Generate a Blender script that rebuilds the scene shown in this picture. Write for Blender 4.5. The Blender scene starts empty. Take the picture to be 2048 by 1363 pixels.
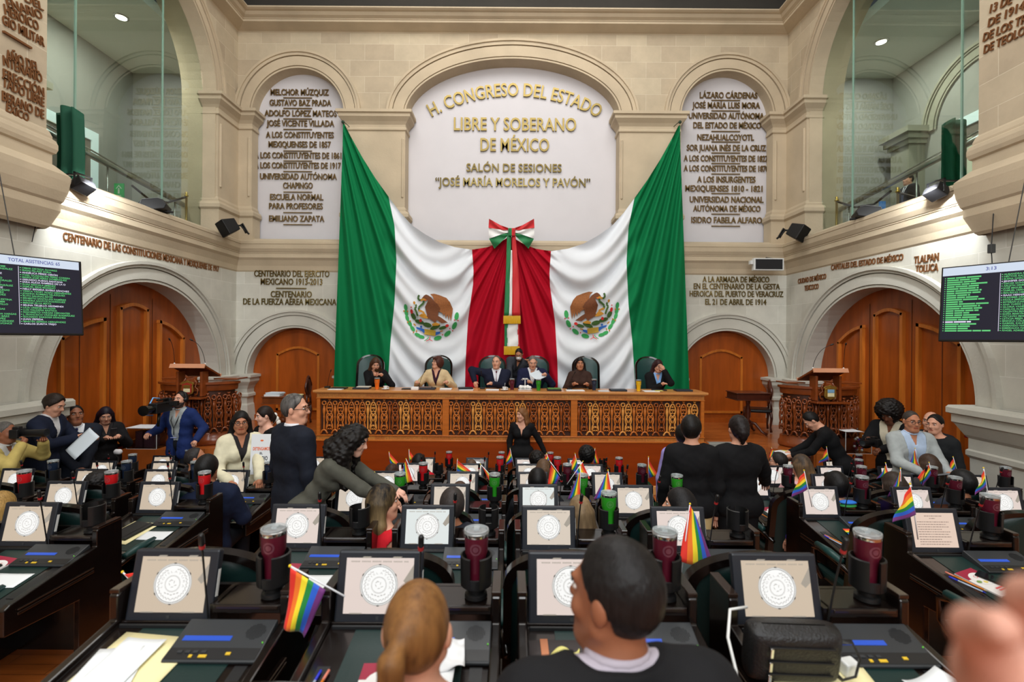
import bpy, math, random
import numpy as np
from mathutils import Vector, Matrix, Euler
random.seed(7)
SC = bpy.context.scene
COL = SC.collection
PI = math.pi
rad = math.radians
# ---------------------------------------------------------------- camera, world, lamps, exposure
H = 2.84                      # eye height above the lowest floor
F = 960.0                     # focal length in pixels of the 2048 wide frame
CX, CY = 1022.0, 675.0        # the horizon and the vanishing point of the hall
ROLL = rad(0.40)
cd = bpy.data.cameras.new('camera')
cam = bpy.data.objects.new('camera', cd)
COL.objects.link(cam)
cd.sensor_width = 36.0
cd.lens = 36.0 * F / 2048
cd.shift_x = (1024 - CX) / 2048
cd.shift_y = (CY - 681.5) / 2048
cd.clip_start = 0.02
cd.dof.use_dof = True
cd.dof.focus_distance = 5.0
cd.dof.aperture_fstop = cd.lens / 1000 / 0.0085
cam.matrix_world = Matrix.Translation((0, 0, H)) @ Matrix.Rotation(PI / 2, 4, 'X') @ Matrix.Rotation(ROLL, 4, 'Z')
SC.camera = cam

w = bpy.data.worlds.new('world')
SC.world = w
w.use_nodes = True
w.node_tree.nodes['Background'].inputs['Color'].default_value = (0.80, 0.86, 1.0, 1)
w.node_tree.nodes['Background'].inputs['Strength'].default_value = 0.05

SC.view_settings.view_transform = 'Standard'
SC.view_settings.look = 'None'
SC.view_settings.gamma = 1.0
SC.view_settings.use_curve_mapping = False
SC.view_settings.exposure = 0.0


def area(name, loc, target, size, power, col=(1, 1, 1), size_y=None, spread=180):
    l = bpy.data.lights.new(name, 'AREA')
    l.energy = power
    l.color = col
    l.shape = 'RECTANGLE'
    l.size = size
    l.size_y = size_y or size
    l.spread = rad(spread)
    o = bpy.data.objects.new(name, l)
    COL.objects.link(o)
    o.location = loc
    d = Vector(target) - Vector(loc)
    o.rotation_euler = d.to_track_quat('-Z', 'Y').to_euler()
    return o


def spot(name, loc, target, power, angle, col=(1, 1, 1), blend=.5, r=.06):
    l = bpy.data.lights.new(name, 'SPOT')
    l.energy = power
    l.color = col
    l.spot_size = rad(angle)
    l.spot_blend = blend
    l.shadow_soft_size = r
    o = bpy.data.objects.new(name, l)
    COL.objects.link(o)
    o.location = loc
    d = Vector(target) - Vector(loc)
    o.rotation_euler = d.to_track_quat('-Z', 'Y').to_euler()
    return o


# unseen ceiling lighting of the hall, and fill lights added behind the camera
area('ceiling_light_near', (0, 1.5, 11.6), (0, 2.6, 0), 7.0, 380, (1.0, 0.985, 0.96), 4.5)
area('ceiling_light_far', (0, 6.6, 11.6), (0, 8.2, 0), 7.0, 420, (1.0, 0.975, 0.94), 3.6)
area('rear_fill_high', (0, -3.6, 9.6), (0, 8.0, 3.2), 7.0, 420, (0.95, 0.98, 1.0), 2.2)  # fill added high behind the camera to light the hall frontally
area('rear_fill_low', (0, -4.6, 5.6), (0, 9.0, 3.4), 9.0, 430, (0.94, 0.98, 1.0), 1.6)  # low fill added behind the camera to brighten the lower walls
# ---------------------------------------------------------------- helpers


def W(px, py, D):
    """photo pixel + distance -> point in the hall"""
    a, b = px - CX, py - CY
    c, s = math.cos(ROLL), math.sin(ROLL)
    a, b = a * c + b * s, b * c - a * s
    return Vector((a * D / F, D, H - b * D / F))


def lin(c):
    c = c / 255.0
    return c / 12.92 if c <= 0.04045 else ((c + 0.055) / 1.055) ** 2.4


def rgb(t):
    return (lin(t[0]), lin(t[1]), lin(t[2]), 1)


MATS = {}


def mat(name, col, rough=.5, metal=0., var=0., vscale=6., bump=0., bscale=40., coat=0., emit=0., stretch=None, trans=0., alpha=1., ior=1.45, sheen=0., spec=.5):
    if name in MATS:
        return MATS[name]
    m = bpy.data.materials.new(name)
    MATS[name] = m
    m.use_nodes = True
    nt = m.node_tree
    b = nt.nodes['Principled BSDF']
    c = rgb(col)
    b.inputs['Base Color'].default_value = c
    b.inputs['Roughness'].default_value = rough
    b.inputs['Metallic'].default_value = metal
    b.inputs['Coat Weight'].default_value = coat
    b.inputs['Coat Roughness'].default_value = .12
    b.inputs['IOR'].default_value = ior
    b.inputs['Transmission Weight'].default_value = trans
    b.inputs['Alpha'].default_value = alpha
    b.inputs['Sheen Weight'].default_value = sheen
    b.inputs['Specular IOR Level'].default_value = spec
    if emit:
        b.inputs['Emission Color'].default_value = c
        b.inputs['Emission Strength'].default_value = emit
        if emit >= .3:
            b.inputs['Base Color'].default_value = (c[0] * .1, c[1] * .1, c[2] * .1, 1)
    if var or bump:
        tc = nt.nodes.new('ShaderNodeTexCoord')
        mp = nt.nodes.new('ShaderNodeMapping')
        if stretch:
            mp.inputs['Scale'].default_value = stretch
        nt.links.new(tc.outputs['Object'], mp.inputs['Vector'])
        if var:
            n = nt.nodes.new('ShaderNodeTexNoise')
            n.inputs['Scale'].default_value = vscale
            n.inputs['Detail'].default_value = 5
            nt.links.new(mp.outputs['Vector'], n.inputs['Vector'])
            r = nt.nodes.new('ShaderNodeValToRGB')
            r.color_ramp.elements[0].position = .3
            r.color_ramp.elements[1].position = .7
            r.color_ramp.elements[0].color = tuple(max(0, x * (1 - var)) for x in c[:3]) + (1,)
            r.color_ramp.elements[1].color = tuple(min(1, x * (1 + var)) for x in c[:3]) + (1,)
            nt.links.new(n.outputs['Fac'], r.inputs['Fac'])
            nt.links.new(r.outputs['Color'], b.inputs['Base Color'])
        if bump:
            n2 = nt.nodes.new('ShaderNodeTexNoise')
            n2.inputs['Scale'].default_value = bscale
            n2.inputs['Detail'].default_value = 4
            nt.links.new(mp.outputs['Vector'], n2.inputs['Vector'])
            bp = nt.nodes.new('ShaderNodeBump')
            bp.inputs['Strength'].default_value = bump
            bp.inputs['Distance'].default_value = .02
            nt.links.new(n2.outputs['Fac'], bp.inputs['Height'])
            nt.links.new(bp.outputs['Normal'], b.inputs['Normal'])
    return m


def brick_mat(name, axes, c1, c2, cm, bw, bh, mortar=.008, rough=.85, var=.12, bump=.25, offset=.5, coat=0., grain=None):
    """blocks or planks laid in the plane of the two named object axes"""
    m = bpy.data.materials.new(name)
    MATS[name] = m
    m.use_nodes = True
    nt = m.node_tree
    b = nt.nodes['Principled BSDF']
    b.inputs['Roughness'].default_value = rough
    b.inputs['Coat Weight'].default_value = coat
    b.inputs['Coat Roughness'].default_value = .15
    tc = nt.nodes.new('ShaderNodeTexCoord')
    sp = nt.nodes.new('ShaderNodeSeparateXYZ')
    cb = nt.nodes.new('ShaderNodeCombineXYZ')
    nt.links.new(tc.outputs['Object'], sp.inputs[0])
    nt.links.new(sp.outputs[axes[0]], cb.inputs[0])
    nt.links.new(sp.outputs[axes[1]], cb.inputs[1])
    br = nt.nodes.new('ShaderNodeTexBrick')
    br.offset = offset
    br.inputs['Scale'].default_value = 1
    br.inputs['Brick Width'].default_value = bw
    br.inputs['Row Height'].default_value = bh
    br.inputs['Mortar Size'].default_value = mortar
    br.inputs['Mortar Smooth'].default_value = .3
    br.inputs['Bias'].default_value = -.1
    br.inputs['Color1'].default_value = rgb(c1)
    br.inputs['Color2'].default_value = rgb(c2)
    br.inputs['Mortar'].default_value = rgb(cm)
    nt.links.new(cb.outputs[0], br.inputs['Vector'])
    n = nt.nodes.new('ShaderNodeTexNoise')
    n.inputs['Scale'].default_value = 2.2
    n.inputs['Detail'].default_value = 8
    n.inputs['Roughness'].default_value = .65
    mp = nt.nodes.new('ShaderNodeMapping')
    if grain:
        mp.inputs['Scale'].default_value = grain
    nt.links.new(tc.outputs['Object'], mp.inputs['Vector'])
    nt.links.new(mp.outputs['Vector'], n.inputs['Vector'])
    r = nt.nodes.new('ShaderNodeMapRange')
    r.inputs['From Min'].default_value = .3
    r.inputs['From Max'].default_value = .7
    r.inputs['To Min'].default_value = 1 - var
    r.inputs['To Max'].default_value = 1 + var
    nt.links.new(n.outputs['Fac'], r.inputs['Value'])
    mx = nt.nodes.new('ShaderNodeVectorMath')
    mx.operation = 'SCALE'
    nt.links.new(br.outputs['Color'], mx.inputs[0])
    nt.links.new(r.outputs['Result'], mx.inputs['Scale'])
    nt.links.new(mx.outputs[0], b.inputs['Base Color'])
    if bump:
        bp = nt.nodes.new('ShaderNodeBump')
        bp.inputs['Strength'].default_value = bump
        bp.inputs['Distance'].default_value = .01
        ad = nt.nodes.new('ShaderNodeMath')
        ad.operation = 'SUBTRACT'
        nt.links.new(n.outputs['Fac'], ad.inputs[0])
        nt.links.new(br.outputs['Fac'], ad.inputs[1])
        nt.links.new(ad.outputs[0], bp.inputs['Height'])
        nt.links.new(bp.outputs['Normal'], b.inputs['Normal'])
    return m


def ring_pts(c, u, v, r, n, a0=0., a1=2 * PI, full=True):
    k = n if full else n + 1
    return [c + u * (r * math.cos(a0 + (a1 - a0) * i / n)) + v * (r * math.sin(a0 + (a1 - a0) * i / n)) for i in range(k)]


class MB:
    def __init__(s):
        s.v, s.f, s.m = [], [], []

    def add(s, vs, fs, mi=0, M=None):
        o = len(s.v)
        if M is not None:
            vs = [M @ Vector(p) for p in vs]
        s.v += [tuple(p) for p in vs]
        s.f += [tuple(i + o for i in f) for f in fs]
        s.m += [mi] * len(fs)
        return s

    def box(s, a, b, mi=0, M=None):
        (x0, y0, z0), (x1, y1, z1) = a, b
        vs = [(x0, y0, z0), (x1, y0, z0), (x1, y1, z0), (x0, y1, z0), (x0, y0, z1), (x1, y0, z1), (x1, y1, z1), (x0, y1, z1)]
        fs = [(3, 2, 1, 0), (4, 5, 6, 7), (0, 1, 5, 4), (1, 2, 6, 5), (2, 3, 7, 6), (3, 0, 4, 7)]
        return s.add(vs, fs, mi, M)

    def cbox(s, c, d, mi=0, M=None):
        return s.box((c[0] - d[0] / 2, c[1] - d[1] / 2, c[2] - d[2] / 2), (c[0] + d[0] / 2, c[1] + d[1] / 2, c[2] + d[2] / 2), mi, M)

    def prism(s, poly, d0, d1, ax='y', mi=0, M=None):
        """polygon in the two other axes, pushed along ax"""
        n = len(poly)

        def p(a, b, d):
            return (d, a, b) if ax == 'x' else (a, d, b) if ax == 'y' else (a, b, d)
        vs = [p(a, b, d0) for a, b in poly] + [p(a, b, d1) for a, b in poly]
        fs = [tuple(range(n - 1, -1, -1)), tuple(range(n, 2 * n))] + [(i, (i + 1) % n, n + (i + 1) % n, n + i) for i in range(n)]
        return s.add(vs, fs, mi, M)

    def tube(s, pts, r, n=8, mi=0, caps=True, M=None, flat=None):
        pts = [Vector(p) for p in pts]
        k = len(pts)
        rs = r if isinstance(r, (list, tuple)) else [r] * k
        vs, fs = [], []
        up = None
        for i, p in enumerate(pts):
            t = (pts[min(i + 1, k - 1)] - pts[max(i - 1, 0)]).normalized()
            if up is None:
                a = Vector((0, 0, 1)) if abs(t.z) < .9 else Vector((1, 0, 0))
                up = (a - t * a.dot(t)).normalized()
            else:
                up = (up - t * up.dot(t)).normalized()
            sd = t.cross(up)
            for j in range(n):
                q = 2 * PI * j / n
                vs.append(p + up * (rs[i] * math.cos(q) * (flat or 1)) + sd * (rs[i] * math.sin(q)))
        for i in range(k - 1):
            for j in range(n):
                fs.append((i * n + j, i * n + (j + 1) % n, (i + 1) * n + (j + 1) % n, (i + 1) * n + j))
        if caps:
            fs += [tuple(range(n - 1, -1, -1)), tuple(range((k - 1) * n, k * n))]
        return s.add(vs, fs, mi, M)

    def lathe(s, prof, n=20, c=(0, 0, 0), mi=0, M=None, a0=0., a1=2 * PI, sx=1., sy=1.):
        full = abs(a1 - a0 - 2 * PI) < 1e-6
        k = n if full else n + 1
        vs = [(c[0] + sx * r * math.cos(a0 + (a1 - a0) * j / n), c[1] + sy * r * math.sin(a0 + (a1 - a0) * j / n), c[2] + z) for r, z in prof for j in range(k)]
        fs = []
        for i in range(len(prof) - 1):
            for j in range(n):
                j2 = (j + 1) % k
                fs.append((i * k + j, i * k + j2, (i + 1) * k + j2, (i + 1) * k + j))
        return s.add(vs, fs, mi, M)

    def ball(s, c, r, nu=12, nv=8, mi=0, M=None):
        if not isinstance(r, (tuple, list)):
            r = (r, r, r)
        vs = [(c[0], c[1], c[2] - r[2])]
        for i in range(1, nv):
            t = -PI / 2 + PI * i / nv
            for j in range(nu):
                q = 2 * PI * j / nu
                vs.append((c[0] + r[0] * math.cos(t) * math.cos(q), c[1] + r[1] * math.cos(t) * math.sin(q), c[2] + r[2] * math.sin(t)))
        vs.append((c[0], c[1], c[2] + r[2]))
        fs = [(0, 1 + (j + 1) % nu, 1 + j) for j in range(nu)]
        for i in range(nv - 2):
            for j in range(nu):
                fs.append((1 + i * nu + j, 1 + i * nu + (j + 1) % nu, 1 + (i + 1) * nu + (j + 1) % nu, 1 + (i + 1) * nu + j))
        e = len(vs) - 1
        b = 1 + (nv - 2) * nu
        fs += [(b + j, b + (j + 1) % nu, e) for j in range(nu)]
        return s.add(vs, fs, mi, M)

    def grid(s, fn, nu, nv, mi=0, mfn=None):
        o = len(s.v)
        for i in range(nu + 1):
            for j in range(nv + 1):
                s.v.append(tuple(fn(i / nu, j / nv)))
        for i in range(nu):
            for j in range(nv):
                a = o + i * (nv + 1) + j
                s.f.append((a, a + nv + 1, a + nv + 2, a + 1))
                s.m.append(mfn((i + .5) / nu, (j + .5) / nv) if mfn else mi)
        return s

    def build(s, name, mats, parent=None, smooth=False, bevel=0., loc=None, seg=2, solid=0., sub=0):
        me = bpy.data.meshes.new(name)
        me.from_pydata(s.v, [], s.f)
        for m in (mats if isinstance(mats, (list, tuple)) else [mats]):
            me.materials.append(m)
        if s.f:
            me.polygons.foreach_set('material_index', s.m)
            if smooth is True:
                me.polygons.foreach_set('use_smooth', [True] * len(s.f))
        me.update()
        if smooth == 'auto':
            me.polygons.foreach_set('use_smooth', [True] * len(s.f))
            me.set_sharp_from_angle(angle=rad(40))
        o = bpy.data.objects.new(name, me)
        COL.objects.link(o)
        if parent is not None:
            o.parent = parent
        if loc is not None:
            o.location = loc
        if solid:
            md = o.modifiers.new('solid', 'SOLIDIFY')
            md.thickness = solid
            md.offset = 0
        if sub:
            md = o.modifiers.new('sub', 'SUBSURF')
            md.levels = md.render_levels = sub
        if bevel:
            md = o.modifiers.new('bevel', 'BEVEL')
            md.width = bevel
            md.segments = seg
            md.limit_method = 'ANGLE'
            md.angle_limit = rad(40)
        return o


def tag(o, label=None, cat=None, group=None, kind=None):
    if label:
        o['label'] = label
    if cat:
        o['category'] = cat
    if group:
        o['group'] = group
    if kind:
        o['kind'] = kind
    return o


def thing(name, label, cat, loc=(0, 0, 0), rz=0., group=None, rot=None):
    o = bpy.data.objects.new(name, None)
    COL.objects.link(o)
    o.empty_display_size = .1
    o.location = loc
    o.rotation_euler = rot or (0, 0, rz)
    return tag(o, label, cat, group)


def struct(mb, name, mats, label=None, **k):
    o = mb.build(name, mats, **k)
    o['kind'] = 'structure'
    o['category'] = name.split('_')[0]
    o['label'] = label or name.replace('_', ' ')
    return o


def dup(root, loc, rz=0., label=None, group=None, rot=None):
    r = root.copy()
    COL.objects.link(r)
    r.location = loc
    r.rotation_euler = rot or (0, 0, rz)
    if label:
        r['label'] = label
    if group:
        r['group'] = group
    for ch in KIDS.get(root.name, ()):
        c = ch.copy()
        COL.objects.link(c)
        c.parent = r
        for g in KIDS.get(ch.name, ()):
            d = g.copy()
            COL.objects.link(d)
            d.parent = c
    return r


KIDS = {}


def know(root):
    """remember the parts of a thing so that it can be copied quickly"""
    def walk(o):
        KIDS[o.name] = list(o.children)
        for c in o.children:
            walk(c)
    walk(root)
    return root


def text_mesh(body, h, width=None, extrude=.01, spacing=1., align='CENTER', arc=None, bold=0.):
    """letters with capitals of height h in the xy plane, centred on the origin, facing +z"""
    c = bpy.data.curves.new('t', 'FONT')
    c.body = body
    c.size = 1
    c.resolution_u = 3
    c.align_x = align
    c.space_character = spacing
    c.space_line = 1.0
    c.offset = bold
    o = bpy.data.objects.new('t', c)
    me = bpy.data.meshes.new_from_object(o)
    k = h / CAP
    xs = [v.co.x for v in me.vertices] or [0]
    kx = (width / (max(xs) - min(xs))) if width else k
    mid = (max(xs) + min(xs)) / 2 if align == 'CENTER' else 0
    V = [((v.co.x - mid) * kx, v.co.y * k, 0.) for v in me.vertices]
    Fc = [tuple(p.vertices) for p in me.polygons]
    bpy.data.objects.remove(o)
    bpy.data.curves.remove(c)
    bpy.data.meshes.remove(me)
    if arc:
        R = arc
        V = [((R + y) * math.sin(x / R), (R + y) * math.cos(x / R) - R, 0.) for x, y, z in V]
    if extrude:
        n = len(V)
        cnt = {}
        for f in Fc:
            for a, b in zip(f, f[1:] + f[:1]):
                cnt[(a, b)] = 1
        rim = [(a, b) for a, b in cnt if (b, a) not in cnt]
        V = [(x, y, extrude) for x, y, z in V] + [(x, y, 0.) for x, y, z in V]
        Fc = Fc + [(a, b, b + n, a + n)[::-1] for a, b in rim]
    return V, Fc


CAP = 1.
_v, _f = text_mesh('H', 1., extrude=0)
CAP = max(p[1] for p in _v)

MX = Matrix(((1, 0, 0, 0), (0, 0, -1, 0), (0, 1, 0, 0), (0, 0, 0, 1)))      # xy drawing -> stands upright facing -Y


def copytext(mb, body, h, M, width=None, mi=0, **k):
    v, f = text_mesh(body, h, width, **k)
    mb.add(v, f, mi, M)
# ---------------------------------------------------------------- the hall
HW, YB = 6.13, 10.70          # half width of the hall, distance of the end wall
UPC = ((200, 180, 152), (186, 166, 140), (206, 189, 162))
stone_b = brick_mat('stone_end', ('X', 'Z'), (192, 178, 152), (174, 158, 134), (200, 188, 164), .66, .36, .006, var=.10)  # same stone as the lower walls; warmer light is put into this tint
stone_s = brick_mat('stone_side', ('Y', 'Z'), (192, 178, 152), (174, 158, 134), (200, 188, 164), .66, .36, .006, var=.10)
stone_lb = brick_mat('stone_low_end', ('X', 'Z'), (196, 194, 183), (186, 183, 171), (206, 204, 194), .70, .40, .006, var=.09)
stone_ls = brick_mat('stone_low_side', ('Y', 'Z'), (196, 194, 183), (186, 183, 171), (206, 204, 194), .70, .40, .006, var=.09)
carved = mat('carved_stone', (190, 174, 148), .85, var=.10, vscale=1.6, bump=.12, bscale=30)  # upper copy of the carved stone, warm light in its tint
carved_low = mat('carved_stone_low', (190, 188, 177), .85, var=.09, vscale=1.6, bump=.12, bscale=30)
plaster = mat('white_plaster', (206, 203, 206), .55, var=.02, vscale=2)
dark_wall = mat('shaded_upper_stone', (58, 55, 50), .9, var=.1, vscale=2)  # dark tone put in for the unlit wall above the cornice
gal_wall = mat('gallery_plaster', (150, 152, 146), .9, var=.06, vscale=1)
wood_door = mat('door_wood', (152, 72, 16), .36, var=.22, vscale=3, stretch=(3, 3, .35), coat=.25)
wood_edge = mat('door_edge_wood', (184, 104, 34), .35, var=.18, vscale=5, stretch=(3, 3, .4), coat=.25)
plank = brick_mat('plank_floor', ('X', 'Y'), (178, 98, 42), (152, 76, 28), (84, 40, 14), .62, .09, .002, rough=.3, var=.22, bump=.05, coat=.3, grain=(1, 9, 1))
step_grey = mat('step_stone', (150, 150, 144), .8, var=.08, vscale=3)


def Pb(u, z, d=0.):
    return (u, YB + d, z)


def Pl(u, z, d=0.):
    return (-HW - d, u, z)


def Pr(u, z, d=0.):
    return (HW + d, u, z)


def arch_pts(cx, rx, rz, zs, n=36):
    return [(cx - rx * math.cos(PI * i / n), zs + rz * math.sin(PI * i / n)) for i in range(n + 1)]


def arch_face(mb, P, u0, u1, z0, z1, cx, rx, rz, zs, mi=0, n=36):
    a = arch_pts(cx, rx, rz, zs, n)
    mb.add([P(u0, z0), P(cx - rx, z0), P(cx - rx, z1), P(u0, z1)], [(0, 1, 2, 3)], mi)
    mb.add([P(cx + rx, z0), P(u1, z0), P(u1, z1), P(cx + rx, z1)], [(0, 1, 2, 3)], mi)
    for (a0, b0), (a1, b1) in zip(a, a[1:]):
        mb.add([P(a0, b0), P(a1, b1), P(a1, z1), P(a0, z1)], [(0, 1, 2, 3)], mi)


def soffit(mb, P, cx, rx, rz, zs, zb, d0, d1, mi=0, n=36):
    a = [(cx - rx, zb)] + arch_pts(cx, rx, rz, zs, n) + [(cx + rx, zb)]
    for (a0, b0), (a1, b1) in zip(a, a[1:]):
        mb.add([P(a0, b0, d0), P(a1, b1, d0), P(a1, b1, d1), P(a0, b0, d1)], [(0, 1, 2, 3)], mi)


def arch_fill(mb, P, cx, rx, rz, zs, zb, d, mi=0, n=36):
    a = [(cx - rx, zb)] + arch_pts(cx, rx, rz, zs, n) + [(cx + rx, zb)]
    mb.add([P(u, z, d) for u, z in a], [tuple(range(len(a)))], mi)


def band(mb, P, cx, rx, rz, zs, o0, o1, p, mi=0, n=40):
    """one raised ring of an archivolt: from o0 to o1 outside the opening, standing p proud of the wall"""
    A, B = arch_pts(cx, rx + o0, rz + o0, zs, n), arch_pts(cx, rx + o1, rz + o1, zs, n)
    for i in range(n):
        q = [P(*A[i], -p), P(*A[i + 1], -p), P(*B[i + 1], -p), P(*B[i], -p)]
        mb.add(q, [(0, 1, 2, 3)], mi)
        mb.add([P(*A[i]), P(*A[i + 1]), P(*A[i + 1], -p), P(*A[i], -p)], [(0, 1, 2, 3)], mi)
        mb.add([P(*B[i]), P(*B[i + 1]), P(*B[i + 1], -p), P(*B[i], -p)], [(0, 1, 2, 3)], mi)


def archivolt(mb, P, cx, rx, rz, zs, w, mi=0):
    band(mb, P, cx, rx, rz, zs, .0, .035, .02, mi)
    band(mb, P, cx, rx, rz, zs, .05, w * .66, .035, mi)
    band(mb, P, cx, rx, rz, zs, w * .66 + .018, w - .05, .055, mi)
    band(mb, P, cx, rx, rz, zs, w - .05, w, .085, mi)


def sweep(mb, path, prof, mi=0):
    """profile (d, z) pushed along a plan path of (x, y, nx, ny)"""
    k = len(prof)
    vs = [(x + nx * d, y + ny * d, z) for x, y, nx, ny in path for d, z in prof]
    fs = [(i * k + j, i * k + j + 1, (i + 1) * k + j + 1, (i + 1) * k + j) for i in range(len(path) - 1) for j in range(k - 1)]
    mb.add(vs, fs, mi)


ROOMPATH = [(-HW, -5, 1, 0), (-HW, YB, 1, -1), (HW, YB, -1, -1), (HW, -5, -1, 0)]
ZS_LOW, ZS_UP, LED = 1.97, 7.78, 4.92
# end wall
m = MB()
arch_face(m, Pb, -HW, -3.05, LED, 9.9, -4.78, 1.025, 1.03, ZS_UP)
arch_face(m, Pb, -3.05, 3.05, LED, 9.9, 0, 2.385, 1.27, ZS_UP)
arch_face(m, Pb, 3.05, HW, LED, 9.9, 4.78, 1.025, 1.03, ZS_UP)
for c, rx, rz, w, dp in ((-4.78, 1.025, 1.03, .38, .26), (0, 2.385, 1.27, .42, .34), (4.78, 1.025, 1.03, .38, .26)):
    soffit(m, Pb, c, rx, rz, ZS_UP, LED, 0, dp, 1)
    archivolt(m, Pb, c, rx, rz, ZS_UP, w, 1)
    arch_fill(m, Pb, c, rx, rz, ZS_UP, LED, dp, 2)
arch_face(m, Pb, -HW, 0, -.1, LED, -4.81, 1.06, 1.06, ZS_LOW, 3)
arch_face(m, Pb, 0, HW, -.1, LED, 4.81, 1.06, 1.06, ZS_LOW, 3)
for c in (-4.81, 4.81):
    soffit(m, Pb, c, 1.06, 1.06, ZS_LOW, .9, 0, .25, 4)
    archivolt(m, Pb, c, 1.06, 1.06, ZS_LOW, .40, 4)
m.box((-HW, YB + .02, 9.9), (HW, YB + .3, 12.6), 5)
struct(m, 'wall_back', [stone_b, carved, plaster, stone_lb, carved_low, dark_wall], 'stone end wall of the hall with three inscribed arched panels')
for P, nm, sg in ((Pl, 'left', -1), (Pr, 'right', 1)):
    m = MB()
    arch_face(m, P, -5, YB, LED, 9.9, 8.10, 1.80, 1.80, ZS_UP)
    archivolt(m, P, 8.10, 1.80, 1.80, ZS_UP, .28, 1)
    soffit(m, P, 8.10, 1.80, 1.80, ZS_UP, LED, 0, .7, 1)
    arch_face(m, P, -5, YB, -.1, LED, 8.18, 1.87, 1.765, ZS_LOW, 2)
    archivolt(m, P, 8.18, 1.87, 1.765, ZS_LOW, .34, 3)
    soffit(m, P, 8.18, 1.87, 1.765, ZS_LOW, -.1, 0, .36, 3)
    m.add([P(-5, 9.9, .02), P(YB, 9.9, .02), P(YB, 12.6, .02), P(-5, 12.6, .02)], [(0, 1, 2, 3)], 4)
    # the near pier stands proud of the wall above the ledge, with its plinth mould and its own ledge
    y1, p = 6.19, .12
    x0 = sg * HW
    pp = [(x0 - sg * p, -5, -sg, 0), (x0 - sg * p, y1, -sg, 1), (x0, y1, 0, 1)]
    sweep(m, pp, [(0, LED), (0, 9.7)], 0)
    sweep(m, pp, [(.02, LED), (.04, LED), (.04, 5.17), (.065, 5.19), (.08, 5.24), (.08, 5.30), (.065, 5.35), (.04, 5.37), (.04, 5.40), (.02, 5.46), (0, 5.49)], 1)
    sweep(m, pp, [(0, 8.0), (.06, 8.03), (.06, 8.1), (.0, 8.14)], 1)
    sweep(m, pp, [(0, 4.20), (.03, 4.24), (.10, 4.45), (.10, 4.55), (.12, 4.58), (.15, 4.70), (.165, 4.84), (.165, 4.92), (.05, 5.04), (.03, 5.04)], 1)
    # pier below: shaft and impost
    p2 = [(x0 - sg * .05, -5, -sg, 0), (x0 - sg * .05, 6.31, -sg, 1), (x0 + sg * .36, 6.31, 0, 1)]
    sweep(m, p2, [(.0, -.1), (.02, 1.30), (.05, 1.34), (.05, 1.40), (.03, 1.42), (.03, 1.56), (.06, 1.60), (.13, 1.74), (.15, 1.76), (.15, 1.86), (.19, 1.88), (.19, 1.95), (.17, 1.98), (0, 1.99)], 3)
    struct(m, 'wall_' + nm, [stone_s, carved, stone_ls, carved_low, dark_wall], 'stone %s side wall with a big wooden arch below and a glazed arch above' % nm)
m = MB()
m.box((-9.6, -5.3, -.1), (9.6, -5, 12.6))
struct(m, 'wall_rear', carved_low, 'plain stone wall behind the seats')
m = MB()
m.box((-9.6, -5.3, 12.3), (9.6, 11.2, 12.6))
struct(m, 'ceiling', mat('ceiling_plaster', (170, 168, 160), .9), 'plain high ceiling')
# ledge and cornice
m = MB()
sweep(m, ROOMPATH, [(0, 4.27), (.02, 4.30), (.04, 4.40), (.09, 4.52), (.13, 4.57), (.13, 4.66), (.14, 4.665), (.14, 4.685), (.15, 4.69), (.185, 4.76), (.195, 4.84), (.195, 4.855), (.205, 4.86), (.205, 4.915), (.02, 5.0), (0, 5.0)])
struct(m, 'trim_1', carved, 'moulded stone ledge running round the hall above the lower arches')
m = MB()
sweep(m, ROOMPATH, [(0, 9.60), (.02, 9.62), (.06, 9.63), (.22, 9.68), (.25, 9.69), (.25, 9.735), (.265, 9.74), (.265, 9.755), (.33, 9.785), (.37, 9.825), (.37, 9.835), (.42, 9.845), (.46, 9.865), (.46, 9.89), (0, 9.92)])
struct(m, 'trim_2', carved, 'moulded stone cornice below the dark upper wall')
# pilasters with capitals and bases
CAPP = [(0, 7.40), (.03, 7.42), (.03, 7.46), (.01, 7.48), (.01, 7.54), (.05, 7.60), (.11, 7.66), (.13, 7.68), (.13, 7.74), (.17, 7.76), (.17, 7.82), (0, 7.84)]
BASP = [(0, 5.72), (.03, 5.66), (.03, 5.62), (.07, 5.60), (.10, 5.55), (.10, 5.48), (.06, 5.44), (.06, 5.02), (.06, 4.95)]
LOWP = [(0, 1.46), (.02, 1.48), (.05, 1.50), (.05, 1.55), (.01, 1.58), (.01, 1.66), (.05, 1.74), (.12, 1.82), (.13, 1.84), (.13, 1.91), (.17, 1.93), (.17, 1.98), (0, 2.0)]
LOWB = [(.0, 1.34), (.02, 1.30), (.05, 1.0), (.05, .9)]
n_trim = 3
flute = mat('flute_shadow_stone', (176, 160, 134), .9)


def pilaster(path, nm, low=False, flutes=()):
    global n_trim
    m = MB()
    if low:
        sweep(m, path, [(0, .9), (0, 2.0)])
        sweep(m, path, LOWP)
        sweep(m, path, LOWB)
    else:
        sweep(m, path, [(0, 4.95), (0, 7.8)])
        sweep(m, path, CAPP)
        sweep(m, path, BASP)
    for (a, b, dx, dy) in flutes:
        pts = [(a, b, 5.95), (a, b, 7.22)]
        m.tube(pts, .028, 8)
        m.ball((a, b, 5.95), .03, 8, 6)
        m.ball((a, b, 7.22), .03, 8, 6)
    struct(m, 'trim_%d' % n_trim, carved_low if low else carved, nm)
    n_trim += 1


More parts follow.
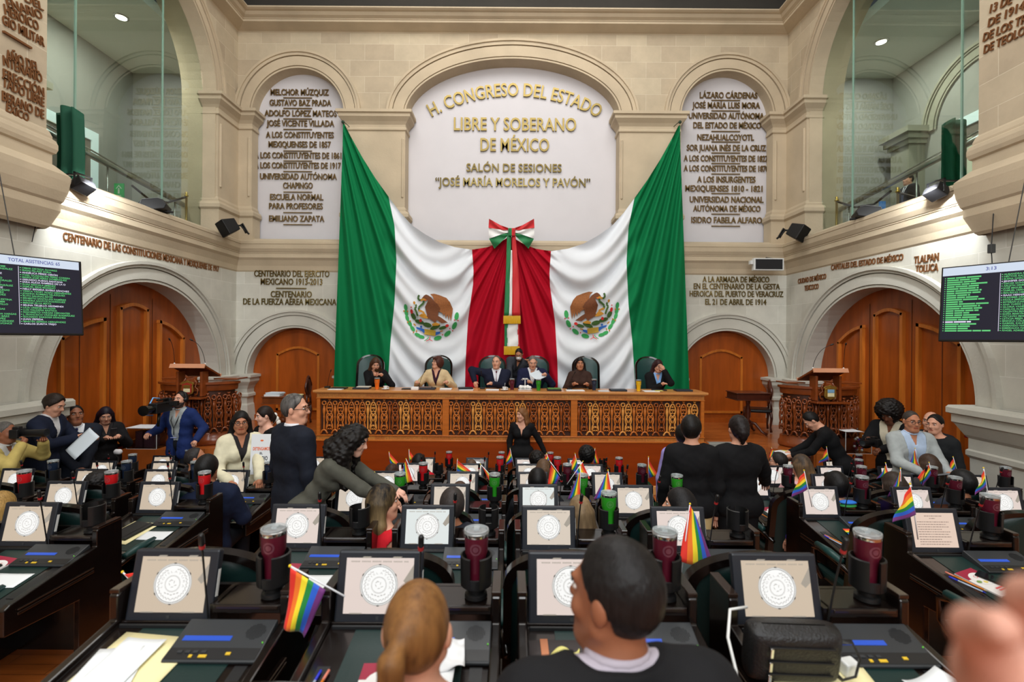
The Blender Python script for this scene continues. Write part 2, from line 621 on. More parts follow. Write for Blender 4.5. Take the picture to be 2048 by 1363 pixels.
for s, nm in ((-1, 'left'), (1, 'right')):
    q = .05
    pilaster([(s * 2.378, YB + .3, -s, 0), (s * 2.378, YB - q, -s, -1), (s * 3.70, YB - q, s, -1), (s * 3.70, YB + .2, s, 0)], 'stone pilaster on the %s of the central inscribed panel' % nm, flutes=((s * 2.43, YB - q, 0, 0), (s * 3.64, YB - q, 0, 0)))
    pilaster([(s * 5.78, YB + .2, -s, 0), (s * 5.78, YB - q, -s, -1), (s * (HW - q), YB - q, -s, -1), (s * (HW - q), 9.92, -s, -1), (s * (HW + .3), 9.92, 0, -1)], 'stone corner pilaster in the %s upper corner' % nm, flutes=((s * 5.84, YB - q, 0, 0), (s * (HW - q), 10.0, 0, 0)))
    pilaster([(s * 5.86, YB + .25, -s, 0), (s * 5.86, YB - .03, -s, -1), (s * (HW - .03), YB - .03, -s, -1), (s * (HW - .03), 10.06, -s, -1), (s * (HW + .33), 10.06, 0, -1)], 'pale stone pier with a capital in the %s lower corner' % nm, True)
    pilaster([(s * 3.74, YB + .25, s, 0), (s * 3.74, YB - .03, s, -1), (s * 2.9, YB - .03, 0, -1)], 'pale stone pier of the %s small arch behind the flag' % nm, True)


def frame_path(mb, P, pts, w, d0, d1, mi=0, closed=True):
    """raised bead following a closed outline (u, z) on a wall plane"""
    n = len(pts)
    for i in range(n if closed else n - 1):
        (u0, z0), (u1, z1) = pts[i], pts[(i + 1) % n]
        L = math.hypot(u1 - u0, z1 - z0)
        nx, nz = -(z1 - z0) / L * w, (u1 - u0) / L * w
        a, b, c, d = (u0, z0), (u1, z1), (u1 + nx, z1 + nz), (u0 + nx, z0 + nz)
        for q in (0, 1):
            pass
        vs = [P(*p, d0) for p in (a, b, c, d)] + [P(*p, d1) for p in (a, b, c, d)]
        mb.add(vs, [(0, 1, 2, 3), (4, 5, 6, 7), (0, 1, 5, 4), (1, 2, 6, 5), (2, 3, 7, 6), (3, 0, 4, 7)], mi)


def panel_outline(u0, u1, z0, za, zb, rise):
    """rectangle whose top goes from height za (at u0) to zb (at u1) along an arc"""
    n = 10
    top = [(u1 + (u0 - u1) * i / n, zb + (za - zb) * i / n + rise * math.sin(PI * i / n)) for i in range(n + 1)]
    return [(u0, z0), (u1, z0)] + top


dn = 1
for s in (-1, 1):
    m = MB()
    c = s * 4.81
    arch_fill(m, Pb, c, 1.07, 1.07, ZS_LOW, .9, .24, 0)
    d = struct(m, 'door_%d' % dn, wood_door, 'arched wooden door in the %s small stone arch of the end wall' % ('left' if s < 0 else 'right'))
    dn += 1
    m = MB()
    frame_path(m, Pb, panel_outline(c - .52, c + .46, 1.16, 2.44, 2.44, .17), .05, .20, .24)
    m.build('panel_moulding', wood_edge, d)
    m = MB()
    m.box((c - 1.05, YB + .19, .92), (c + 1.05, YB + .24, 1.06))
    m.build('kick_board', wood_door, d)
for P, s in ((Pl, -1), (Pr, 1)):
    m = MB()
    arch_fill(m, P, 8.18, 1.88, 1.775, ZS_LOW, -.1, .35, 0)
    d = struct(m, 'door_%d' % dn, wood_door, 'tall panelled wooden door filling the %s side arch' % ('left' if s < 0 else 'right'))
    dn += 1
    for u0, u1, za, zb, rise in ((6.85, 7.62, 2.80, 3.12, .06), (7.88, 8.52, 3.30, 3.30, .09), (8.78, 9.46, 3.12, 2.80, .06)):
        m = MB()
        frame_path(m, P, panel_outline(u0, u1, 1.0, za, zb, rise), .055, .29, .35)
        m.build('panel_moulding', wood_edge, d)
    m = MB()
    for u in (7.2, 7.75, 8.66):
        m.add([P(u, 1.0, .345), P(u + .012, 1.0, .345), P(u + .012, 3.5, .345), P(u, 3.5, .345)], [(0, 1, 2, 3)])
    m.build('board_joint', mat('joint_dark', (70, 34, 14), .7), d)
# floor: six tiers of desks stepping down to the well in front of the dais
DROW = [1.86 + 1.1 * i for i in range(6)]
ZROW = [1.0 - .2 * i for i in range(6)]
m = MB()
m.box((-HW - .4, -5, -.2), (HW + .4, -.1, 1.2))
for n in range(6):
    y0 = DROW[n] - .95 if n else -.1
    m.box((-HW - .4, y0, -.25), (HW + .4, DROW[n] + .15, ZROW[n]))
m.box((-HW - .4, DROW[5] + .15, -.25), (HW + .4, YB + .3, 0))
struct(m, 'floor', plank, 'stepped parquet floor of the chamber')
# platform of the dais with its stone steps
m = MB()
m.box((-3.62, 8.75, 0), (3.62, YB + .24, .95))
for s in (-1, 1):
    a, b = sorted((s * 3.6, s * (HW + .3)))
    m.box((a, 8.95, 0), (b, YB + .24, .95))
    pl = [(s * (HW + .3), 7.95), (s * 5.2, 7.95), (s * 4.55, 8.35), (s * 4.35, 8.95), (s * (HW + .3), 8.96)]
    m.prism(pl if s > 0 else pl[::-1], 0, .95, 'z')
struct(m, 'floor_platform', plank, 'raised parquet platform carrying the dais and the two pulpits')
m = MB()
for s in (-1, 1):
    a, b = sorted((s * 3.62, s * 4.42))
    for k in range(4):
        m.box((a, 8.85 - .28 * k, 0), (b, 8.97, .93 - .22 * k))
struct(m, 'floor_steps', step_grey, 'grey stone steps up to the platform', bevel=.02)
wood_base = mat('plinth_wood', (214, 160, 96), .4, var=.12, vscale=5, stretch=(.4, 3, 3))
m = MB()
m.box((-3.64, 8.70, 0), (3.64, 8.76, .17))
struct(m, 'baseboard_front', wood_base, 'pale wooden baseboard at the foot of the dais', bevel=.01)
# galleries behind the glazed upper arches
glass = mat('pane_glass', (226, 240, 234), .0, trans=1., ior=1.45)
steel = mat('steel_rail', (190, 190, 188), .25, metal=1)
brass = mat('brass', (196, 160, 84), .28, metal=1)
lamp_glow = mat('lamp_glow', (255, 236, 205), .5, emit=6.)
frame_white = mat('glow_frame_white', (206, 226, 226), .6, emit=.28)  # emission stands in for light on the door surround
for s, nm in ((-1, 'left'), (1, 'right')):
    m = MB()
    X0, X1 = s * (HW + .7), s * 8.95
    a, b = sorted((X0, X1))
    m.box((a, 4.2, 4.5), (b, 11.4, 4.74), 1)
    m.box((a, 4.2, 9.0), (b, 11.4, 9.2), 2)
    a, b = sorted((X1, X1 + s * .2))
    m.box((a, 4.2, 4.5), (b, 11.4, 9.2), 0)
    a, b = sorted((X0, X1))
    m.box((a, 11.3, 4.5), (b, 11.5, 9.2), 0)
    m.box((a, 4.0, 4.5), (b, 4.2, 9.2), 0)
    struct(m, 'wall_gallery_' + nm, [gal_wall, mat('gallery_floor', (120, 110, 98), .5), mat('gallery_ceiling', (200, 208, 200), .9)], 'shell of the %s upper gallery behind the glass' % nm)
    # cross arch of the gallery
    m = MB()

    def Pg(u, z, d=0., X1=X1, s=s):
        return (X1 - s * (.02 - d), u, z)
    archivolt(m, Pg, 9.15 if s > 0 else 6.9, .95, .95, 7.3, .3)
    y = 8.15 if s < 0 else 10.4
    a, b = sorted((X1, X1 - s * .35))
    m.box((a, y, 4.74), (b, y + .5, 7.1))
    for q, z in ((.05, 7.1), (.1, 7.2), (.16, 7.32)):
        a, b = sorted((X1, X1 - s * (.35 + q)))
        m.box((a, y - q, z), (b, y + .5 + q, z + .12))
    struct(m, 'trim_gallery_' + nm, mat('gallery_stone', (150, 150, 134), .9), 'stone pier and arch on the back wall of the %s gallery' % nm)
    # door frame on the gallery's back wall
    m = MB()
    y0, y1, zt = (8.75, 10.15, 6.95) if s < 0 else (8.35, 9.65, 7.05)
    xa = X1 - s * .06
    for q in ((y0 - .16, y0, 4.74, zt), (y1, y1 + .16, 4.74, zt), (y0 - .16, y1 + .16, zt, zt + .2)):
        a, b = sorted((X1, xa))
        m.box((a, q[0], q[2]), (b, q[1], q[3]))
    d = struct(m, 'door_gallery_' + nm, frame_white, 'pale door surround on the back wall of the %s gallery' % nm)
    m = MB()
    a, b = sorted((X1 - s * .01, X1 - s * .03))
    m.box((a, y0, 4.74), (b, y1, zt))
    if s > 0:
        m.box((a - .01, y0 + .5, 4.9), (b - .01, y0 + .85, zt - .25), 1)
        m.box((a - .01, y0 + .95, 4.9), (b - .01, y0 + 1.05, zt - .25), 1)
        m.box((a - .01, y0 + .15, 4.9), (b - .01, y0 + .22, zt - .5), 1)
    m.build('door_leaf', [mat('gallery_door', (110, 104, 96), .6), mat('lit_pane', (226, 232, 196), .5, emit=.6)], d)
    # panes of the glazed arch
    for k, (u0, u1) in enumerate(((6.3, 7.0), (7.0, 8.75), (8.75, 9.9)) if s < 0 else ((6.3, 6.82), (6.82, 9.0), (9.0, 9.9))):
        m = MB()
        n = 14
        vs, gx = [], s * (HW + .26)
        for gx in (s * (HW + .26), s * (HW + .272)):
            vs += [(gx, u0 + .004, LED - .02), (gx, u1 - .004, LED - .02)]
            for i in range(n + 1):
                u = u1 - .004 + (u0 - u1 + .008) * i / n
                vs.append((gx, u, ZS_UP + math.sqrt(max(0, 1.8 ** 2 - (u - 8.1) ** 2)) + .01))
        k2 = n + 3
        m.add(vs, [tuple(range(k2)), tuple(range(2 * k2 - 1, k2 - 1, -1))] + [(i, (i + 1) % k2, k2 + (i + 1) % k2, k2 + i) for i in range(k2)])
        if s < 0:
            pass
        else:
            m.f = [f[::-1] for f in m.f]
        struct(m, 'window_%d' % (k + 1 + (3 if s > 0 else 0)), glass, 'frameless glass pane of the %s upper arch' % nm)
    m = MB()
    for u in ((7.0, 8.75) if s < 0 else (6.82, 9.0)):
        gx = s * (HW + .255)
        m.box((gx - .012, u - .012, LED), (gx + .012, u + .012, ZS_UP + math.sqrt(1.8 ** 2 - (u - 8.1) ** 2)))
        m.box((gx - .05, u - .02, ZS_UP + math.sqrt(1.8 ** 2 - (u - 8.1) ** 2) - .04), (gx + .05, u + .1, ZS_UP + math.sqrt(1.8 ** 2 - (u - 8.1) ** 2)), 1)
    struct(m, 'trim_pane_edges_' + nm, [mat('glass_edge', (150, 190, 172), .2, alpha=.65), mat('clip_dark', (50, 50, 46), .4)], 'green edges between the glass panes of the %s arch' % nm)
    # rail
    m = MB()
    xr = s * (HW + .62)
    m.tube([(xr, 9.85, 5.52), (xr, 6.0, 5.86)], .05, 10)
    m.tube([(xr, 9.85, 5.56), (xr + s * .25, 6.0, 6.12)], .014, 8)
    t = thing('handrail', 'long steel handrail sloping behind the %s gallery glass' % nm, 'handrail', group=None)
    m.build('rail_tube', steel, t, smooth=True)
    m = MB()
    for y in (9.6, 8.0, 6.4):
        m.tube([(xr, y, 4.74), (xr, y, 5.86 - (y - 6.0) * .088)], .015, 8)
    m.build('rail_post', steel, t, smooth=True)
    # down lights in the gallery ceiling
    for k, y in enumerate((6.7, 9.3) if s < 0 else (7.35, 9.9)):
        x = s * 7.6
        if s > 0 and k == 0:
            x = s * 7.0
        t = thing('ceiling_light', 'round recessed ceiling light in the %s gallery, %s' % (nm, ('nearer one', 'farther one')[k]), 'light', (x, y, 9.0))
        mm = MB()
        mm.lathe([(.0, -.005), (.09, -.005)], 16)
        mm.build('lamp_disc', lamp_glow, t)
        mm = MB()
        mm.lathe([(.09, -.004), (.1, -.02), (.125, -.015), (.13, 0)], 16)
        mm.build('lamp_ring', steel, t, smooth=True)
        l = bpy.data.lights.new('gallery_lamp', 'AREA')
        l.energy = 75
        l.color = (1, .95, .85)
        l.shape = 'DISK'
        l.size = .18
        o = bpy.data.objects.new('gallery_lamp', l)
        COL.objects.link(o)
        o.location = (x, y, 8.98)
# ---------------------------------------------------------------- inscriptions
gold = mat('polished_brass_letters', (122, 106, 62), .18, metal=.85)
bronze = mat('bronze_letters', (128, 104, 66), .32, metal=.6)
red_bronze = mat('copper_letters', (132, 88, 54), .4, metal=.5)


def on_back(px, py, Y):
    p = W(px, py, Y)
    return Matrix.Translation(p) @ MX


def line_on(parent, body, x0, x1, yb, hpx, Y, m, ex=.03):
    """one line of letters standing on the end wall: pixel extent of the line and its base line"""
    mb = MB()
    M = on_back((x0 + x1) / 2, yb, Y)
    copytext(mb, body, hpx * Y / F, M, width=(x1 - x0) * Y / F, extrude=ex, bold=.012)
    return mb.build('text_line', m, parent)


def bar_on(parent, xc, w, yb, Y, m):
    a, b = W(xc - w / 2, yb, Y), W(xc + w / 2, yb, Y)
    mb = MB()
    mb.cbox(((a.x + b.x) / 2, Y - .012, a.z), (b.x - a.x, .024, .02))
    return mb.build('divider_bar', m, parent)


t = thing('wall_inscription', 'gold letters in the central arched panel naming the congress and session hall', 'inscription')
Y = YB + .34 - .004
mb = MB()
copytext(mb, 'H. CONGRESO DEL ESTADO', 25 * Y / F, on_back(1030, 193, Y), width=2 * math.asin(170 / 345) * 345 * Y / F * .97, extrude=.04, arc=345 * Y / F, bold=.012)
mb.build('text_line', gold, t)
for a in (('LIBRE Y SOBERANO', 908, 1152, 262, 25), ('DE MÉXICO', 961, 1098, 303, 25), ('SALÓN DE SESIONES', 933, 1123, 344, 15.5), ('“JOSÉ MARÍA MORELOS Y PAVÓN”', 871, 1180, 373, 16)):
    line_on(t, *a, Y, gold, .04)
for nm, lab, lines, bars, xb in (
    ('left', 'bronze names on the left white panel, from MELCHOR MÚZQUIZ to EMILIANO ZAPATA', (
        ('MELCHOR MÚZQUIZ', 542, 658, 191), ('GUSTAVO BAZ PRADA', 540, 663, 212), ('ADOLFO LÓPEZ MATEOS', 530, 674, 233), ('JOSÉ VICENTE VILLADA', 534, 669, 253),
        ('A LOS CONSTITUYENTES', 533, 668, 276), ('MEXIQUENSES DE 1857', 538, 662, 295), ('A LOS CONSTITUYENTES DE 1861', 510, 683, 317), ('A LOS CONSTITUYENTES DE 1917', 510, 682, 337),
        ('UNIVERSIDAD AUTÓNOMA', 521, 674, 359), ('CHAPINGO', 567, 626, 377), ('ESCUELA NORMAL', 541, 647, 400), ('PARA PROFESORES', 539, 646, 418), ('EMILIANO ZAPATA', 539, 649, 443)),
     (196, 217, 238, 259, 302, 322, 343, 384, 425, 449), 596),
    ('right', 'bronze names on the right white panel, from LÁZARO CÁRDENAS to ISIDRO FABELA', (
        ('LÁZARO CÁRDENAS', 1399, 1514, 197), ('JOSÉ MARÍA LUIS MORA', 1384, 1519, 217), ('UNIVERSIDAD AUTÓNOMA', 1377, 1527, 238), ('DEL ESTADO DE MÉXICO', 1386, 1521, 257),
        ('NEZAHUALCOYOTL', 1394, 1507, 281), ('SOR JUANA INÉS DE LA CRUZ', 1373, 1531, 302), ('A LOS CONSTITUYENTES DE 1827', 1367, 1535, 323), ('A LOS CONSTITUYENTES DE 1870', 1367, 1536, 343),
        ('A LOS INSURGENTES', 1394, 1510, 365), ('MEXIQUENSES 1810 - 1821', 1370, 1524, 383), ('UNIVERSIDAD NACIONAL', 1379, 1526, 405), ('AUTÓNOMA DE MÉXICO', 1386, 1520, 423), ('ISIDRO FABELA ALFARO', 1382, 1523, 446)),
     (201, 222, 263, 284, 306, 327, 348, 387, 428, 452), 1451)):
    t = thing('wall_inscription', lab, 'inscription')
    Y = YB + .26 - .004
    for a in lines:
        line_on(t, *a, 11.5, Y, bronze)
    for b in bars:
        bar_on(t, xb, 57, b, Y, bronze)
Y = YB - .003
t = thing('wall_inscription', 'brass letters above the left small arch beginning CENTENARIO DEL EJÉRCITO', 'inscription')
for a in (('CENTENARIO DEL EJÉRCITO', 509, 659, 553, 12), ('MEXICANO 1913-2013', 522, 645, 569, 12), ('CENTENARIO', 542, 624, 594, 12), ('DE LA FUERZA AÉREA MEXICANA', 487, 673, 609, 12)):
    line_on(t, *a, Y, gold, .02)
bar_on(t, 583, 60, 576, Y, gold)
t = thing('wall_inscription', 'brass letters above the right small arch beginning A LA ARMADA DE MÉXICO', 'inscription')
for a in (('A LA ARMADA DE MÉXICO', 1405, 1538, 564, 11), ('EN EL CENTENARIO DE LA GESTA', 1387, 1559, 578, 11), ('HEROICA DEL PUERTO DE VERACRUZ', 1379, 1566, 593, 11), ('EL 21 DE ABRIL DE 1914', 1410, 1532, 609, 11)):
    line_on(t, *a, Y, gold, .02)


def side_line(parent, body, s, y0, y1, z, h, m, off=.0, ex=.03, tilt=0.):
    """letters on a side wall reading left to right for somebody in the hall: y0 is the near end on the left wall"""
    x = s * (HW - off)
    mb = MB()
    ya, yb = (y0, y1)
    R = Matrix(((0, 0, -s, x), ((-s), 0, 0, (ya + yb) / 2), (0, 1, 0, z), (0, 0, 0, 1)))
    T = Matrix.Rotation(tilt, 4, 'Z')
    copytext(mb, body, h, R @ T, width=abs(yb - ya), extrude=ex, bold=.012)
    return mb.build('text_line', m, parent)


def wall_y(px, s, x=HW):
    return F * x / abs(px - CX)


def side_px(parent, body, s, p0, p1, hnear, m, off=0.):
    """the same from pixels: p0, p1 are the ends of the base line in the photograph"""
    a, b = wall_y(p0[0], s, HW - off), wall_y(p1[0], s, HW - off)
    A, B = W(p0[0], p0[1], a), W(p1[0], p1[1], b)
    tl = math.atan2(B.z - A.z, abs(b - a)) * (1 if True else 1)
    near = min(a, b)
    side_line(parent, body, s, a, b, (A.z + B.z) / 2, hnear * .86 * near / F, m, off, .014, tl)


t = thing('wall_inscription', 'copper letters over the left big arch reading CENTENARIO DE LAS CONSTITUCIONES', 'inscription')
side_px(t, 'CENTENARIO DE LAS CONSTITUCIONES MEXICANA Y MEXIQUENSE DE 1917', -1, (124, 480), (436, 543), 19, red_bronze)
t = thing('wall_inscription', 'copper letters over the right big arch naming CAPITALES DEL ESTADO DE MÉXICO', 'inscription')
side_px(t, 'CAPITALES DEL ESTADO DE MÉXICO', 1, (1662, 540), (1806, 520), 15, red_bronze)
side_px(t, 'CIUDAD DE MÉXICO', 1, (1596, 567), (1652, 557), 12, red_bronze)
side_px(t, 'TEXCOCO', 1, (1609, 581), (1637, 577), 12, red_bronze)
side_px(t, 'TLALPAN', 1, (1828, 527), (1877, 520), 17, red_bronze)
side_px(t, 'TOLUCA', 1, (1831, 545), (1876, 541), 17, red_bronze)
OFFP = .125
t = thing('wall_inscription', 'large copper letters on the near left pier ending in the word MÉXICO', 'inscription')
for b, p0, p1, h in (('DEL', (44, 2), (82, 22), 17), ('ENARIO', (8, 14), (82, 40), 20), ('HEROICO', (4, 28), (73, 62), 22), ('GIO MILITAR', (0, 48), (84, 94), 22),
                     ('AÑO DEL', (8, 118), (74, 145), 22), ('NTENARIO', (2, 130), (80, 166), 22), ('ERECCIÓN', (2, 156), (84, 194), 22), ('TADO LIBRE', (0, 172), (84, 214), 22), ('BERANO DE', (0, 200), (84, 238), 22), ('ÉXICO', (8, 222), (53, 244), 20)):
    side_px(t, b, -1, p0, p1, h, red_bronze, OFFP)
mb = MB()
ya, yb = wall_y(0, -1, HW - OFFP), wall_y(56, -1, HW - OFFP)
za = W(28, 80, (ya + yb) / 2).z
mb.box((-HW + OFFP, ya, za - .012), (-HW + OFFP + .03, yb, za + .012))
mb.build('divider_bar', red_bronze, t)
t = thing('wall_inscription', 'large copper letters on the near right pier with the date 1914', 'inscription')
for b, p0, p1, h in (('13 DE', (1975, 27), (2020, 6), 19), ('DE 1914 F', (1972, 55), (2062, 10), 20), ('DE LOS TRA', (1962, 84), (2064, 38), 20), ('DE TEOLOY', (1964, 108), (2060, 62), 20)):
    side_px(t, b, 1, p0, p1, h, red_bronze, OFFP)

# ---------------------------------------------------------------- the draped flags
green_c = mat('flag_green', (12, 116, 68), .8, spec=.15, bump=.05, bscale=300)
white_c = mat('flag_white', (222, 226, 231), .8, spec=.2, bump=.05, bscale=300)
red_c = mat('flag_red', (172, 12, 36), .8, spec=.15, bump=.05, bscale=300)
ribbon_red = mat('ribbon_red', (196, 26, 34), .6, sheen=.2)
ribbon_green = mat('ribbon_green', (22, 118, 66), .6, sheen=.2)
ribbon_white = mat('ribbon_white', (232, 232, 230), .6)
fringe = mat('gold_fringe', (206, 160, 26), .55)
FY = 10.27


def poly(pts, q):
    for (a, b), (c, d) in zip(pts, pts[1:]):
        if q <= c:
            return b + (d - b) * (q - a) / (c - a)
    return pts[-1][1]


TOP = [(684, 243), (690, 250), (700, 270), (725, 315), (750, 355), (777, 393), (800, 424), (824, 450), (850, 468), (879, 484), (910, 494), (944, 499), (975, 494), (1000, 484), (1023, 470)]
B0 = [(0, 686), (.1, 685), (.35, 680), (.6, 675), (1, 667)]
B1 = [(0, 777), (.15, 789), (.33, 793), (.55, 789), (.75, 781), (1, 775)]
B2 = [(0, 944), (.15, 947), (.25, 946), (.5, 936), (.8, 931), (1, 930)]
B3 = [(0, 1023), (1, 1023)]


def sst(a, b, x):
    t = max(0., min(1., (x - a) / (b - a)))
    return t * t * (3 - 2 * t)


def flag_px(k, t, v):
    """band k (0 green, 1 white, 2 red), t across it, v downwards -> photograph pixel of the left half"""
    A, B = (B0, B1, B2)[k], (B1, B2, B3)[k]
    x = poly(A, v) * (1 - t) + poly(B, v) * t
    xt = A[0][1] * (1 - t) + B[0][1] * t
    yt = poly(TOP, xt)
    return x, yt + (780 - yt) * v


def flag_depth(x, y, ph=0.):
    """folds of the cloth: how far it stands out of its mean plane at a pixel of the left half"""
    yy = (y - 243) / 535.
    g = 1 - sst(760, 800, x)
    r = sst(915, 955, x)
    wv = 1 - g - r
    fan = math.atan2(x - 664, y - 190)
    dg = .085 * math.sin(fan * 62 + ph + 2.2 * yy) * (.35 + .65 * min(1, yy * 1.6)) + .03 * math.sin(fan * 121 + 1.3)
    tx = (x - 775) / 250.
    sag = 150 * math.sin(PI * max(0, min(1, tx))) ** .9 - 60 * tx
    s = (y - sag - 330)
    em = 1 - .62 * math.exp(-(((x - 862) / 62) ** 2 + ((y - 632) / 52) ** 2))
    dw = (.078 * math.sin(s / 13.5 + ph) + .05 * math.sin(s / 7.1 + .02 * x)) * (.25 + .75 * math.exp(-(((s - 130) / 260) ** 2))) * em
    dw += .035 * math.sin(x / 17. + yy * 3 + ph) * sst(.45, 1., yy) * em
    psi = math.atan2(1030 - x, y - 440)
    dr = .075 * math.sin(psi * 40 + ph) * min(1., math.hypot(x - 1023, y - 450) / 160) + .02 * math.sin(psi * 90)
    return g * dg + wv * dw + r * dr


def flag_pt(x, y, mir, lift=0.):
    d = flag_depth(x, y, 1.1 if mir else 0.)
    return W(2046 - x if mir else x, y + (3 if mir else 0), FY - d - lift)


EB, EL, EG, ED, EY, ER, EU, EO = range(8)
EM = [mat('emblem_brown', (104, 56, 24), .8, var=.3, vscale=60), mat('emblem_light_brown', (140, 84, 40), .8, var=.35, vscale=70), mat('emblem_green', (56, 158, 84), .8), mat('emblem_dark_green', (62, 96, 42), .8, var=.3, vscale=60),
      mat('emblem_gold', (184, 128, 34), .8, var=.2, vscale=60), mat('emblem_red', (208, 42, 40), .8), mat('emblem_blue', (44, 104, 190), .8), mat('emblem_sand', (196, 160, 60), .8)]


def ell(cx, cy, rx, ry, a, n=14):
    c, s = math.cos(rad(a)), math.sin(rad(a))
    return [(cx + rx * math.cos(2 * PI * i / n) * c - ry * math.sin(2 * PI * i / n) * s, cy + rx * math.cos(2 * PI * i / n) * s + ry * math.sin(2 * PI * i / n) * c) for i in range(n)]


def stroke(pts, w):
    out = []
    for (x0, y0), (x1, y1) in zip(pts, pts[1:]):
        L = math.hypot(x1 - x0, y1 - y0) or 1
        nx, ny = -(y1 - y0) / L * w / 2, (x1 - x0) / L * w / 2
        out.append([(x0 + nx, y0 + ny), (x1 + nx, y1 + ny), (x1 - nx, y1 - ny), (x0 - nx, y0 - ny)])
    return out


EMB = []
for ly, (x, y, a) in enumerate(((305, 530, 80), (318, 640, 75), (335, 735, 70), (385, 840, 60), (440, 940, 52), (540, 1065, 25), (610, 1100, 15))):
    EMB.append((EG, ell(x, y, 66, 34, a)))
for x, y, a in ((1298, 700, 100), (1256, 885, 115), (1120, 1040, 140), (930, 1125, 165)):
    EMB.append((EG, ell(x, y, 78, 42, a)))
for x, y in ((272, 600), (340, 605), (345, 815), (395, 795), (460, 1015), (515, 990)):
    EMB.append((EY, ell(x, y, 15, 18, 0, 8)))
for x, y in ((1255, 775), (1325, 785), (1165, 940), (1220, 985), (1022, 1060), (412, 525)):
    EMB.append((ER, ell(x, y, 13, 13, 0, 8)))
for c in ((455, 700, 78, 40, 62), (575, 810, 95, 40, 18), (725, 870, 88, 45, 14), (885, 910, 100, 40, -22), (815, 960, 34, 46, 0), (1030, 925, 82, 32, -16)):
    EMB.append((ED, ell(*c)))
for c in ((420, 610, 26, 46, -10), (595, 785, 28, 32, 0), (1112, 885, 36, 28, -20)):
    EMB.append((ER, ell(*c)))
EMB += [(EU, [(505, 905), (600, 930), (700, 965), (665, 1035), (610, 985), (520, 945)]), (EU, [(885, 1012), (985, 995), (975, 1035), (885, 1075)]), (EU, ell(605, 905, 22, 22, 0)), (EY, ell(480, 865, 34, 14, 40)), (EY, ell(1000, 992, 36, 12, -15)),
        (EO, [(670, 950), (780, 962), (892, 980), (885, 1085), (780, 1072), (668, 1052)])]
for p in stroke([(570, 290), (545, 330), (560, 385), (600, 390)], 38) + stroke([(655, 400), (655, 445), (600, 490), (560, 530), (565, 590)], 40) + stroke([(500, 470), (515, 510), (482, 550), (512, 610), (540, 695)], 36):
    EMB.append((ED, p))
for p in stroke([(560, 585), (630, 610), (665, 640), (650, 690)], 38):
    EMB.append((EY, p))
EMB += [(EY, ell(472, 440, 22, 32, -15)), (ED, [(930, 690), (1000, 730), (1130, 826), (1000, 836), (950, 800), (905, 760)])]
EMB[-1] = (EB, EMB[-1][1])
EMB.append((EL, [(780, 270), (860, 262), (960, 290), (1100, 345), (1170, 430), (1225, 560), (1215, 640), (1185, 800), (1160, 670), (1140, 790), (1120, 665), (1085, 740), (1065, 650), (1040, 690), (1020, 640), (940, 600), (895, 500), (855, 400), (840, 330)]))
EMB.append((EB, [(740, 290), (800, 330), (858, 400), (930, 470), (985, 560), (945, 620), (935, 700), (905, 790), (880, 832), (840, 800), (760, 745), (700, 730), (725, 680), (700, 600), (680, 520), (720, 440), (742, 392), (700, 385), (640, 370), (622, 350), (660, 300), (700, 278)]))
EMB += [(EY, [(815, 850), (890, 822), (985, 855), (940, 882), (830, 892)]), (EY, [(560, 692), (620, 648), (690, 658), (745, 745), (680, 742), (600, 712)]), (EY, [(588, 372), (650, 348), (722, 385), (690, 402), (640, 392), (608, 416)]), (ER, [(660, 388), (715, 378), (690, 398)])]
for p in stroke([(745, 1095), (745, 1130), (670, 1180)], 14):
    EMB.append((EG, p))
for p in stroke([(780, 1095), (770, 1150), (700, 1185)], 14) + stroke([(765, 1150), (830, 1185)], 12):
    EMB.append((ER, p))
for mir, nm in ((0, 'left'), (1, 'right')):
    t = thing('national_flag', '%s half of the draped green white and red flag behind the dais' % nm, 'flag')
    for k, (n2, m2) in enumerate((('green_band', green_c), ('white_band', white_c), ('red_band', red_c))):
        mb = MB()
        mb.grid(lambda a, b: flag_pt(*flag_px(k, a, b), mir), 64 if k != 1 else 90, 110)
        mb.build(n2, m2, t, smooth=True)
    mb = MB()
    for i, (ci, pl) in enumerate(EMB):
        sh = [(780 + x / 9.74, 560 + y / 9.74 - (7 if mir else 0)) for x, y in pl]
        # the emblem is sewn on the cloth: every patch is cut into small cells that follow the folds
        tri = [(a, b, c) for a, b, c in __import__('mathutils').geometry.tessellate_polygon([[Vector((x, y, 0)) for x, y in sh]])]
        for a, b, c in tri:
            q = [Vector(sh[a]), Vector(sh[b]), Vector(sh[c])]
            n = max(1, min(6, int(max((q[0] - q[1]).length, (q[1] - q[2]).length, (q[2] - q[0]).length) / 6)))
            pts, idx = [], {}
            for u in range(n + 1):
                for v in range(n + 1 - u):
                    idx[(u, v)] = len(pts)
                    p = q[0] + (q[1] - q[0]) * (u / n) + (q[2] - q[0]) * (v / n)
                    pts.append(flag_pt(p.x, p.y, mir, .012 + .0012 * i))
            fs = []
            for u in range(n):
                for v in range(n - u):
                    fs.append((idx[(u, v)], idx[(u + 1, v)], idx[(u, v + 1)]))
                    if u + v < n - 1:
                        fs.append((idx[(u + 1, v)], idx[(u + 1, v + 1)], idx[(u, v + 1)]))
            mb.add(pts, fs, ci)
    mb.build('coat_of_arms', EM, t)
    mb = MB()
    p = W(1360 if mir else 686, 244, FY - .02)
    mb.ball(p, .035, 10, 8)
    mb.tube([p + Vector((0, 0, .02)), Vector((p.x, YB + .1, p.z + .1))], .008, 6)
    mb.build('hanging_cord', mat('cord_dark', (40, 60, 44), .7), t)
# bow
t = thing('ribbon_bow', 'large red white and green ribbon bow with gold fringed tails above the dais', 'bow', W(1023, 466, FY - .16))


def bow_pt(px, py, d):
    return W(px, py, FY - .16 - d) - W(1023, 466, FY - .16)


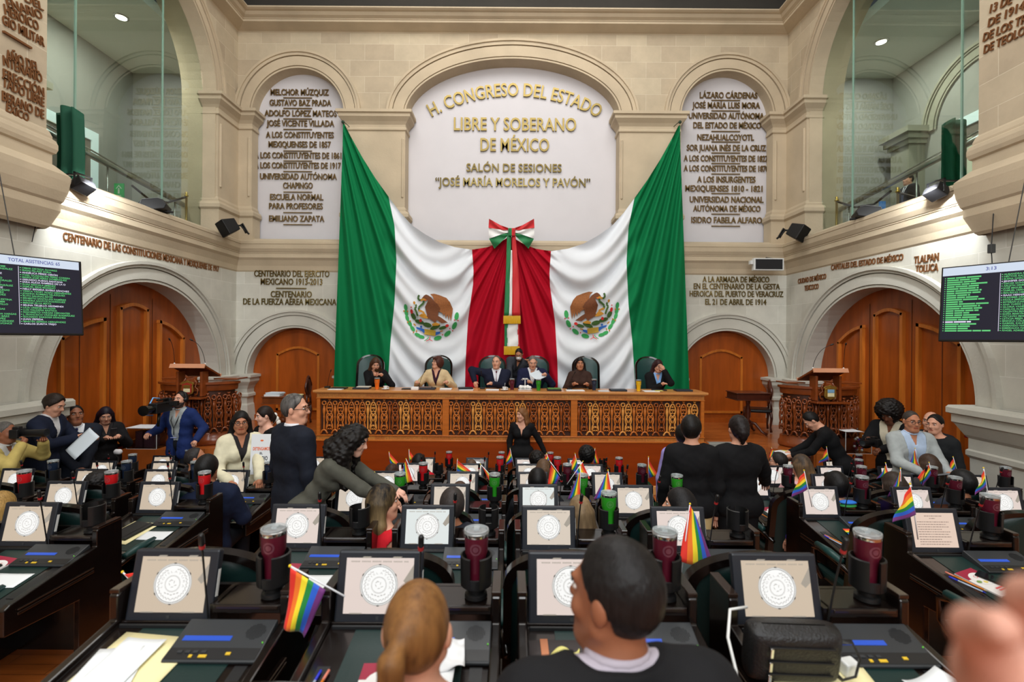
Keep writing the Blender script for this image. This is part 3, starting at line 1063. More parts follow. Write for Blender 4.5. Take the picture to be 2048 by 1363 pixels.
for sx, nm in ((-1, 'left'), (1, 'right')):
    # loop outline: top edge, two colour seams, bottom edge; from the knot outwards
    E_ = [[(1023 + sx * 5, 456), (1023 + sx * 22, 450), (1023 + sx * 45, 437)], [(1023 + sx * 5, 460), (1023 + sx * 22, 459), (1023 + sx * 46, 455)], [(1023 + sx * 5, 464), (1023 + sx * 22, 469), (1023 + sx * 45, 477)], [(1023 + sx * 5, 469), (1023 + sx * 20, 483), (1023 + sx * 34, 497)]]
    for k, (n2, m2) in enumerate((('red_band', ribbon_red), ('white_band', ribbon_white), ('green_band', ribbon_green))):
        mb = MB()
        for back in (0, 1):
            def fn(a, b):
                def ev(P):
                    q = min(1.999, a * 2)
                    i = int(q)
                    f = q - i
                    return (P[i][0] * (1 - f) + P[i + 1][0] * f, P[i][1] * (1 - f) + P[i + 1][1] * f)
                p, r = ev(E_[k]), ev(E_[k + 1])
                bulge = .10 * math.sin(PI * min(1, a * 1.02)) ** .7 + .02 * math.sin(a * 9 + k * 2 + b * 5)
                return bow_pt(p[0] * (1 - b) + r[0] * b, p[1] * (1 - b) + r[1] * b, -bulge * .6 if back else bulge)
            mb.grid(fn, 16, 6)
        mb.build(n2, m2, t, smooth=True)
mb = MB()
mb.grid(lambda a, b: bow_pt(1017 + a * 6.5, 456 + b * 16, .06 + .05 * math.sin(PI * (a * .5))), 6, 6, 0)
mb.grid(lambda a, b: bow_pt(1023.5 + a * 6.5, 456 + b * 16, .06 + .05 * math.sin(PI * (.5 + a * .5))), 6, 6, 1)
mb.build('knot', [ribbon_green, ribbon_red], t, smooth=True, solid=.02)
for n2, m2, q, dd in (('green_tail', ribbon_green, ((1014, 470, 1023, 470), (1012, 540, 1020, 540), (1008, 631, 1018, 631)), .05), ('white_tail', ribbon_white, ((1022, 500, 1025, 500), (1018, 560, 1026, 560), (1017, 631, 1025, 631)), .03), ('red_tail', ribbon_red, ((1024, 470, 1031, 470), (1025, 540, 1037, 540), (1024, 631, 1041, 631)), .055),
                      ('lower_green_tail', ribbon_green, ((1009, 630, 1017, 630), (1009, 660, 1015, 660), (1009, 694, 1015, 694)), .0), ('lower_white_tail', ribbon_white, ((1014, 630, 1036, 630), (1014, 660, 1036, 660), (1014.5, 694, 1037, 694)), .01), ('lower_red_tail', ribbon_red, ((1034, 630, 1038, 630), (1035, 660, 1038, 660), (1036, 694, 1039, 694)), .0)):
    mb = MB()

    def fn(a, b):
        q2 = min(1.999, b * 2)
        i = int(q2)
        f = q2 - i
        r = [q[i][j] * (1 - f) + q[i + 1][j] * f for j in range(4)]
        return bow_pt(r[0] * (1 - a) + r[2] * a, r[1], dd + .012 * math.sin(b * 14 + a * 3))
    mb.grid(fn, 4, 24)
    mb.build(n2, m2, t, smooth=True, solid=.008)
for q in ((1007, 1041, 631, 647, .06), (1008, 1039, 692, 709, .02)):
    mb = MB()
    mb.grid(lambda a, b: bow_pt(q[0] + (q[1] - q[0]) * a, q[2] + (q[3] - q[2]) * b, q[4] + .01 * math.sin(a * 60) * b), 60, 3)
    mb.build('fringe', fringe, t, solid=.01)
# ---------------------------------------------------------------- dais desk
dwA = mat('carved_wood_mid', (196, 112, 44), .38, var=.2, vscale=9, coat=.25)
dwB = mat('carved_wood_light', (222, 152, 72), .38, var=.16, vscale=9, coat=.25)
dwC = mat('carved_wood_dark', (156, 80, 28), .38, var=.2, vscale=9, coat=.25)
dw_top = mat('dais_top_wood', (206, 140, 78), .3, var=.12, vscale=4, stretch=(.3, 4, 4), coat=.3)
dw_rail = mat('dais_rail_wood', (188, 104, 36), .35, var=.15, vscale=5, stretch=(.4, 4, 4), coat=.3)
dw_panel = mat('dais_panel_wood', (142, 56, 6), .45, var=.12, vscale=3, stretch=(.35, 3, 3), coat=.05, spec=.25)
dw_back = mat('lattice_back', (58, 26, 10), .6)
inlay = brick_mat('inlay_wood', ('X', 'Z'), (176, 106, 44), (196, 134, 62), (150, 82, 30), .17, .2, .001, rough=.4, var=.3, bump=.3, coat=.2, grain=(16, 1, 16))


def mirror(pts):
    return [(-x, z) for x, z in pts]


def lattice_mesh(Hh=.78, Wd=.203):
    """one repeat of the carved front: a turned column and the pierced ogive beside it"""
    k = Hh / .78
    g = Wd / .203
    m = MB()

    def tb(pts, r=.0095):
        m.tube([(x * g, 0, z * k) for x, z in pts], r * 1.18, 6, flat=1.0)
    cx = -.1015
    m.lathe([(.011, .10), (.016, .12), (.014, .2), (.012, .34), (.018, .37), (.012, .39), (.02, .42), (.02, .43), (.026, .46), (.028, .5), (.026, .54), (.018, .57), (.02, .60)], 10, (cx * g, 0, 0))
    for q in range(1):
        n = 12
        tb([(cx + .034 * math.cos(2 * PI * i / n), .655 + .04 * math.sin(2 * PI * i / n)) for i in range(n + 1)], .012)
        tb([(cx + .05 * math.cos(PI * i / n), .03 + .06 * math.sin(PI * i / n)) for i in range(n + 1)], .015)
        tb([(cx - .07, .02), (cx - .05, .03)], .014)
        tb([(cx + .07, .02), (cx + .05, .03)], .014)
    tb([(cx - .02, .68), (cx, .7), (cx + .02, .68)], .01)
    tb([(-.02, .735), (0, .71), (.02, .735)], .012)
    side = [(-.05, .09), (-.058, .14), (-.05, .2), (-.036, .245), (-.05, .29), (-.058, .35), (-.05, .41), (-.036, .45), (-.05, .49), (-.056, .55), (-.046, .61), (-.024, .66), (0, .69)]
    for S in (side, mirror(side)):
        tb(S, .0125)
    for S in ([(-.036, .245), (-.012, .285), (-.03, .33), (-.04, .38), (-.022, .405), (0, .37)], [(-.036, .45), (-.008, .42), (0, .37)], [(-.036, .245), (0, .30), (0, .335)], [(-.048, .5), (-.024, .47), (0, .5), (0, .54)], [(-.024, .53), (-.034, .57), (-.014, .57), (0, .54)], [(-.014, .60), (0, .635)], [(-.05, .13), (-.03, .17), (-.036, .2), (-.012, .2), (0, .17), (0, .13)], [(-.04, .1), (-.02, .12), (0, .1)]):
        tb(S, .0095)
        tb(mirror(S), .0095)
    me = bpy.data.meshes.new('carved_lattice')
    me.from_pydata(m.v, [], m.f)
    me.polygons.foreach_set('use_smooth', [True] * len(m.f))
    me.materials.append(dwA)
    return me


LAT = lattice_mesh()


def lattice(parent, loc, rz, m, me=LAT, label=None):
    o = bpy.data.objects.new('carved_panel', me)
    COL.objects.link(o)
    o.parent = parent
    o.location = loc
    o.rotation_euler = (0, 0, rz)
    o.material_slots[0].link = 'OBJECT'
    o.material_slots[0].material = m
    return o


DZ, DY, DX = .95, 8.75, 3.53
t = thing('dais_desk', 'long carved wooden presiding desk with pierced front below the draped flags', 'desk', (0, DY, DZ))
m = MB()
m.box((-DX - .06, -.05, .875), (DX + .06, .58, .915))
m.box((-DX - .03, -.03, .86), (DX + .03, .56, .875))
m.build('desk_top', dw_top, t, bevel=.008)
m = MB()
m.box((-DX, 0, .775), (DX, .05, .86))
m.build('upper_frieze', inlay, t)
m = MB()
for z in (.76, .085):
    m.box((-DX - .01, -.02, z), (DX + .01, .06, z + .016))
m.box((-DX - .03, -.04, -.005), (DX + .03, .06, .02))
m.build('rail_mould', dw_rail, t, bevel=.004)
m = MB()
m.box((-DX, 0, .02), (DX, .05, .085))
m.build('lower_frieze', inlay, t)
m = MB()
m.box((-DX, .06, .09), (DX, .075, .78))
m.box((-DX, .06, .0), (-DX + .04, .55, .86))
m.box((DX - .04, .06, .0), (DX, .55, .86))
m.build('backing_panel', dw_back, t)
posts = (-DX + .03, -1.18, 1.16, DX - .03)
for x in posts:
    m = MB()
    m.box((x - (.06 if abs(x) < 2 else .03), -.012, .1), (x + (.06 if abs(x) < 2 else .03), .06, .765))
    m.build('panel_post', dw_rail, t, bevel=.005)
rnd = random.Random(3)
for a, b in zip(posts, posts[1:]):
    x0, x1 = a + .06, b - .06
    n = 11
    for i in range(n):
        c = x0 + (x1 - x0) * (i + .5) / n
        o = lattice(t, (c + .03, .035, .105), 0, rnd.choice((dwA, dwA, dwB, dwC, dwA, dwB)))
        o.scale = ((x1 - x0) / n / .203, 1, .66 / .76)
m = MB()
m.box((-DX - .05, DY - .03, .17), (DX + .05, DY + .02, DZ - .005))
struct(m, 'wall_dais_front', dw_panel, 'plain wooden front of the platform below the carved desk')
# ---------------------------------------------------------------- pulpits
crest_gold = mat('crest_gold', (184, 148, 70), .35, metal=.8)
crest_red = mat('crest_red', (150, 40, 26), .5)
crest_cream = mat('crest_cream', (222, 212, 170), .5)
crest_blue = mat('crest_blue', (120, 160, 190), .5)
black_pl = mat('black_plastic', (16, 16, 17), .42)
black_gl = mat('black_gloss', (12, 11, 11), .2, coat=.3)
paper = mat('paper_white', (226, 230, 232), .75)
paper2 = mat('paper_cool', (206, 216, 224), .75)
manila = mat('manila_card', (232, 222, 170), .7)
white_pl = mat('white_plastic', (214, 216, 214), .5)
chrome = mat('chrome', (210, 210, 208), .18, metal=1)
wood_pulp = mat('pulpit_wood', (124, 60, 24), .3, var=.2, vscale=8, coat=.35)
wood_pulp_l = mat('pulpit_light_wood', (196, 138, 104), .4, var=.08, vscale=3)


def gooseneck(parent, base, tip, sag, rhead=.011, rn=.0045, ring=None, name='microphone'):
    b, e = Vector(base), Vector(tip)
    pts = []
    for i in range(13):
        f = i / 12
        p = b.lerp(e, f)
        up = Vector((b.x, b.y, e.z)) if sag > 0 else Vector((e.x, e.y, b.z))
        q = (1 - f) ** 2 * b + 2 * f * (1 - f) * (b.lerp(e, .5).lerp(up, abs(sag))) + f * f * e
        pts.append(q)
    m = MB()
    m.tube(pts, rn, 6)
    o = m.build(name, black_pl, parent, smooth=True)
    d = (pts[-1] - pts[-2]).normalized()
    m = MB()
    m.tube([pts[-1] - d * .002, pts[-1] + d * .012, pts[-1] + d * .016, pts[-1] + d * .05, pts[-1] + d * .058], [rn, rhead, rhead * 1.1, rhead * 1.1, rhead * .7], 10)
    m.build('microphone_head', black_pl, o, smooth=True)
    if ring:
        m = MB()
        m.tube([pts[-1] - d * .004, pts[-1] + d * .008], rhead * 1.12, 10)
        m.build('light_ring', ring, o)
    return o


for s, nm in ((-1, 'left'), (1, 'right')):
    t = thing('pulpit', 'carved curved wooden pulpit with a slanted reading board on the %s of the dais' % nm, 'pulpit', (s * 5.49 + (-.06 if s < 0 else .0), 8.62, DZ))
    ax, ay, n = .66, .46, 11

    def arc(q, ax=ax, ay=ay):
        return (ax * math.cos(q), -ay * math.sin(q))
    m = MB()
    m.lathe([(.93, 0), (.99, .0), (1.04, .03), (1.04, .10), (1.0, .14), (.99, .2), (.95, .22)], 28, a0=PI, a1=2 * PI, sx=ax, sy=ay)
    m.build('base_mould', wood_pulp, t, smooth='auto')
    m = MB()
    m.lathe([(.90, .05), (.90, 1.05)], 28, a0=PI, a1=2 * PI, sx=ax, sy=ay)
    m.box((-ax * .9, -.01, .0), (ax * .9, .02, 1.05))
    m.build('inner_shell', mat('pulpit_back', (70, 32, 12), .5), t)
    m = MB()
    m.lathe([(.93, .93), (.98, .94), (1.0, .98), (1.0, 1.03), (1.06, 1.05), (1.06, 1.085), (.88, 1.09)], 28, a0=PI, a1=2 * PI, sx=ax, sy=ay)
    m.build('top_mould', wood_pulp, t, smooth='auto')
    for i in range(n):
        q = PI * (i + .5) / n
        x, y = arc(q)
        o = lattice(t, (x, y, .21), math.atan2(-y * ax * ax, -x * ay * ay) - PI / 2 + PI, wood_pulp)
        o.scale = (.9, 1.2, .94)
    m = MB()
    R_ = Matrix.Translation((-s * .12, -.34, 1.27)) @ Matrix.Rotation(rad(-24), 4, 'X')
    m.box((-.29, -.24, 0), (.29, .24, .035), 0, R_)
    m.build('reading_board', wood_pulp, t, bevel=.006)
    m = MB()
    m.box((-.295, .235, -.005), (.295, .25, .05), 0, R_)
    m.box((-.295, -.256, -.03), (.295, -.238, .045), 0, R_)
    m.build('board_lip', wood_pulp_l, t)
    for q in (-.2, .2):
        m = MB()
        m.box((q - .02 - s * .12, -.52, .86), (q + .02 - s * .12, -.34, 1.28))
        m.build('board_support', wood_pulp, t, bevel=.008)
    m = MB()
    m.box((-.28 - s * .1, -.62, .82), (.28 - s * .1, -.42, .85))
    m.build('crest_shelf', wood_pulp, t, bevel=.006)
    sh = [(-.085, .19), (-.1, .17), (-.085, .14), (-.09, .04), (-.075, .01), (0, -.015), (.075, .01), (.09, .04), (.085, .14), (.1, .17), (.085, .19), (.03, .2), (0, .215), (-.03, .2)]
    m = MB()
    m.prism([(x * 1.1 - s * .12, z * 1.1 + .9) for x, z in sh], -.565, -.545, 'y')
    cr = m.build('crest', crest_gold, t, bevel=.005)
    m = MB()
    m.prism([(x * .86 - s * .12, z * .86 + .915) for x, z in sh], -.572, -.564, 'y')
    m.build('crest_field', crest_red if s < 0 else crest_gold, cr)
    m = MB()
    m.box((-.055 - s * .12, -.578, .94), (.055 - s * .12, -.57, 1.0))
    m.build('crest_lower_field', crest_cream, cr)
    m = MB()
    m.box((-.055 - s * .12, -.578, 1.005), (.055 - s * .12, -.57, 1.06))
    m.build('crest_upper_field', crest_blue if s > 0 else crest_gold, cr)
    for q in (-.13, .13):
        m = MB()
        e = -s * .12
        m.tube([(e + q * .6, -.5, .87), (e + q, -.5, .9), (e + q * 1.1, -.5, .98), (e + q * .7, -.5, 1.02), (e + q * .9, -.5, 1.1), (e + q * .5, -.5, 1.16)], .012, 6)
        m.build('scroll', wood_pulp, t, smooth=True)
    for x0, x1 in ((-.62, -.28), (.3, .72)):
        m = MB()
        m.box((x0, -.14, 1.115), (x1, .2, 1.14))
        m.build('side_board', wood_pulp, t, bevel=.006)
    for q in (-.26, .26):
        dx = (.14 if q > 0 else 0) if s < 0 else (.22 if q < 0 else -.04)
        bz = (q - s * .12, -.5, 1.42)
        gooseneck(t, bz, (q - s * .12 - (dx if s < 0 else -dx), -.6, 1.80), .6)
        m = MB()
        m.lathe([(0, 0), (.018, 0), (.014, .03), (.0, .05)], 10, (q - s * .12, -.5, 1.385))
        m.build('microphone_base', white_pl, t, smooth=True)

# side tables and carved chairs beside the dais
wood_dk = mat('old_dark_wood', (70, 32, 20), .3, var=.2, vscale=8, coat=.3)
wood_md = mat('table_wood', (112, 58, 26), .32, var=.2, vscale=6, coat=.3)
leather_bk = mat('black_leather', (18, 18, 20), .38, bump=.08, bscale=90)
for px, py, D, mm, lab, sx in ((568, 790, 9.7, wood_md, 'brown pedestal side table stacked with papers left of the dais', 1), (1496, 783, 9.6, wood_dk, 'dark pedestal side table standing right of the dais', -1)):
    p = W(px, py, D)
    hgt = p.z - DZ
    t = thing('side_table', lab, 'table', (p.x, D, DZ))
    m = MB()
    m.box((-.34, -.25, hgt - .02), (.34, .25, hgt))
    m.box((-.32, -.23, hgt - .13), (.32, .23, hgt - .02))
    m.box((-.34, -.25, hgt - .15), (.34, .25, hgt - .13))
    m.build('table_top', mm, t, bevel=.006)
    m = MB()
    m.lathe([(.09, hgt - .15), (.05, hgt - .18), (.035, hgt - .26), (.055, hgt - .38), (.05, hgt - .5), (.03, hgt - .54), (.075, hgt - .6), (.06, .26), (.09, .22), (.05, .16), (0, .15)], 16, (0, 0, 0))
    m.build('pedestal', mm, t, smooth=True)
    for k in range(4):
        q = PI / 4 + k * PI / 2
        c, s_ = math.cos(q), math.sin(q)
        m = MB()
        m.tube([(c * .03, s_ * .03, .24), (c * .14, s_ * .14, .22), (c * .26, s_ * .26, .08), (c * .36, s_ * .36, .035)], [.035, .032, .026, .03], 8)
        m.build('foot', mm, t, smooth=True)


def carved_chair(loc, rz, label):
    t = thing('carved_chair', label, 'chair', loc, rz)
    m = MB()
    m.box((-.24, -.24, .40), (.24, .24, .47))
    m.build('seat', leather_bk, t, bevel=.03, seg=3)
    for x in (-.21, .21):
        for y in (-.21, .21):
            m = MB()
            m.tube([(x, y, .42), (x * 1.08, y * 1.08, .3), (x * .98, y, .12), (x * 1.06, y * 1.06, .02)], [.03, .026, .018, .024], 8)
            m.build('leg', wood_dk, t, smooth=True)
    m = MB()
    n = 20
    pts = [(.22 * math.cos(q) * (1 + .12 * math.cos(4 * q)), -.22, .82 + .20 * math.sin(q) * (1 + .1 * math.cos(4 * q))) for q in [2 * PI * i / n for i in range(n + 1)]]
    m.tube(pts, .024, 8)
    for x in (-.15, .15):
        m.tube([(x, -.22, .66), (x * 1.2, -.23, .44)], .022, 8)
    m.build('back_frame', wood_dk, t, smooth=True)
    m = MB()
    m.ball((0, -.22, .82), (.19, .03, .17), 16, 8)
    m.build('back_pad', leather_bk, t, smooth=True)
    m = MB()
    pts = [(.19 * math.cos(q) * (1 + .12 * math.cos(4 * q)), -.205, .82 + .165 * math.sin(q) * (1 + .1 * math.cos(4 * q))) for q in [2 * PI * i / n for i in range(n + 1)]]
    m.tube(pts, .007, 6)
    m.build('nail_trim', chrome, t, smooth=True)
    return t


p = W(590, 800, 10.2)
carved_chair((p.x + .05, 10.2, DZ), rad(100), 'dark carved chair half hidden by the paper-laden side table')
p = W(1530, 800, 9.85)
carved_chair((p.x - .10, 9.95, DZ), rad(70), 'dark carved chair with silver nail trim behind the right side table')
for i, (px, py, D, w_, d_, m_, rz) in enumerate(((548, 789, 9.62, .30, .22, paper, .05), (551, 786, 9.64, .29, .21, paper2, -.08), (590, 789, 9.64, .26, .20, manila, .1))):
    p = W(px, py, D)
    t = thing('paper_stack', ('lower white paper stack on the left side table', 'upper bluish paper stack on the left side table', 'cream folder of papers on the left side table')[i], 'papers', (p.x, D, W(568, 790, 9.7).z + .001 + (.036 if i == 1 else 0)), rz)
    m = MB()
    h = (.034, .03, .026)[i]
    for q in range(5):
        m.cbox((rnd.uniform(-.008, .008), rnd.uniform(-.008, .008), h * (q + .5) / 5), (w_, d_, h / 5), 0)
    m.build('sheets', m_, t)
# ---------------------------------------------------------------- transparent ballot boxes
acrylic = mat('clear_acrylic', (236, 240, 240), .03, trans=1., ior=1.2)
for px0, px1, py, D, lab, dk in ((252, 312, 893, 7.96, 'clear acrylic box with papers on its lid on the left platform', 1), (1692, 1744, 905, 7.98, 'clear acrylic box holding colourful balls on the right platform', 0)):
    a, b = W(px0, py, D), W(px1, py, D)
    w_, h = b.x - a.x, .34 if dk else .36
    t = thing('acrylic_box', lab, 'box', ((a.x + b.x) / 2, D + .17, DZ + .002))
    m = MB()
    k = w_ / 2
    for q in ((-k, -.16, 0, k, -.154, h), (-k, .154, 0, k, .16, h), (-k, -.154, 0, -k + .006, .154, h), (k - .006, -.154, 0, k, .154, h), (-k, -.16, -.0, k, .16, .006)):
        m.box(q[:3], q[3:])
    m.build('clear_walls', acrylic, t)
    m = MB()
    for x in (-k, k):
        for y in (-.16, .16):
            m.box((x - .004, y - .004, 0), (x + .004, y + .004, h))
    for y in (-.16, .16):
        for z in (0, h):
            m.box((-k, y - .004, z - .003), (k, y + .004, z + .003))
    m.build('bright_edges', mat('acrylic_edge', (214, 220, 220), .2, alpha=.7), t)
    m = MB()
    if dk:
        m.box((-k + .1, -.1, .01), (-k + .22, .05, h - .06))
        m.box((k - .25, -.1, .01), (k - .1, .05, h - .08))
        m.build('dark_insert', mat('plum_card', (66, 40, 52), .5), t)
    q = MB()
    q.box((-k - .01, -.17, h + .003), (k * .3, .15, h + .010))
    if dk:
        q.box((k * .25, -.15, h + .004), (k + .02, .16, h + .012))
    q.build('lid_papers', paper, t)
for i in range(26 if True else 0):
    px = 1716 + rnd.gauss(0, 6)
    x = W(px, 900, 8.12).x
    z = DZ + .03 + abs(rnd.gauss(0, .10))
    if z > DZ + .3:
        z = DZ + .06
    o = MB().ball((0, 0, 0), .022, 10, 6).build('small_ball', rnd.choice((white_pl, mat('ball_purple', (84, 50, 132), .4), mat('ball_maroon', (104, 26, 48), .4), mat('ball_orange', (214, 120, 50), .4), black_pl)), smooth=True, loc=(x, 8.14 + rnd.uniform(-.06, .06), z))
    tag(o, 'small coloured ball heaped in the clear box on the right platform', 'ball', 'balls in the acrylic box')
# ---------------------------------------------------------------- television screens
N2 = ['ALEJANDRA FIGUEROA ADAME', 'HÉCTOR RAÚL GARCÍA GONZÁLEZ', 'ELENA GARCÍA MARTÍNEZ', '*JENNIFER GONZÁLEZ LÓPEZ', 'ÓSCAR GONZÁLEZ YÁÑEZ', 'ARLETH GRIMALDO OSORIO', 'JOSÉ MIGUEL GUTIÉRREZ MORALES', 'SAMUEL HERNÁNDEZ CRUZ', 'MAURILIO HERNÁNDEZ GONZÁLEZ', '*ISAAC HERNÁNDEZ MÉNDEZ', 'VLADIMIR HERNÁNDEZ VILLEGAS', 'PAOLA JIMÉNEZ HERNÁNDEZ', 'ESTEBAN JUÁREZ HERNÁNDEZ', 'ANA YURIXI LEYVA PIÑÓN', 'GLORIA VANESSA LINARES ZETINA', 'CARLOS ALBERTO LÓPEZ IMM', 'VALENTÍN MARTÍNEZ CASTILLO', 'SOFÍA MARTÍNEZ MOLINA', 'OCTAVIO MARTÍNEZ VARGAS', 'LETICIA MEJÍA GARCÍA', 'BRENDA COLETTE MIRANDA VARGAS', 'GABRIEL KALID MOHAMED BÁEZ', 'ARMANDO NAVARRETE LÓPEZ', 'ESMERALDA NAVARRO HERNÁNDEZ', 'ÁNGEL ADRIEL NEGRETE AVONCE']
N3 = ['OMAR ORTEGA ÁLVAREZ', 'ISAÍAS PELÁEZ SORIA', '*ANGÉLICA PÉREZ CERÓN', 'ITZEL GUADALUPE PÉREZ CORREA', 'MARÍA JOSÉ PÉREZ DOMÍNGUEZ', '*GERARDO PLIEGO SANTANA', '*SARA ALICIA RAMÍREZ DE LA O', 'ELÍAS RESCALA JIMÉNEZ', 'SAMUEL RÍOS MORENO', '*NELLY BRÍGIDA RIVERA SÁNCHEZ', 'YESICA YANET ROJAS HERNÁNDEZ', 'JOANNA ROMERO VELÁZQUEZ', 'RUTH SALINAS REYES', 'ERNESTO SANTILLÁN RAMÍREZ', 'SANDRA SANTOS RODRÍGUEZ', 'MIRIAM SILVA MATA', '*SELINA TRUJILLO ARIZMENDI', 'LILIA URBINA SALAZAR', 'LUIS VALDEÑA BASTIDA', 'RIGOBERTO VARGAS CERVANTES', 'J. FRANCISCO VÁZQUEZ RODRÍGUEZ', 'EDUARDO ZARZOSA SÁNCHEZ', '*JUAN ZEPEDA', 'MARTÍN ZEPEDA HERNÁNDEZ', '*CARLOS ZURITA TREJO']
N1 = [18, 17, 15, 21, 18, 17, 19, 19, 13, 17, 20, 9, 22, 18, 20, 18, 13, 18, 17, 18, -14, 16, 14, 13, 24]
tv_navy = mat('tv_navy', (26, 30, 56), .3, emit=.5)
tv_bar = mat('tv_bar', (214, 226, 244), .3, emit=.85)
tv_green = mat('tv_green', (104, 218, 132), .3, emit=.75)
tv_white = mat('tv_white', (230, 228, 250), .3, emit=.85)
tv_violet = mat('tv_violet', (120, 120, 200), .3, emit=.6)
tv_frame = mat('tv_frame', (10, 10, 11), .3)


def television(s, nm):
    X, Y, Z = s * 5.215, 4.79, 3.25
    t = thing('television', 'large wall television listing green names on the %s side of the hall' % nm, 'television', (X, Y, Z))
    ang = math.atan2(.54, .35) - 0
    # screen frame: local x along the picture, local -y towards the viewers
    t.rotation_euler = (rad(-7), 0, (ang if s < 0 else -ang))
    w_, h = 1.45, .84
    m = MB()
    m.box((-w_ / 2, 0, -h / 2), (w_ / 2, .05, h / 2))
    m.box((-.4, .05, -.3), (.4, .09, .25))
    m.build('housing', tv_frame, t, bevel=.006)
    m = MB()
    m.add([(-.71, -.002, -.40), (.71, -.002, -.40), (.71, -.002, .405), (-.71, -.002, .405)], [(0, 1, 2, 3)])
    m.build('screen', tv_navy, t)
    m = MB()
    m.add([(-.71, -.004, .315), (.70, -.004, .315), (.70, -.004, .405), (-.71, -.004, .405)], [(0, 1, 2, 3)])
    m.build('title_bar', tv_bar, t)

    def put(body, x, z, hc, mt, wmax=None, mb=None):
        v, f = text_mesh(body, hc, None, extrude=0, align='LEFT', bold=.02)
        L = max(p[0] for p in v)
        k = min(1, wmax / L) if wmax else 1
        mb.add([(x + a * k, -.006, z + b) for a, b, c in v], f)
    m = MB()
    put('3:13', -.36, .345, .034, tv_violet, None, m)
    put('TOTAL ASISTENCIAS: 65', .14, .345, .034, tv_violet, .40, m)
    m.build('title_text', mat('title_ink', (90, 100, 170), .5), t)
    mg, mw, ml = MB(), MB(), MB()
    for ci, (x, names) in enumerate(((-.69, N1), (-.235, N2), (.225, N3))):
        if ci:
            ml.add([(x - .012, -.005, .30), (x - .008, -.005, .30), (x - .008, -.005, -.31), (x - .012, -.005, -.31)], [(0, 1, 2, 3)])
        for i, nme in enumerate(names):
            z = .277 - i * .0245
            if isinstance(nme, int):
                mb = mw if nme < 0 else mg
                k, x2 = abs(nme), x + .02
                mb.add([(x, -.006, z + .004), (x + .009, -.006, z + .004), (x + .009, -.006, z + .013), (x, -.006, z + .013)], [(0, 1, 2, 3)])
                while k > 0:
                    q = min(k, rnd.randint(4, 8))
                    mb.add([(x2, -.006, z), (x2 + q * .0165, -.006, z), (x2 + q * .0165, -.006, z + .016), (x2, -.006, z + .016)], [(0, 1, 2, 3)])
                    x2 += q * .0165 + .007
                    k -= q + 1
            else:
                mb = mw if nme[0] == '*' else mg
                b = nme.lstrip('*')
                mb.add([(x, -.006, z + .004), (x + .009, -.006, z + .004), (x + .009, -.006, z + .013), (x, -.006, z + .013)], [(0, 1, 2, 3)])
                put(b, x + .016, z, .0165, None, min(.41, .0145 * len(b)), mb)
    mg.build('green_names', tv_green, t)
    mw.build('white_names', tv_white, t)
    ml.build('column_lines', tv_white, t)
    m = MB()
    for x in (-.2, .2):
        m.tube([(x, .04, .4), (x * .5, .03, 1.28)], .005, 6)
    m.build('hanging_cable', mat('cable_grey', (60, 60, 58), .6), t)
    return t


television(-1, 'left')
television(1, 'right')
# ---------------------------------------------------------------- loud speakers and flood lights on the ledge
spk = mat('speaker_black', (20, 20, 21), .5)
spk_top = mat('speaker_grey_top', (120, 122, 124), .45)
for s, nm, px, py, D in ((-1, 'left', 458, 453, 9.75), (1, 'right', 1594, 463, 9.75)):
    p = W(px, py, D)
    t = thing('loudspeaker', 'black wedge loudspeaker on the ledge in the %s corner' % nm, 'loudspeaker', p, 0, None, (rad(28), rad(s * 8), s * rad(38)))
    m = MB()
    m.add([(-.17, -.15, -.16), (.17, -.15, -.16), (.17, -.15, .16), (-.17, -.15, .16), (-.09, .15, -.12), (.09, .15, -.12), (.09, .15, .12), (-.09, .15, .12)], [(0, 1, 2, 3), (7, 6, 5, 4), (0, 4, 5, 1), (1, 5, 6, 2), (2, 6, 7, 3), (3, 7, 4, 0)])
    m.build('cabinet', spk, t, bevel=.02)
    m = MB()
    m.add([(-.155, -.153, -.145), (.155, -.153, -.145), (.155, -.153, .145), (-.155, -.153, .145)], [(0, 1, 2, 3)])
    m.build('grille', mat('speaker_grille', (9, 9, 10), .8), t)
    m = MB()
    e = t.matrix_world.inverted() if False else None
    m.tube([(0, .15, -.02), (0, .24, -.05), (0, .26, -.16), (0, .30, -.26)], .02, 8)
    m.cbox((0, .27, -.12), (.10, .02, .20))
    m.build('wall_bracket', spk, t)
for s, nm, px, py, D in ((-1, 'left', 310, 413, 8.2), (1, 'right', 1735, 428, 8.2)):
    p = W(px, py, D)
    t = thing('ledge_box_lamp', 'grey topped black box fixture on the %s ledge below the glass' % nm, 'lamp', p, 0, None, (rad(12), 0, s * rad(66)))
    m = MB()
    m.prism([(-.18, -.09), (.16, -.09), (.20, -.02), (.16, .06), (.10, .09), (-.12, .09), (-.18, .04)], -.20, .20, 'x')
    m.build('housing', spk, t, bevel=.01)
    m = MB()
    m.prism([(-.185, .0), (-.12, .094), (.10, .094), (.165, .064), (.16, .06), (.10, .088), (-.12, .088), (-.178, .0)], -.203, .203, 'x')
    m.build('top_cover', spk_top, t)
    m = MB()
    m.tube([(0, .1, -.08), (0, .24, -.12)], .02, 8)
    m.build('bracket', spk, t)
flood = mat('floodlight_black', (22, 22, 24), .45)
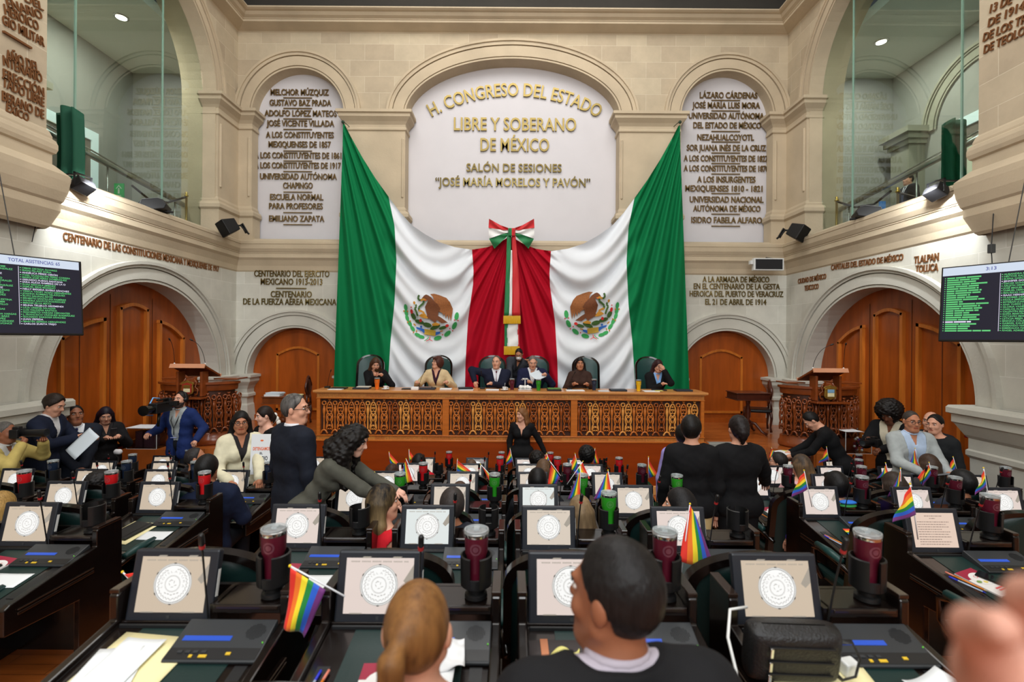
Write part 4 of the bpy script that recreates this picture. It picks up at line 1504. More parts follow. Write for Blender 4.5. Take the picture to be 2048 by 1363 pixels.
for s, nm, px, py, D in ((-1, 'left', 166, 372, 6.55), (1, 'right', 1872, 384, 6.6)):
    p = W(px, py, D)
    t = thing('floodlight', 'black floodlight hanging off the %s ledge on a bracket' % nm, 'lamp', p)
    m = MB()
    R_ = Matrix.Rotation(s * rad(35), 4, 'Y') @ Matrix.Rotation(rad(-15), 4, 'X')
    m.box((-.09, -.11, -.06), (.09, .11, .06), 0, R_)
    m.build('lamp_housing', flood, t, bevel=.01)
    m = MB()
    for q in range(5):
        m.box((-.08, -.1 + q * .045, .06), (.08, -.09 + q * .045, .08), 0, R_)
    m.build('cooling_fins', flood, t)
    m = MB()
    for y in (-.13, .13):
        m.box((-.012, y - .006, -.02), (.012, y + .006, .15))
    m.box((-.012, -.136, .14), (.012, .136, .155))
    m.box((0 if s > 0 else -.30, -.02, .15), (.30 if s > 0 else 0, .02, .165))
    m.build('bracket', flood, t)
for s in (-1, 1):
    spot('floodlight_beam', (s * 5.62, 6.55, 4.95), (s * 6.13, 6.95, 4.45), 130, 120, (.93, .97, 1.), .6, .05)
# white framed black panel speaker, sensor, signs, cables
a, b = W(1506, 541, 10.25), W(1566, 516, 10.25)
t = thing('panel_speaker', 'black panel in a white frame hanging under the ledge on the right', 'speaker', ((a.x + b.x) / 2, 10.22, (a.z + b.z) / 2))
m = MB()
m.cbox((0, .04, 0), (.64, .10, .26))
m.build('frame', white_pl, t, bevel=.006)
m = MB()
m.cbox((0, -.014, 0), (.57, .01, .21))
m.build('grille', mat('panel_grille', (28, 28, 30), .8), t)
m = MB()
m.cbox((-.36, .04, .04), (.06, .08, .08))
m.build('end_box', white_pl, t)
m = MB()
m.tube([(.1, .05, .13), (.1, .3, .19)], .012, 6)
m.build('hanger', black_pl, t)
p = W(1983, 497, 5.9)
t = thing('junction_box', 'small grey box on the cable above the right television', 'box', p)
m = MB()
m.cbox((0, 0, 0), (.06, .05, .11))
m.build('case', mat('junction_grey', (60, 62, 62), .5), t, bevel=.006)
m = MB()
m.tube([(0, 0, .05), (.02, .0, .42), (.16, .1, .62)], .006, 6)
m.tube([(0, 0, -.05), (-.01, -.02, -.2)], .006, 6)
m.build('cable', mat('cable_dark', (40, 40, 40), .6), t)
m = MB()
p = W(72, 440, 6.2)
m.tube([(0, .0, .24), (.0, .0, -.0), (-.05, -.05, -.18), (-.03, -.1, -.32)], .006, 6)
m.tube([(0.0, .0, .1), (.04, -.05, -.1), (.05, -.1, -.3)], .005, 6)
o = m.build('hanging_cable', mat('cable_dark', (40, 40, 40), .6), loc=p, smooth=True)
tag(o, 'thin dark cables hanging from the ledge above the left television', 'cable')
p = W(1941, 866, 6.42)
t = thing('safety_sign', 'small red sign with a white triangle on the right stone pier', 'sign', (p.x, 6.42, p.z), -rad(35))
m = MB()
m.cbox((0, 0, 0), (.12, .008, .13))
m.build('plate', mat('sign_red', (206, 26, 40), .5), t)
m = MB()
m.add([(-.018, -.006, .05), (.018, -.006, .05), (0, -.006, .01)], [(0, 2, 1)])
m.add([(-.05, -.006, -.05), (-.01, -.006, -.05), (-.01, -.006, -.042), (-.05, -.006, -.042)], [(0, 1, 2, 3)])
m.build('pictogram', white_pl, t)
p = W(238, 381, 9.5)
t = thing('exit_sign', 'green sign with a white arrow and figure inside the left gallery', 'sign', p, rad(0))
m = MB()
m.cbox((0, 0, 0), (.19, .02, .28))
m.build('plate', mat('sign_green', (40, 150, 84), .5, emit=.25), t)
m = MB()
m.add([(-.06, -.014, .04), (0, -.014, .11), (.06, -.014, .04), (.045, -.014, .03), (0, -.014, .085), (-.045, -.014, .03)], [(0, 1, 4, 5), (1, 2, 3, 4)])
m.cbox((0, -.014, -.02), (.03, .004, .08))
m.cbox((0, -.014, -.10), (.10, .004, .016))
m.ball((0, -.014, .035), (.014, .004, .014), 8, 6)
m.build('pictogram', white_pl, t)
# posts and rope, wall lamp, hanging cloth inside the galleries
for s, pts in ((-1, ((372, 412),)), (1, ((1674, 412), (1796, 398)))):
    for i, (px, py) in enumerate(pts):
        D = 9.6 if i == 0 else 9.0
        p = W(px, py, D)
        t = thing('rope_post', 'brass rope post behind the %s gallery glass, %s' % ('left' if s < 0 else 'right', ('by the corner pier', 'before the lit doorway')[i]), 'post', (p.x, D, 4.74))
        m = MB()
        m.lathe([(0, 0), (.14, 0), (.14, .02), (.03, .05), (.022, .08), (.022, .86), (.04, .88), (.04, .9), (.015, .92), (.03, .95), (.0, .98)], 14)
        m.build('post_shaft', brass, t, smooth=True)
        m = MB()
        m.tube([(0, 0, .87), (s * .12, -.35, .66), (s * .22, -.7, .62), (s * .3, -1.0, .78)], .02, 8)
        m.build('rope', mat('rope_dark', (52, 40, 38), .8), t, smooth=True)
p = W(216, 330, 8.6)
t = thing('wall_lamp', 'glowing wall lamp shining up and down inside the left gallery', 'lamp', (-8.85, 8.75, 5.85))
m = MB()
m.lathe([(.05, -.1), (.06, -.08), (.06, .08), (.05, .1)], 12)
m.build('lamp_body', steel, t, smooth=True)
for z in (-.11, .11):
    m = MB()
    m.lathe([(0, z), (.045, z)], 12)
    m.build('bulb', lamp_glow, t)
for z in (-.16, .16):
    o = spot('wall_lamp_beam', (-8.8, 8.75, 5.85 + z), (-8.8, 8.75, 5.85 + 8 * z), 30, 120, (1, .7, .35))
m = MB()
p = W(133, 320, 6.75)
m.grid(lambda a, b: (p.x - .25 + .36 * a + .02 * math.sin(b * 3), 6.85 + .05 * math.sin(a * 14), 6.0 - 1.22 * b + .1 * math.sin(a * PI)), 24, 10)
o = m.build('hanging_cloth', mat('gallery_green_cloth', (18, 78, 56), .8), smooth=True, solid=.02)
tag(o, 'dark green cloth hanging inside the left gallery beside the near pier', 'cloth')
m = MB()
p = W(1905, 300, 7.0)
m.grid(lambda a, b: (p.x + .0 + .36 * a, 7.15 + .05 * math.sin(a * 14), 6.05 - 1.3 * b + .1 * math.sin(a * PI)), 24, 10)
o = m.build('hanging_cloth', mat('gallery_green_cloth', (18, 78, 56), .8), smooth=True, solid=.02)
tag(o, 'dark green cloth hanging inside the right gallery beside the near pier', 'cloth')
m = MB()
p = W(1765, 414, 9.1)
m.cbox((0, 0, 0), (.12, .02, .22))
o = m.build('blue_board', mat('board_blue', (70, 130, 200), .5, emit=.2), loc=p)
tag(o, 'small blue board seen low through the right gallery glass', 'board')
# ---------------------------------------------------------------- desks, monitors, consoles, chairs
dwood = mat('ebony_wood', (17, 11, 9), .22, var=.25, vscale=5, coat=.35)
dedge = mat('ebony_edge', (34, 23, 18), .16, coat=.5)
leather_g = mat('green_leather', (15, 40, 38), .42, bump=.05, bscale=120)
leather_t = mat('teal_leather', (26, 62, 60), .38, bump=.05, bscale=120)
mon_pl = mat('monitor_slate', (30, 33, 40), .38)
con_pl = mat('console_grey', (44, 47, 50), .4)
con_pl2 = mat('console_dark', (24, 25, 27), .42)
blue_lcd = mat('blue_display', (50, 96, 216), .3, emit=.8)
red_ring = mat('microphone_ring', (150, 34, 34), .4)
led_g = mat('led_green', (110, 220, 60), .4, emit=.8)
led_r = mat('led_red', (230, 60, 50), .4, emit=.8)
btn_y = mat('button_yellow', (206, 170, 40), .5)
SCR = [mat('screen_cream', (226, 212, 196), .25, emit=.82), mat('screen_warm', (216, 198, 176), .25, emit=.80), mat('screen_cool', (230, 236, 234), .25, emit=.86), mat('screen_pink', (232, 216, 208), .25, emit=.86), mat('screen_grey', (176, 168, 168), .25, emit=.55), mat('screen_document', (240, 214, 196), .25, emit=.8)]
seal_w = mat('seal_white', (246, 246, 244), .3, emit=.95)
seal_d = mat('seal_dark', (120, 118, 114), .3, emit=.3)
seal_m = mat('seal_grey', (212, 209, 204), .3, emit=.7)
steel_b = mat('tumbler_steel', (196, 194, 190), .2, metal=1)
lid_cl = mat('tumbler_lid', (190, 198, 200), .08, alpha=.45, coat=.6)
SLOPE = .145
TZ = .725


def make_desk(loc, label):
    t = thing('legislator_desk', label, 'desk', loc, 0, 'legislators desks')
    prof = [(-.56, .52), (-.56, .655), (-.53, .67), (-.02, .745), (-.02, .84), (.0, .855), (.15, .855), (.17, .84), (.17, 0), (-.14, 0), (-.14, .48)]
    for x0, x1 in ((-.345, -.31), (.31, .345)):
        m = MB()
        m.prism(prof, x0, x1, 'x')
        m.build('side_panel', dwood, t, bevel=.006)
    m = MB()
    T = Matrix.Translation((0, 0, TZ)) @ Matrix.Rotation(math.atan(SLOPE), 4, 'X')
    m.box((-.31, -.555, -.035), (.31, 0.0, 0), 0, T)
    m.box((-.31, -.57, -.05), (.31, -.553, .004), 0, T)
    m.build('work_top', dwood, t, bevel=.004)
    m = MB()
    m.box((-.205, -.53, 0), (.215, -.03, .003), 0, T)
    m.build('leather_mat', leather_g, t)
    for x in (-.26, .265):
        m = MB()
        m.box((x - .022, -.46, .0), (x + .022, -.2, .0025), 0, T)
        m.build('pen_tray', con_pl2, t)
    m = MB()
    m.box((.045, 0, .775), (.31, .15, .80))
    m.box((.045, -.012, .772), (.31, .004, .806))
    m.build('shelf', dwood, t, bevel=.004)
    m = MB()
    m.box((-.31, .02, .68), (.045, .15, .715))
    m.box((-.31, -.004, .69), (.06, .012, .735))
    m.build('monitor_tray', dwood, t, bevel=.003)
    m = MB()
    m.box((-.31, .15, .0), (.31, .17, .80))
    m.box((.03, .0, .60), (.06, .15, .80))
    m.build('front_panel', dwood, t)
    m = MB()
    for s in (-1, 1):
        m.box((s * .328 - .019, -.015, .846), (s * .328 + .019, .16, .862))
        m.box((s * .35 - .004, -.50, .60), (s * .35 + .004, -.05, .615))
        m.box((s * .35 - .004, -.50, .625), (s * .35 + .004, -.05, .632))
    m.box((.06, -.016, .788), (.30, -.010, .803))
    m.build('edge_trim', dedge, t, bevel=.003)
    return know(t)


def seal_mesh():
    m = MB()

    def ring(r0, r1, z, mi, n=40):
        vs = [(r * math.cos(2 * PI * i / n), r * math.sin(2 * PI * i / n), z) for i in range(n) for r in (r0, r1)]
        m.add(vs, [(2 * i, 2 * i + 1, (2 * i + 3) % (2 * n), (2 * i + 2) % (2 * n)) for i in range(n)], mi)
    ring(.070, .075, .0006, 2)
    ring(0, .071, .0008, 0)
    ring(.0665, .0685, .0012, 1)
    ring(.0302, .0312, .0012, 2)
    ring(.0, .029, .0012, 2)
    ring(.0, .027, .0014, 0)
    for k in range(28):
        if 5 < k < 9:
            continue
        q = 2 * PI * k / 28 + PI / 28
        c, s = math.cos(q), math.sin(q)
        p = ell(.056 * c, .056 * s, .0075, .0028, math.degrees(q) + (60 if c < 0 else -60) + (180 if s < 0 else 0), 8)
        m.add([(x, y, .0013) for x, y in p], [tuple(range(8))], 2)
        p = ell(.0575 * c, .0575 * s, .0045, .0015, math.degrees(q) + (60 if c < 0 else -60), 6)
        m.add([(x, y, .0014) for x, y in p], [tuple(range(6))], 0)
    for k in range(6):
        q = rad(30 + 60 * k)
        p = ell(.0745 * math.cos(q), .0745 * math.sin(q), .0022, .006, math.degrees(q), 8)
        m.add([(x, y, .0013) for x, y in p], [tuple(range(8))], 1)
    v, f = text_mesh('LEGISLATURA', .0075, None, extrude=0, spacing=1.5)
    R = .040
    w_ = max(x for x, y, z in v)
    k = R * rad(110) / w_
    m.add([((R + y) * math.sin(x * k / R), (R + y) * math.cos(x * k / R), .0014) for x, y, z in v], f, 2)
    for (x, y, a) in ((-.010, .010, 30), (-.004, .013, -20), (.006, .006, 80), (.012, -.006, 20), (-.012, -.002, -60), (0, -.012, 10)):
        p = ell(x, y, .006, .0016, a, 8)
        m.add([(a_, b_, .0015) for a_, b_ in p], [tuple(range(8))], 2)
    for k in range(-2, 3):
        p = ell(k * .012, -.0405 + abs(k) * .0035, .0052, .0022, k * 17, 8)
        m.add([(a_, b_, .0014) for a_, b_ in p], [tuple(range(8))], 2)
    return m


def make_monitor(loc, label):
    t = thing('desk_monitor', label, 'monitor', loc, 0, 'desk monitors')
    R_ = Matrix.Translation((0, .012, 0)) @ Matrix.Rotation(rad(-13), 4, 'X')
    m = MB()
    m.box((-.168, -.012, .0), (.168, .022, .264), 0, R_)
    m.box((-.13, .022, .04), (.13, .05, .23), 0, R_)
    h = m.build('housing', mon_pl, t, bevel=.008)
    m = MB()
    m.add([(-.134, -.0135, .036), (.134, -.0135, .036), (.134, -.0135, .238), (-.134, -.0135, .238)], [(0, 1, 2, 3)], 0, R_)
    s = m.build('screen', SCR[0], t)
    S = R_ @ Matrix.Translation((.0, -.0137, .139)) @ MX
    m = seal_mesh()
    m.v = [tuple(S @ Vector(p)) for p in m.v]
    m.build('seal', [seal_w, seal_d, seal_m], s)
    m = MB()
    for x, y, w_, hh in ((-.075, .098, .032, .010), (.045, .098, .034, .010)):
        m.add([(x, y, 0), (x + w_, y, 0), (x + w_ + .008, y + .006, 0), (x + .008, y + .006, 0)], [(0, 1, 2, 3)], 0, S)
    m.add([(.134, .02, 0), (.134, .075, 0), (.095, .015, 0), (.112, .0, 0)], [(0, 1, 2, 3)], 0, S)
    m.add([(-.11, -.104, 0), (-.06, -.104, 0), (-.06, -.100, 0), (-.11, -.100, 0)], [(0, 1, 2, 3)], 0, S)
    m.add([(.05, -.104, 0), (.10, -.104, 0), (.10, -.100, 0), (.05, -.100, 0)], [(0, 1, 2, 3)], 0, S)
    for k in range(38):
        if k % 7 != 6:
            m.add([(-.115 + k * .006, .083, 0), (-.111 + k * .006, .083, 0), (-.111 + k * .006, .088, 0), (-.115 + k * .006, .088, 0)], [(0, 1, 2, 3)], 0, S)
    m.build('screen_marks', mat('screen_mark_tan', (196, 186, 172), .3, emit=.6), s)  # small marks of the displayed picture
    m = MB()
    m.box((-.006, -.014, .014), (.006, -.012, .026), 0, R_)
    m.build('maker_badge', con_pl, t)
    m = MB()
    m.box((.1682, -.004, .09), (.1692, .012, .19), 0, R_)
    m.build('side_sticker', white_pl, t)
    m = MB()
    m.box((-.09, .0, -.012), (.09, .10, .004))
    m.box((-.165, -.028, -.006), (.165, -.02, .012))
    m.build('foot', con_pl2, t, bevel=.004)
    return know(t)


def make_console(loc, label):
    t = thing('conference_console', label, 'console', loc, 0, 'voting consoles', (math.atan(SLOPE), 0, 0))
    m = MB()
    m.prism([(-.105, .0), (-.108, .012), (-.10, .016), (-.045, .022), (.09, .042), (.095, .036), (.095, 0)], -.175, .175, 'x')
    b = m.build('body', con_pl, t, bevel=.004)
    m = MB()
    T = Matrix.Translation((0, -.045, .0225)) @ Matrix.Rotation(math.atan2(.02, .135), 4, 'X')
    m.box((-.15, .03, .0), (.035, .052, .0015), 0, T)
    m.build('display', blue_lcd, t)
    m = MB()
    for i in range(11):
        for j in range(11):
            x, y = .0 + (i - 5) * .007, (j - 5) * .007
            if x * x + y * y < .0014:
                m.box((.115 + x - .0022, .075 + y - .0022, 0), (.115 + x + .0022, .075 + y + .0022, .0008), 0, T)
    m.build('speaker_grille', con_pl2, t)
    T2 = Matrix.Translation((0, -.075, .0192)) @ Matrix.Rotation(math.atan2(.006, .055), 4, 'X')
    m = MB()
    m.box((-.168, -.026, 0), (.17, .026, .001), 0, T2)
    m.build('key_strip', con_pl2, t)
    for x, y, w_, mm in ((-.125, .006, .018, con_pl), (-.095, .006, .018, con_pl), (-.065, .006, .018, con_pl), (-.035, .006, .018, con_pl), (-.03, -.014, .03, btn_y), (-.075, -.014, .012, btn_y), (.06, -.002, .018, btn_y)):
        m = MB()
        m.cbox((x, y, .002), (w_, .012, .004), 0, T2)
        m.build('button', mm, t)
    m = MB()
    m.ball((.165, .02, .003), .003, 8, 6, 0, T)
    m.build('indicator', led_g, t)
    m = MB()
    m.cbox((-.02, .112, .006), (.10, .024, .006))
    m.build('name_card', white_pl, t)
    m = MB()
    m.cbox((-.12, .112, .008), (.04, .03, .01))
    m.build('microphone_socket', chrome, t)
    gooseneck(t, (-.12, .112, .01), (-.105, .09, .335), .3, .0105, .0045, red_ring)
    t.scale = (.94, .85, 1)
    return know(t)


def make_holder(loc, label):
    t = thing('cup_holder', label, 'cup holder', loc, 0, 'black cup holders')
    m = MB()
    seg = ((-68, 68), (112, 248))
    for a, b in ((-60, 240), ):
        pass
    n = 10
    # the wall is a ring open at two slots, front and back
    for a0, a1 in ((-72, 72), (108, 252)):
        vs, fs = [], []
        for i in range(n + 1):
            q = rad(a0 + (a1 - a0) * i / n)
            for r, z in ((.055, .05), (.062, .05), (.064, .165), (.057, .168)):
                vs.append((r * math.cos(q), r * math.sin(q), z))
        for i in range(n):
            for j in range(4):
                fs.append((i * 4 + j, i * 4 + (j + 1) % 4, (i + 1) * 4 + (j + 1) % 4, (i + 1) * 4 + j))
        fs += [(0, 1, 2, 3), (n * 4 + 3, n * 4 + 2, n * 4 + 1, n * 4)]
        m.add(vs, fs)
    m.lathe([(.054, .05), (.060, .048), (.062, .085), (.056, .087)], 24)
    m.lathe([(0, .05), (.058, .048), (.05, .04), (0, .038)], 24)
    m.build('cup_ring', black_pl, t, smooth='auto')
    m = MB()
    m.lathe([(.036, .04), (.034, .02), (.044, .014), (.046, .0), (0, 0)], 20)
    m.build('clamp_base', black_pl, t, smooth='auto')
    return know(t)


TUM = {'maroon': (86, 18, 36), 'green': (44, 148, 34), 'red': (212, 28, 34), 'navy': (26, 38, 60), 'orange': (238, 112, 24), 'yellow': (240, 190, 24), 'magenta': (96, 22, 50)}
TPROTO = {}


def make_tumbler(colour, loc, label, group):
    if colour in TPROTO:
        return dup(TPROTO[colour], loc, 0, label, group)
    t = thing('tumbler', label, 'tumbler', loc, 0, group)
    m = MB()
    m.lathe([(0, .006), (.033, .006), (.0335, .02), (.039, .11), (.0455, .125), (.0475, .19)], 28)
    b = m.build('body', mat('tumbler_' + colour, TUM[colour], .38, metal=.15), t, smooth='auto')
    m = MB()
    m.lathe([(.0475, .19), (.048, .191), (.048, .205), (.045, .207)], 28)
    m.lathe([(0, 0), (.031, 0), (.033, .006)], 28)
    m.build('steel_rim', steel_b, t, smooth='auto')
    m = MB()
    m.lathe([(.0495, .203), (.050, .208), (.049, .216), (.043, .216), (.041, .210), (0, .209)], 28)
    m.cbox((.0, .015, .213), (.022, .03, .008))
    m.build('lid', lid_cl, t, smooth='auto')
    m = MB()

    def cyl(u, v, z0=.135):
        q = -PI / 2 + u / .046
        r = .0462 + (z0 + v - .13) * .03
        return (r * math.cos(q), r * math.sin(q), z0 + v)
    for r0, r1 in ((.0, .011), (.016, .023)):
        n = 24
        vs = [cyl(r * math.cos(2 * PI * i / n), r * math.sin(2 * PI * i / n), .15) for i in range(n) for r in (r0, r1)]
        m.add(vs, [(2 * i, 2 * i + 1, (2 * i + 3) % (2 * n), (2 * i + 2) % (2 * n)) for i in range(n)])
    c = TUM[colour]
    m.build('engraved_seal', mat('engraving_' + colour, tuple(int(x * .72 + 60) for x in c), .3, metal=.5), b)
    TPROTO[colour] = know(t)
    return t


def chair_back(mb_f, mb_p, w_, z0, z1, y, tilt, thick=.035):
    """arched back: a framed panel, round at the top"""
    n = 18
    half = w_ / 2
    zs = z1 - half * .8

    def out(k):
        o = [(-half * k, z0 + (1 - k) * .1)]
        o += [(-half * k * math.cos(PI * i / n), zs + half * k * .8 * math.sin(PI * i / n)) for i in range(n + 1)]
        o += [(half * k, z0 + (1 - k) * .1)]
        return o
    A, B = out(1.), out(.86)
    T = Matrix.Translation((0, y, z0)) @ Matrix.Rotation(tilt, 4, 'X') @ Matrix.Translation((0, 0, -z0))

    def cup(x):
        return .09 * (x / half) ** 2
    k = len(A)
    vs = []
    for P in (A, B):
        for d in (-thick, thick * .3):
            vs += [(x, d + cup(x), z) for x, z in P]
    fs = []
    for i in range(k - 1):
        fs += [(i, i + 1, 2 * k + i + 1, 2 * k + i), (k + i, k + i + 1, 3 * k + i + 1, 3 * k + i), (i, i + 1, k + i + 1, k + i), (2 * k + i, 2 * k + i + 1, 3 * k + i + 1, 3 * k + i)]
    mb_f.add(vs, fs, 0, T)
    m = 8
    vs, fs = [], []
    for i in range(1, k):
        pass
    rows = []
    nz = 14
    for j in range(nz + 1):
        f = j / nz
        z = z0 + (zs + half * .8 * .86 - z0) * f
        hw = half * .86 if z < zs else half * .86 * math.sqrt(max(0, 1 - ((z - zs) / (half * .8 * .86 + 1e-6)) ** 2))
        rows.append((z, max(hw, .004)))
    for d0, sgn in ((-thick * .55, -1), (thick * .1, 1)):
        o = len(vs)
        for z, hw in rows:
            for i in range(m + 1):
                x = hw * (2 * i / m - 1)
                bul = .016 * (1 - (2 * i / m - 1) ** 2)
                vs.append((x, d0 + cup(x) + sgn * bul, z))
        for j in range(nz):
            for i in range(m):
                fs.append((o + j * (m + 1) + i, o + j * (m + 1) + i + 1, o + (j + 1) * (m + 1) + i + 1, o + (j + 1) * (m + 1) + i))
    mb_p.add(vs, fs, 0, T)


def make_chair(loc, label, rz=0., w_=.54, z1=1.12, name='legislator_chair', group='legislators chairs', pad=leather_g, big=False):
    t = thing(name, label, 'chair', loc, rz, group)
    f, p = MB(), MB()
    chair_back(f, p, w_, .46, z1, -.25, rad(8))
    f.build('back_frame', dwood, t, smooth='auto')
    p.build('back_cushion', pad, t, smooth=True)
    m = MB()
    m.box((-.24, -.24, .40), (.24, .25, .49))
    m.build('seat', pad, t, bevel=.035, seg=3)
    for s in (-1, 1):
        m = MB()
        m.tube([(s * .25, -.26, .60), (s * .275, -.1, .645), (s * .275, .12, .65), (s * .27, .2, .62), (s * .265, .2, .5), (s * .25, .12, .42)], [.018, .02, .02, .02, .018, .018], 8)
        a = m.build('armrest', dwood, t, smooth=True)
        m = MB()
        m.tube([(s * .275, -.14, .668), (s * .278, .0, .675), (s * .275, .15, .668)], [.024, .03, .024], 8)
        m.build('arm_pad', leather_t, a, smooth=True)
    m = MB()
    m.lathe([(.03, .40), (.03, .2), (.045, .18), (.045, .1), (.0, .1)], 12)
    m.build('pedestal', black_pl, t, smooth='auto')
    for k in range(5):
        q = PI / 2 + 2 * PI * k / 5
        m = MB()
        c, s_ = math.cos(q), math.sin(q)
        m.tube([(c * .03, s_ * .03, .12), (c * .2, s_ * .2, .085), (c * .29, s_ * .29, .065)], [.028, .022, .018], 8)
        m.ball((c * .29, s_ * .29, .03), .03, 8, 6)
        m.build('foot', black_pl, t, smooth=True)
    return know(t)


ORD = ('nearest', 'second', 'third', 'fourth', 'fifth', 'farthest')
CEN = [(-1.19, 'second left of the central aisle'), (-.378, 'first left of the central aisle'), (.378, 'first right of the central aisle'), (1.19, 'second right of the central aisle')]
LEFT = [(-2.87, 'left block by the gangway'), (-3.67, 'left block second from gangway'), (-4.42, 'left block third from gangway'), (-5.22, 'left block by the wall')]
RIGHT = [(2.78, 'right block by the gangway'), (3.58, 'right block second from gangway'), (4.35, 'right block third from gangway'), (5.15, 'right block by the wall')]
SEATS = []
for r in range(6):
    for i, (x, w_) in enumerate(CEN):
        SEATS.append((r, 'C%d' % (i + 1), x, w_))
for i, rows in enumerate(((1, 2, 3, 4, 5), (2, 3, 4, 5), (2, 3, 4, 5), (3, 4, 5))):
    for r in rows:
        SEATS.append((r, 'L%d' % (i + 1), LEFT[i][0], LEFT[i][1]))
        SEATS.append((r, 'R%d' % (i + 1), RIGHT[i][0], RIGHT[i][1]))
# colour of the tumbler in each holder (None: the holder is empty)
CUPS = {(0, 'C'): 'maroon', (1, 'C'): None, (1, 'C3'): 'green', (1, 'L1'): None, (1, 'R1'): 'maroon', (2, 'C'): 'green', (2, 'L'): 'red', (2, 'R'): 'maroon',
        (3, 'C1'): 'red', (3, 'C2'): None, (3, 'C3'): 'maroon', (3, 'C4'): 'maroon', (3, 'L'): 'navy', (3, 'R'): 'maroon', (4, 'C1'): None, (4, 'C'): 'red', (4, 'L'): 'navy', (4, 'R'): 'maroon', (5, 'C'): 'red', (5, 'C4'): None, (5, 'L'): 'navy', (5, 'L2'): 'orange', (5, 'R'): 'maroon'}
SCREEN_OF = {(0, 'C1'): 1, (0, 'C2'): 3, (0, 'C3'): 3, (0, 'C4'): 1, (1, 'C1'): 3, (1, 'C2'): 2, (1, 'C3'): 0, (1, 'C4'): 3, (1, 'L1'): 1, (1, 'R1'): 5, (5, 'C2'): 4}
NO_MON = set()
DESK, MON, CON, HOLD, CHAIR = None, None, None, None, None
rs = random.Random(11)
POS = {}
for r, cn, x, wd in SEATS:
    y, z = DROW[r], ZROW[r]
    POS[(r, cn)] = (x, y, z)
    where = '%s row, %s' % (ORD[r], wd)
    lab = 'glossy ebony wooden desk, ' + where
    d = make_desk((x, y, z), lab) if DESK is None else dup(DESK, (x, y, z), 0, lab)
    DESK = DESK or d
    si = SCREEN_OF.get((r, cn), 1 if cn[0] == 'L' else rs.choice((0, 0, 2, 3)) if cn[0] == 'C' else rs.choice((0, 3, 3)))
    lab = ('monitor showing a document page, ' if si == 5 else 'monitor showing a silver seal, ') + where
    loc = (x - .135, y, z + TZ)
    o = make_monitor(loc, lab) if MON is None else dup(MON, loc, 0, lab)
    MON = MON or o
    sc = [c for c in o.children if c.name.startswith('screen')][0]
    sc.material_slots[0].link = 'OBJECT'
    sc.material_slots[0].material = SCR[si]
    if si == 5:
        for g in list(sc.children):
            bpy.data.objects.remove(g)
        m = MB()
        for k, (w0, w1) in enumerate(((-.05, .06), (-.02, .02), (-.10, .10), (-.10, .08), (-.10, .095), (-.10, .05), (-.10, .10), (-.10, .09), (-.10, .10), (-.10, .04), (-.10, .10), (-.10, .085))):
            zz = .218 - k * .0145 - (.006 if k > 1 else 0)
            u = w0
            while u < w1:
                u2 = min(w1, u + rs.uniform(.008, .022))
                m.add([(u, -.0142, zz), (u2 - .003, -.0142, zz), (u2 - .003, -.0142, zz + .0035), (u, -.0142, zz + .0035)], [(0, 1, 2, 3)], 0, Matrix.Translation((0, .012, 0)) @ Matrix.Rotation(rad(-13), 4, 'X'))
                u = u2
        m.build('page_lines', mat('page_ink', (170, 140, 130), .4, emit=.4), sc)
    lab = 'grey conference console with blue display, ' + where
    loc = (x + .147, y - .105, z + TZ - .105 * SLOPE + .002)
    o = make_console(loc, lab) if CON is None else dup(CON, loc, 0, lab, rot=(math.atan(SLOPE), 0, 0))
    CON = CON or o
    mic = [c for c in o.children if c.name.startswith('microphone') and 'socket' not in c.name][0]
    mic.rotation_euler = (0, 0, 0)
    loc = (x + .245, y + .065, z + .806)
    o = None
    cup = CUPS.get((r, cn), CUPS.get((r, cn[0])))
    lab = ('black cup holder, ' if cup else 'empty black cup holder, ') + where
    o = make_holder(loc, lab) if HOLD is None else dup(HOLD, loc, rs.uniform(-.25, .25), lab)
    HOLD = HOLD or o
    if cup:
        make_tumbler(cup, (loc[0], loc[1], loc[2] + .052), '%s steel tumbler in a black holder, %s' % (cup if cup != 'navy' else 'navy blue', where), 'steel tumblers on the desks')
    if (r > 0 or cn in ('C2', 'C3')) and (r, cn) not in ((4, 'L1'), (4, 'R4')):
        loc = (x - .14, y - .52, z)
        lab = 'arched green leather chair, ' + where
        o = make_chair(loc, lab) if CHAIR is None else dup(CHAIR, loc, rs.uniform(-.08, .08), lab)
        CHAIR = CHAIR or o
# chairs of the dais
DC = None
for px, nm in ((742, 'leftmost on the dais, behind the orange tumbler'), (878, 'second from the left on the dais'), (985, 'third from the left on the dais'), (1071, 'third from the right on the dais'), (1171, 'second from the right on the dais'), (1297, 'rightmost on the dais, behind the yellow tumbler')):
    p = W(px, 712, 9.95)
    lab = 'high backed dark teal leather chair, ' + nm
    loc = (p.x, 9.66, DZ + .17)
    if DC is None:
        DC = make_chair(loc, lab, PI, .57, 1.36, 'dais_chair', 'chairs on the dais', leather_t)
    else:
        dup(DC, loc, PI, lab)
m = MB()
m.box((-DX + .05, 9.2, DZ), (DX - .05, 10.2, DZ + .17))
struct(m, 'floor_dais_riser', plank, 'low riser behind the dais desk')
# ---------------------------------------------------------------- people: smooth bodies grown from blended limbs
V3 = np.array


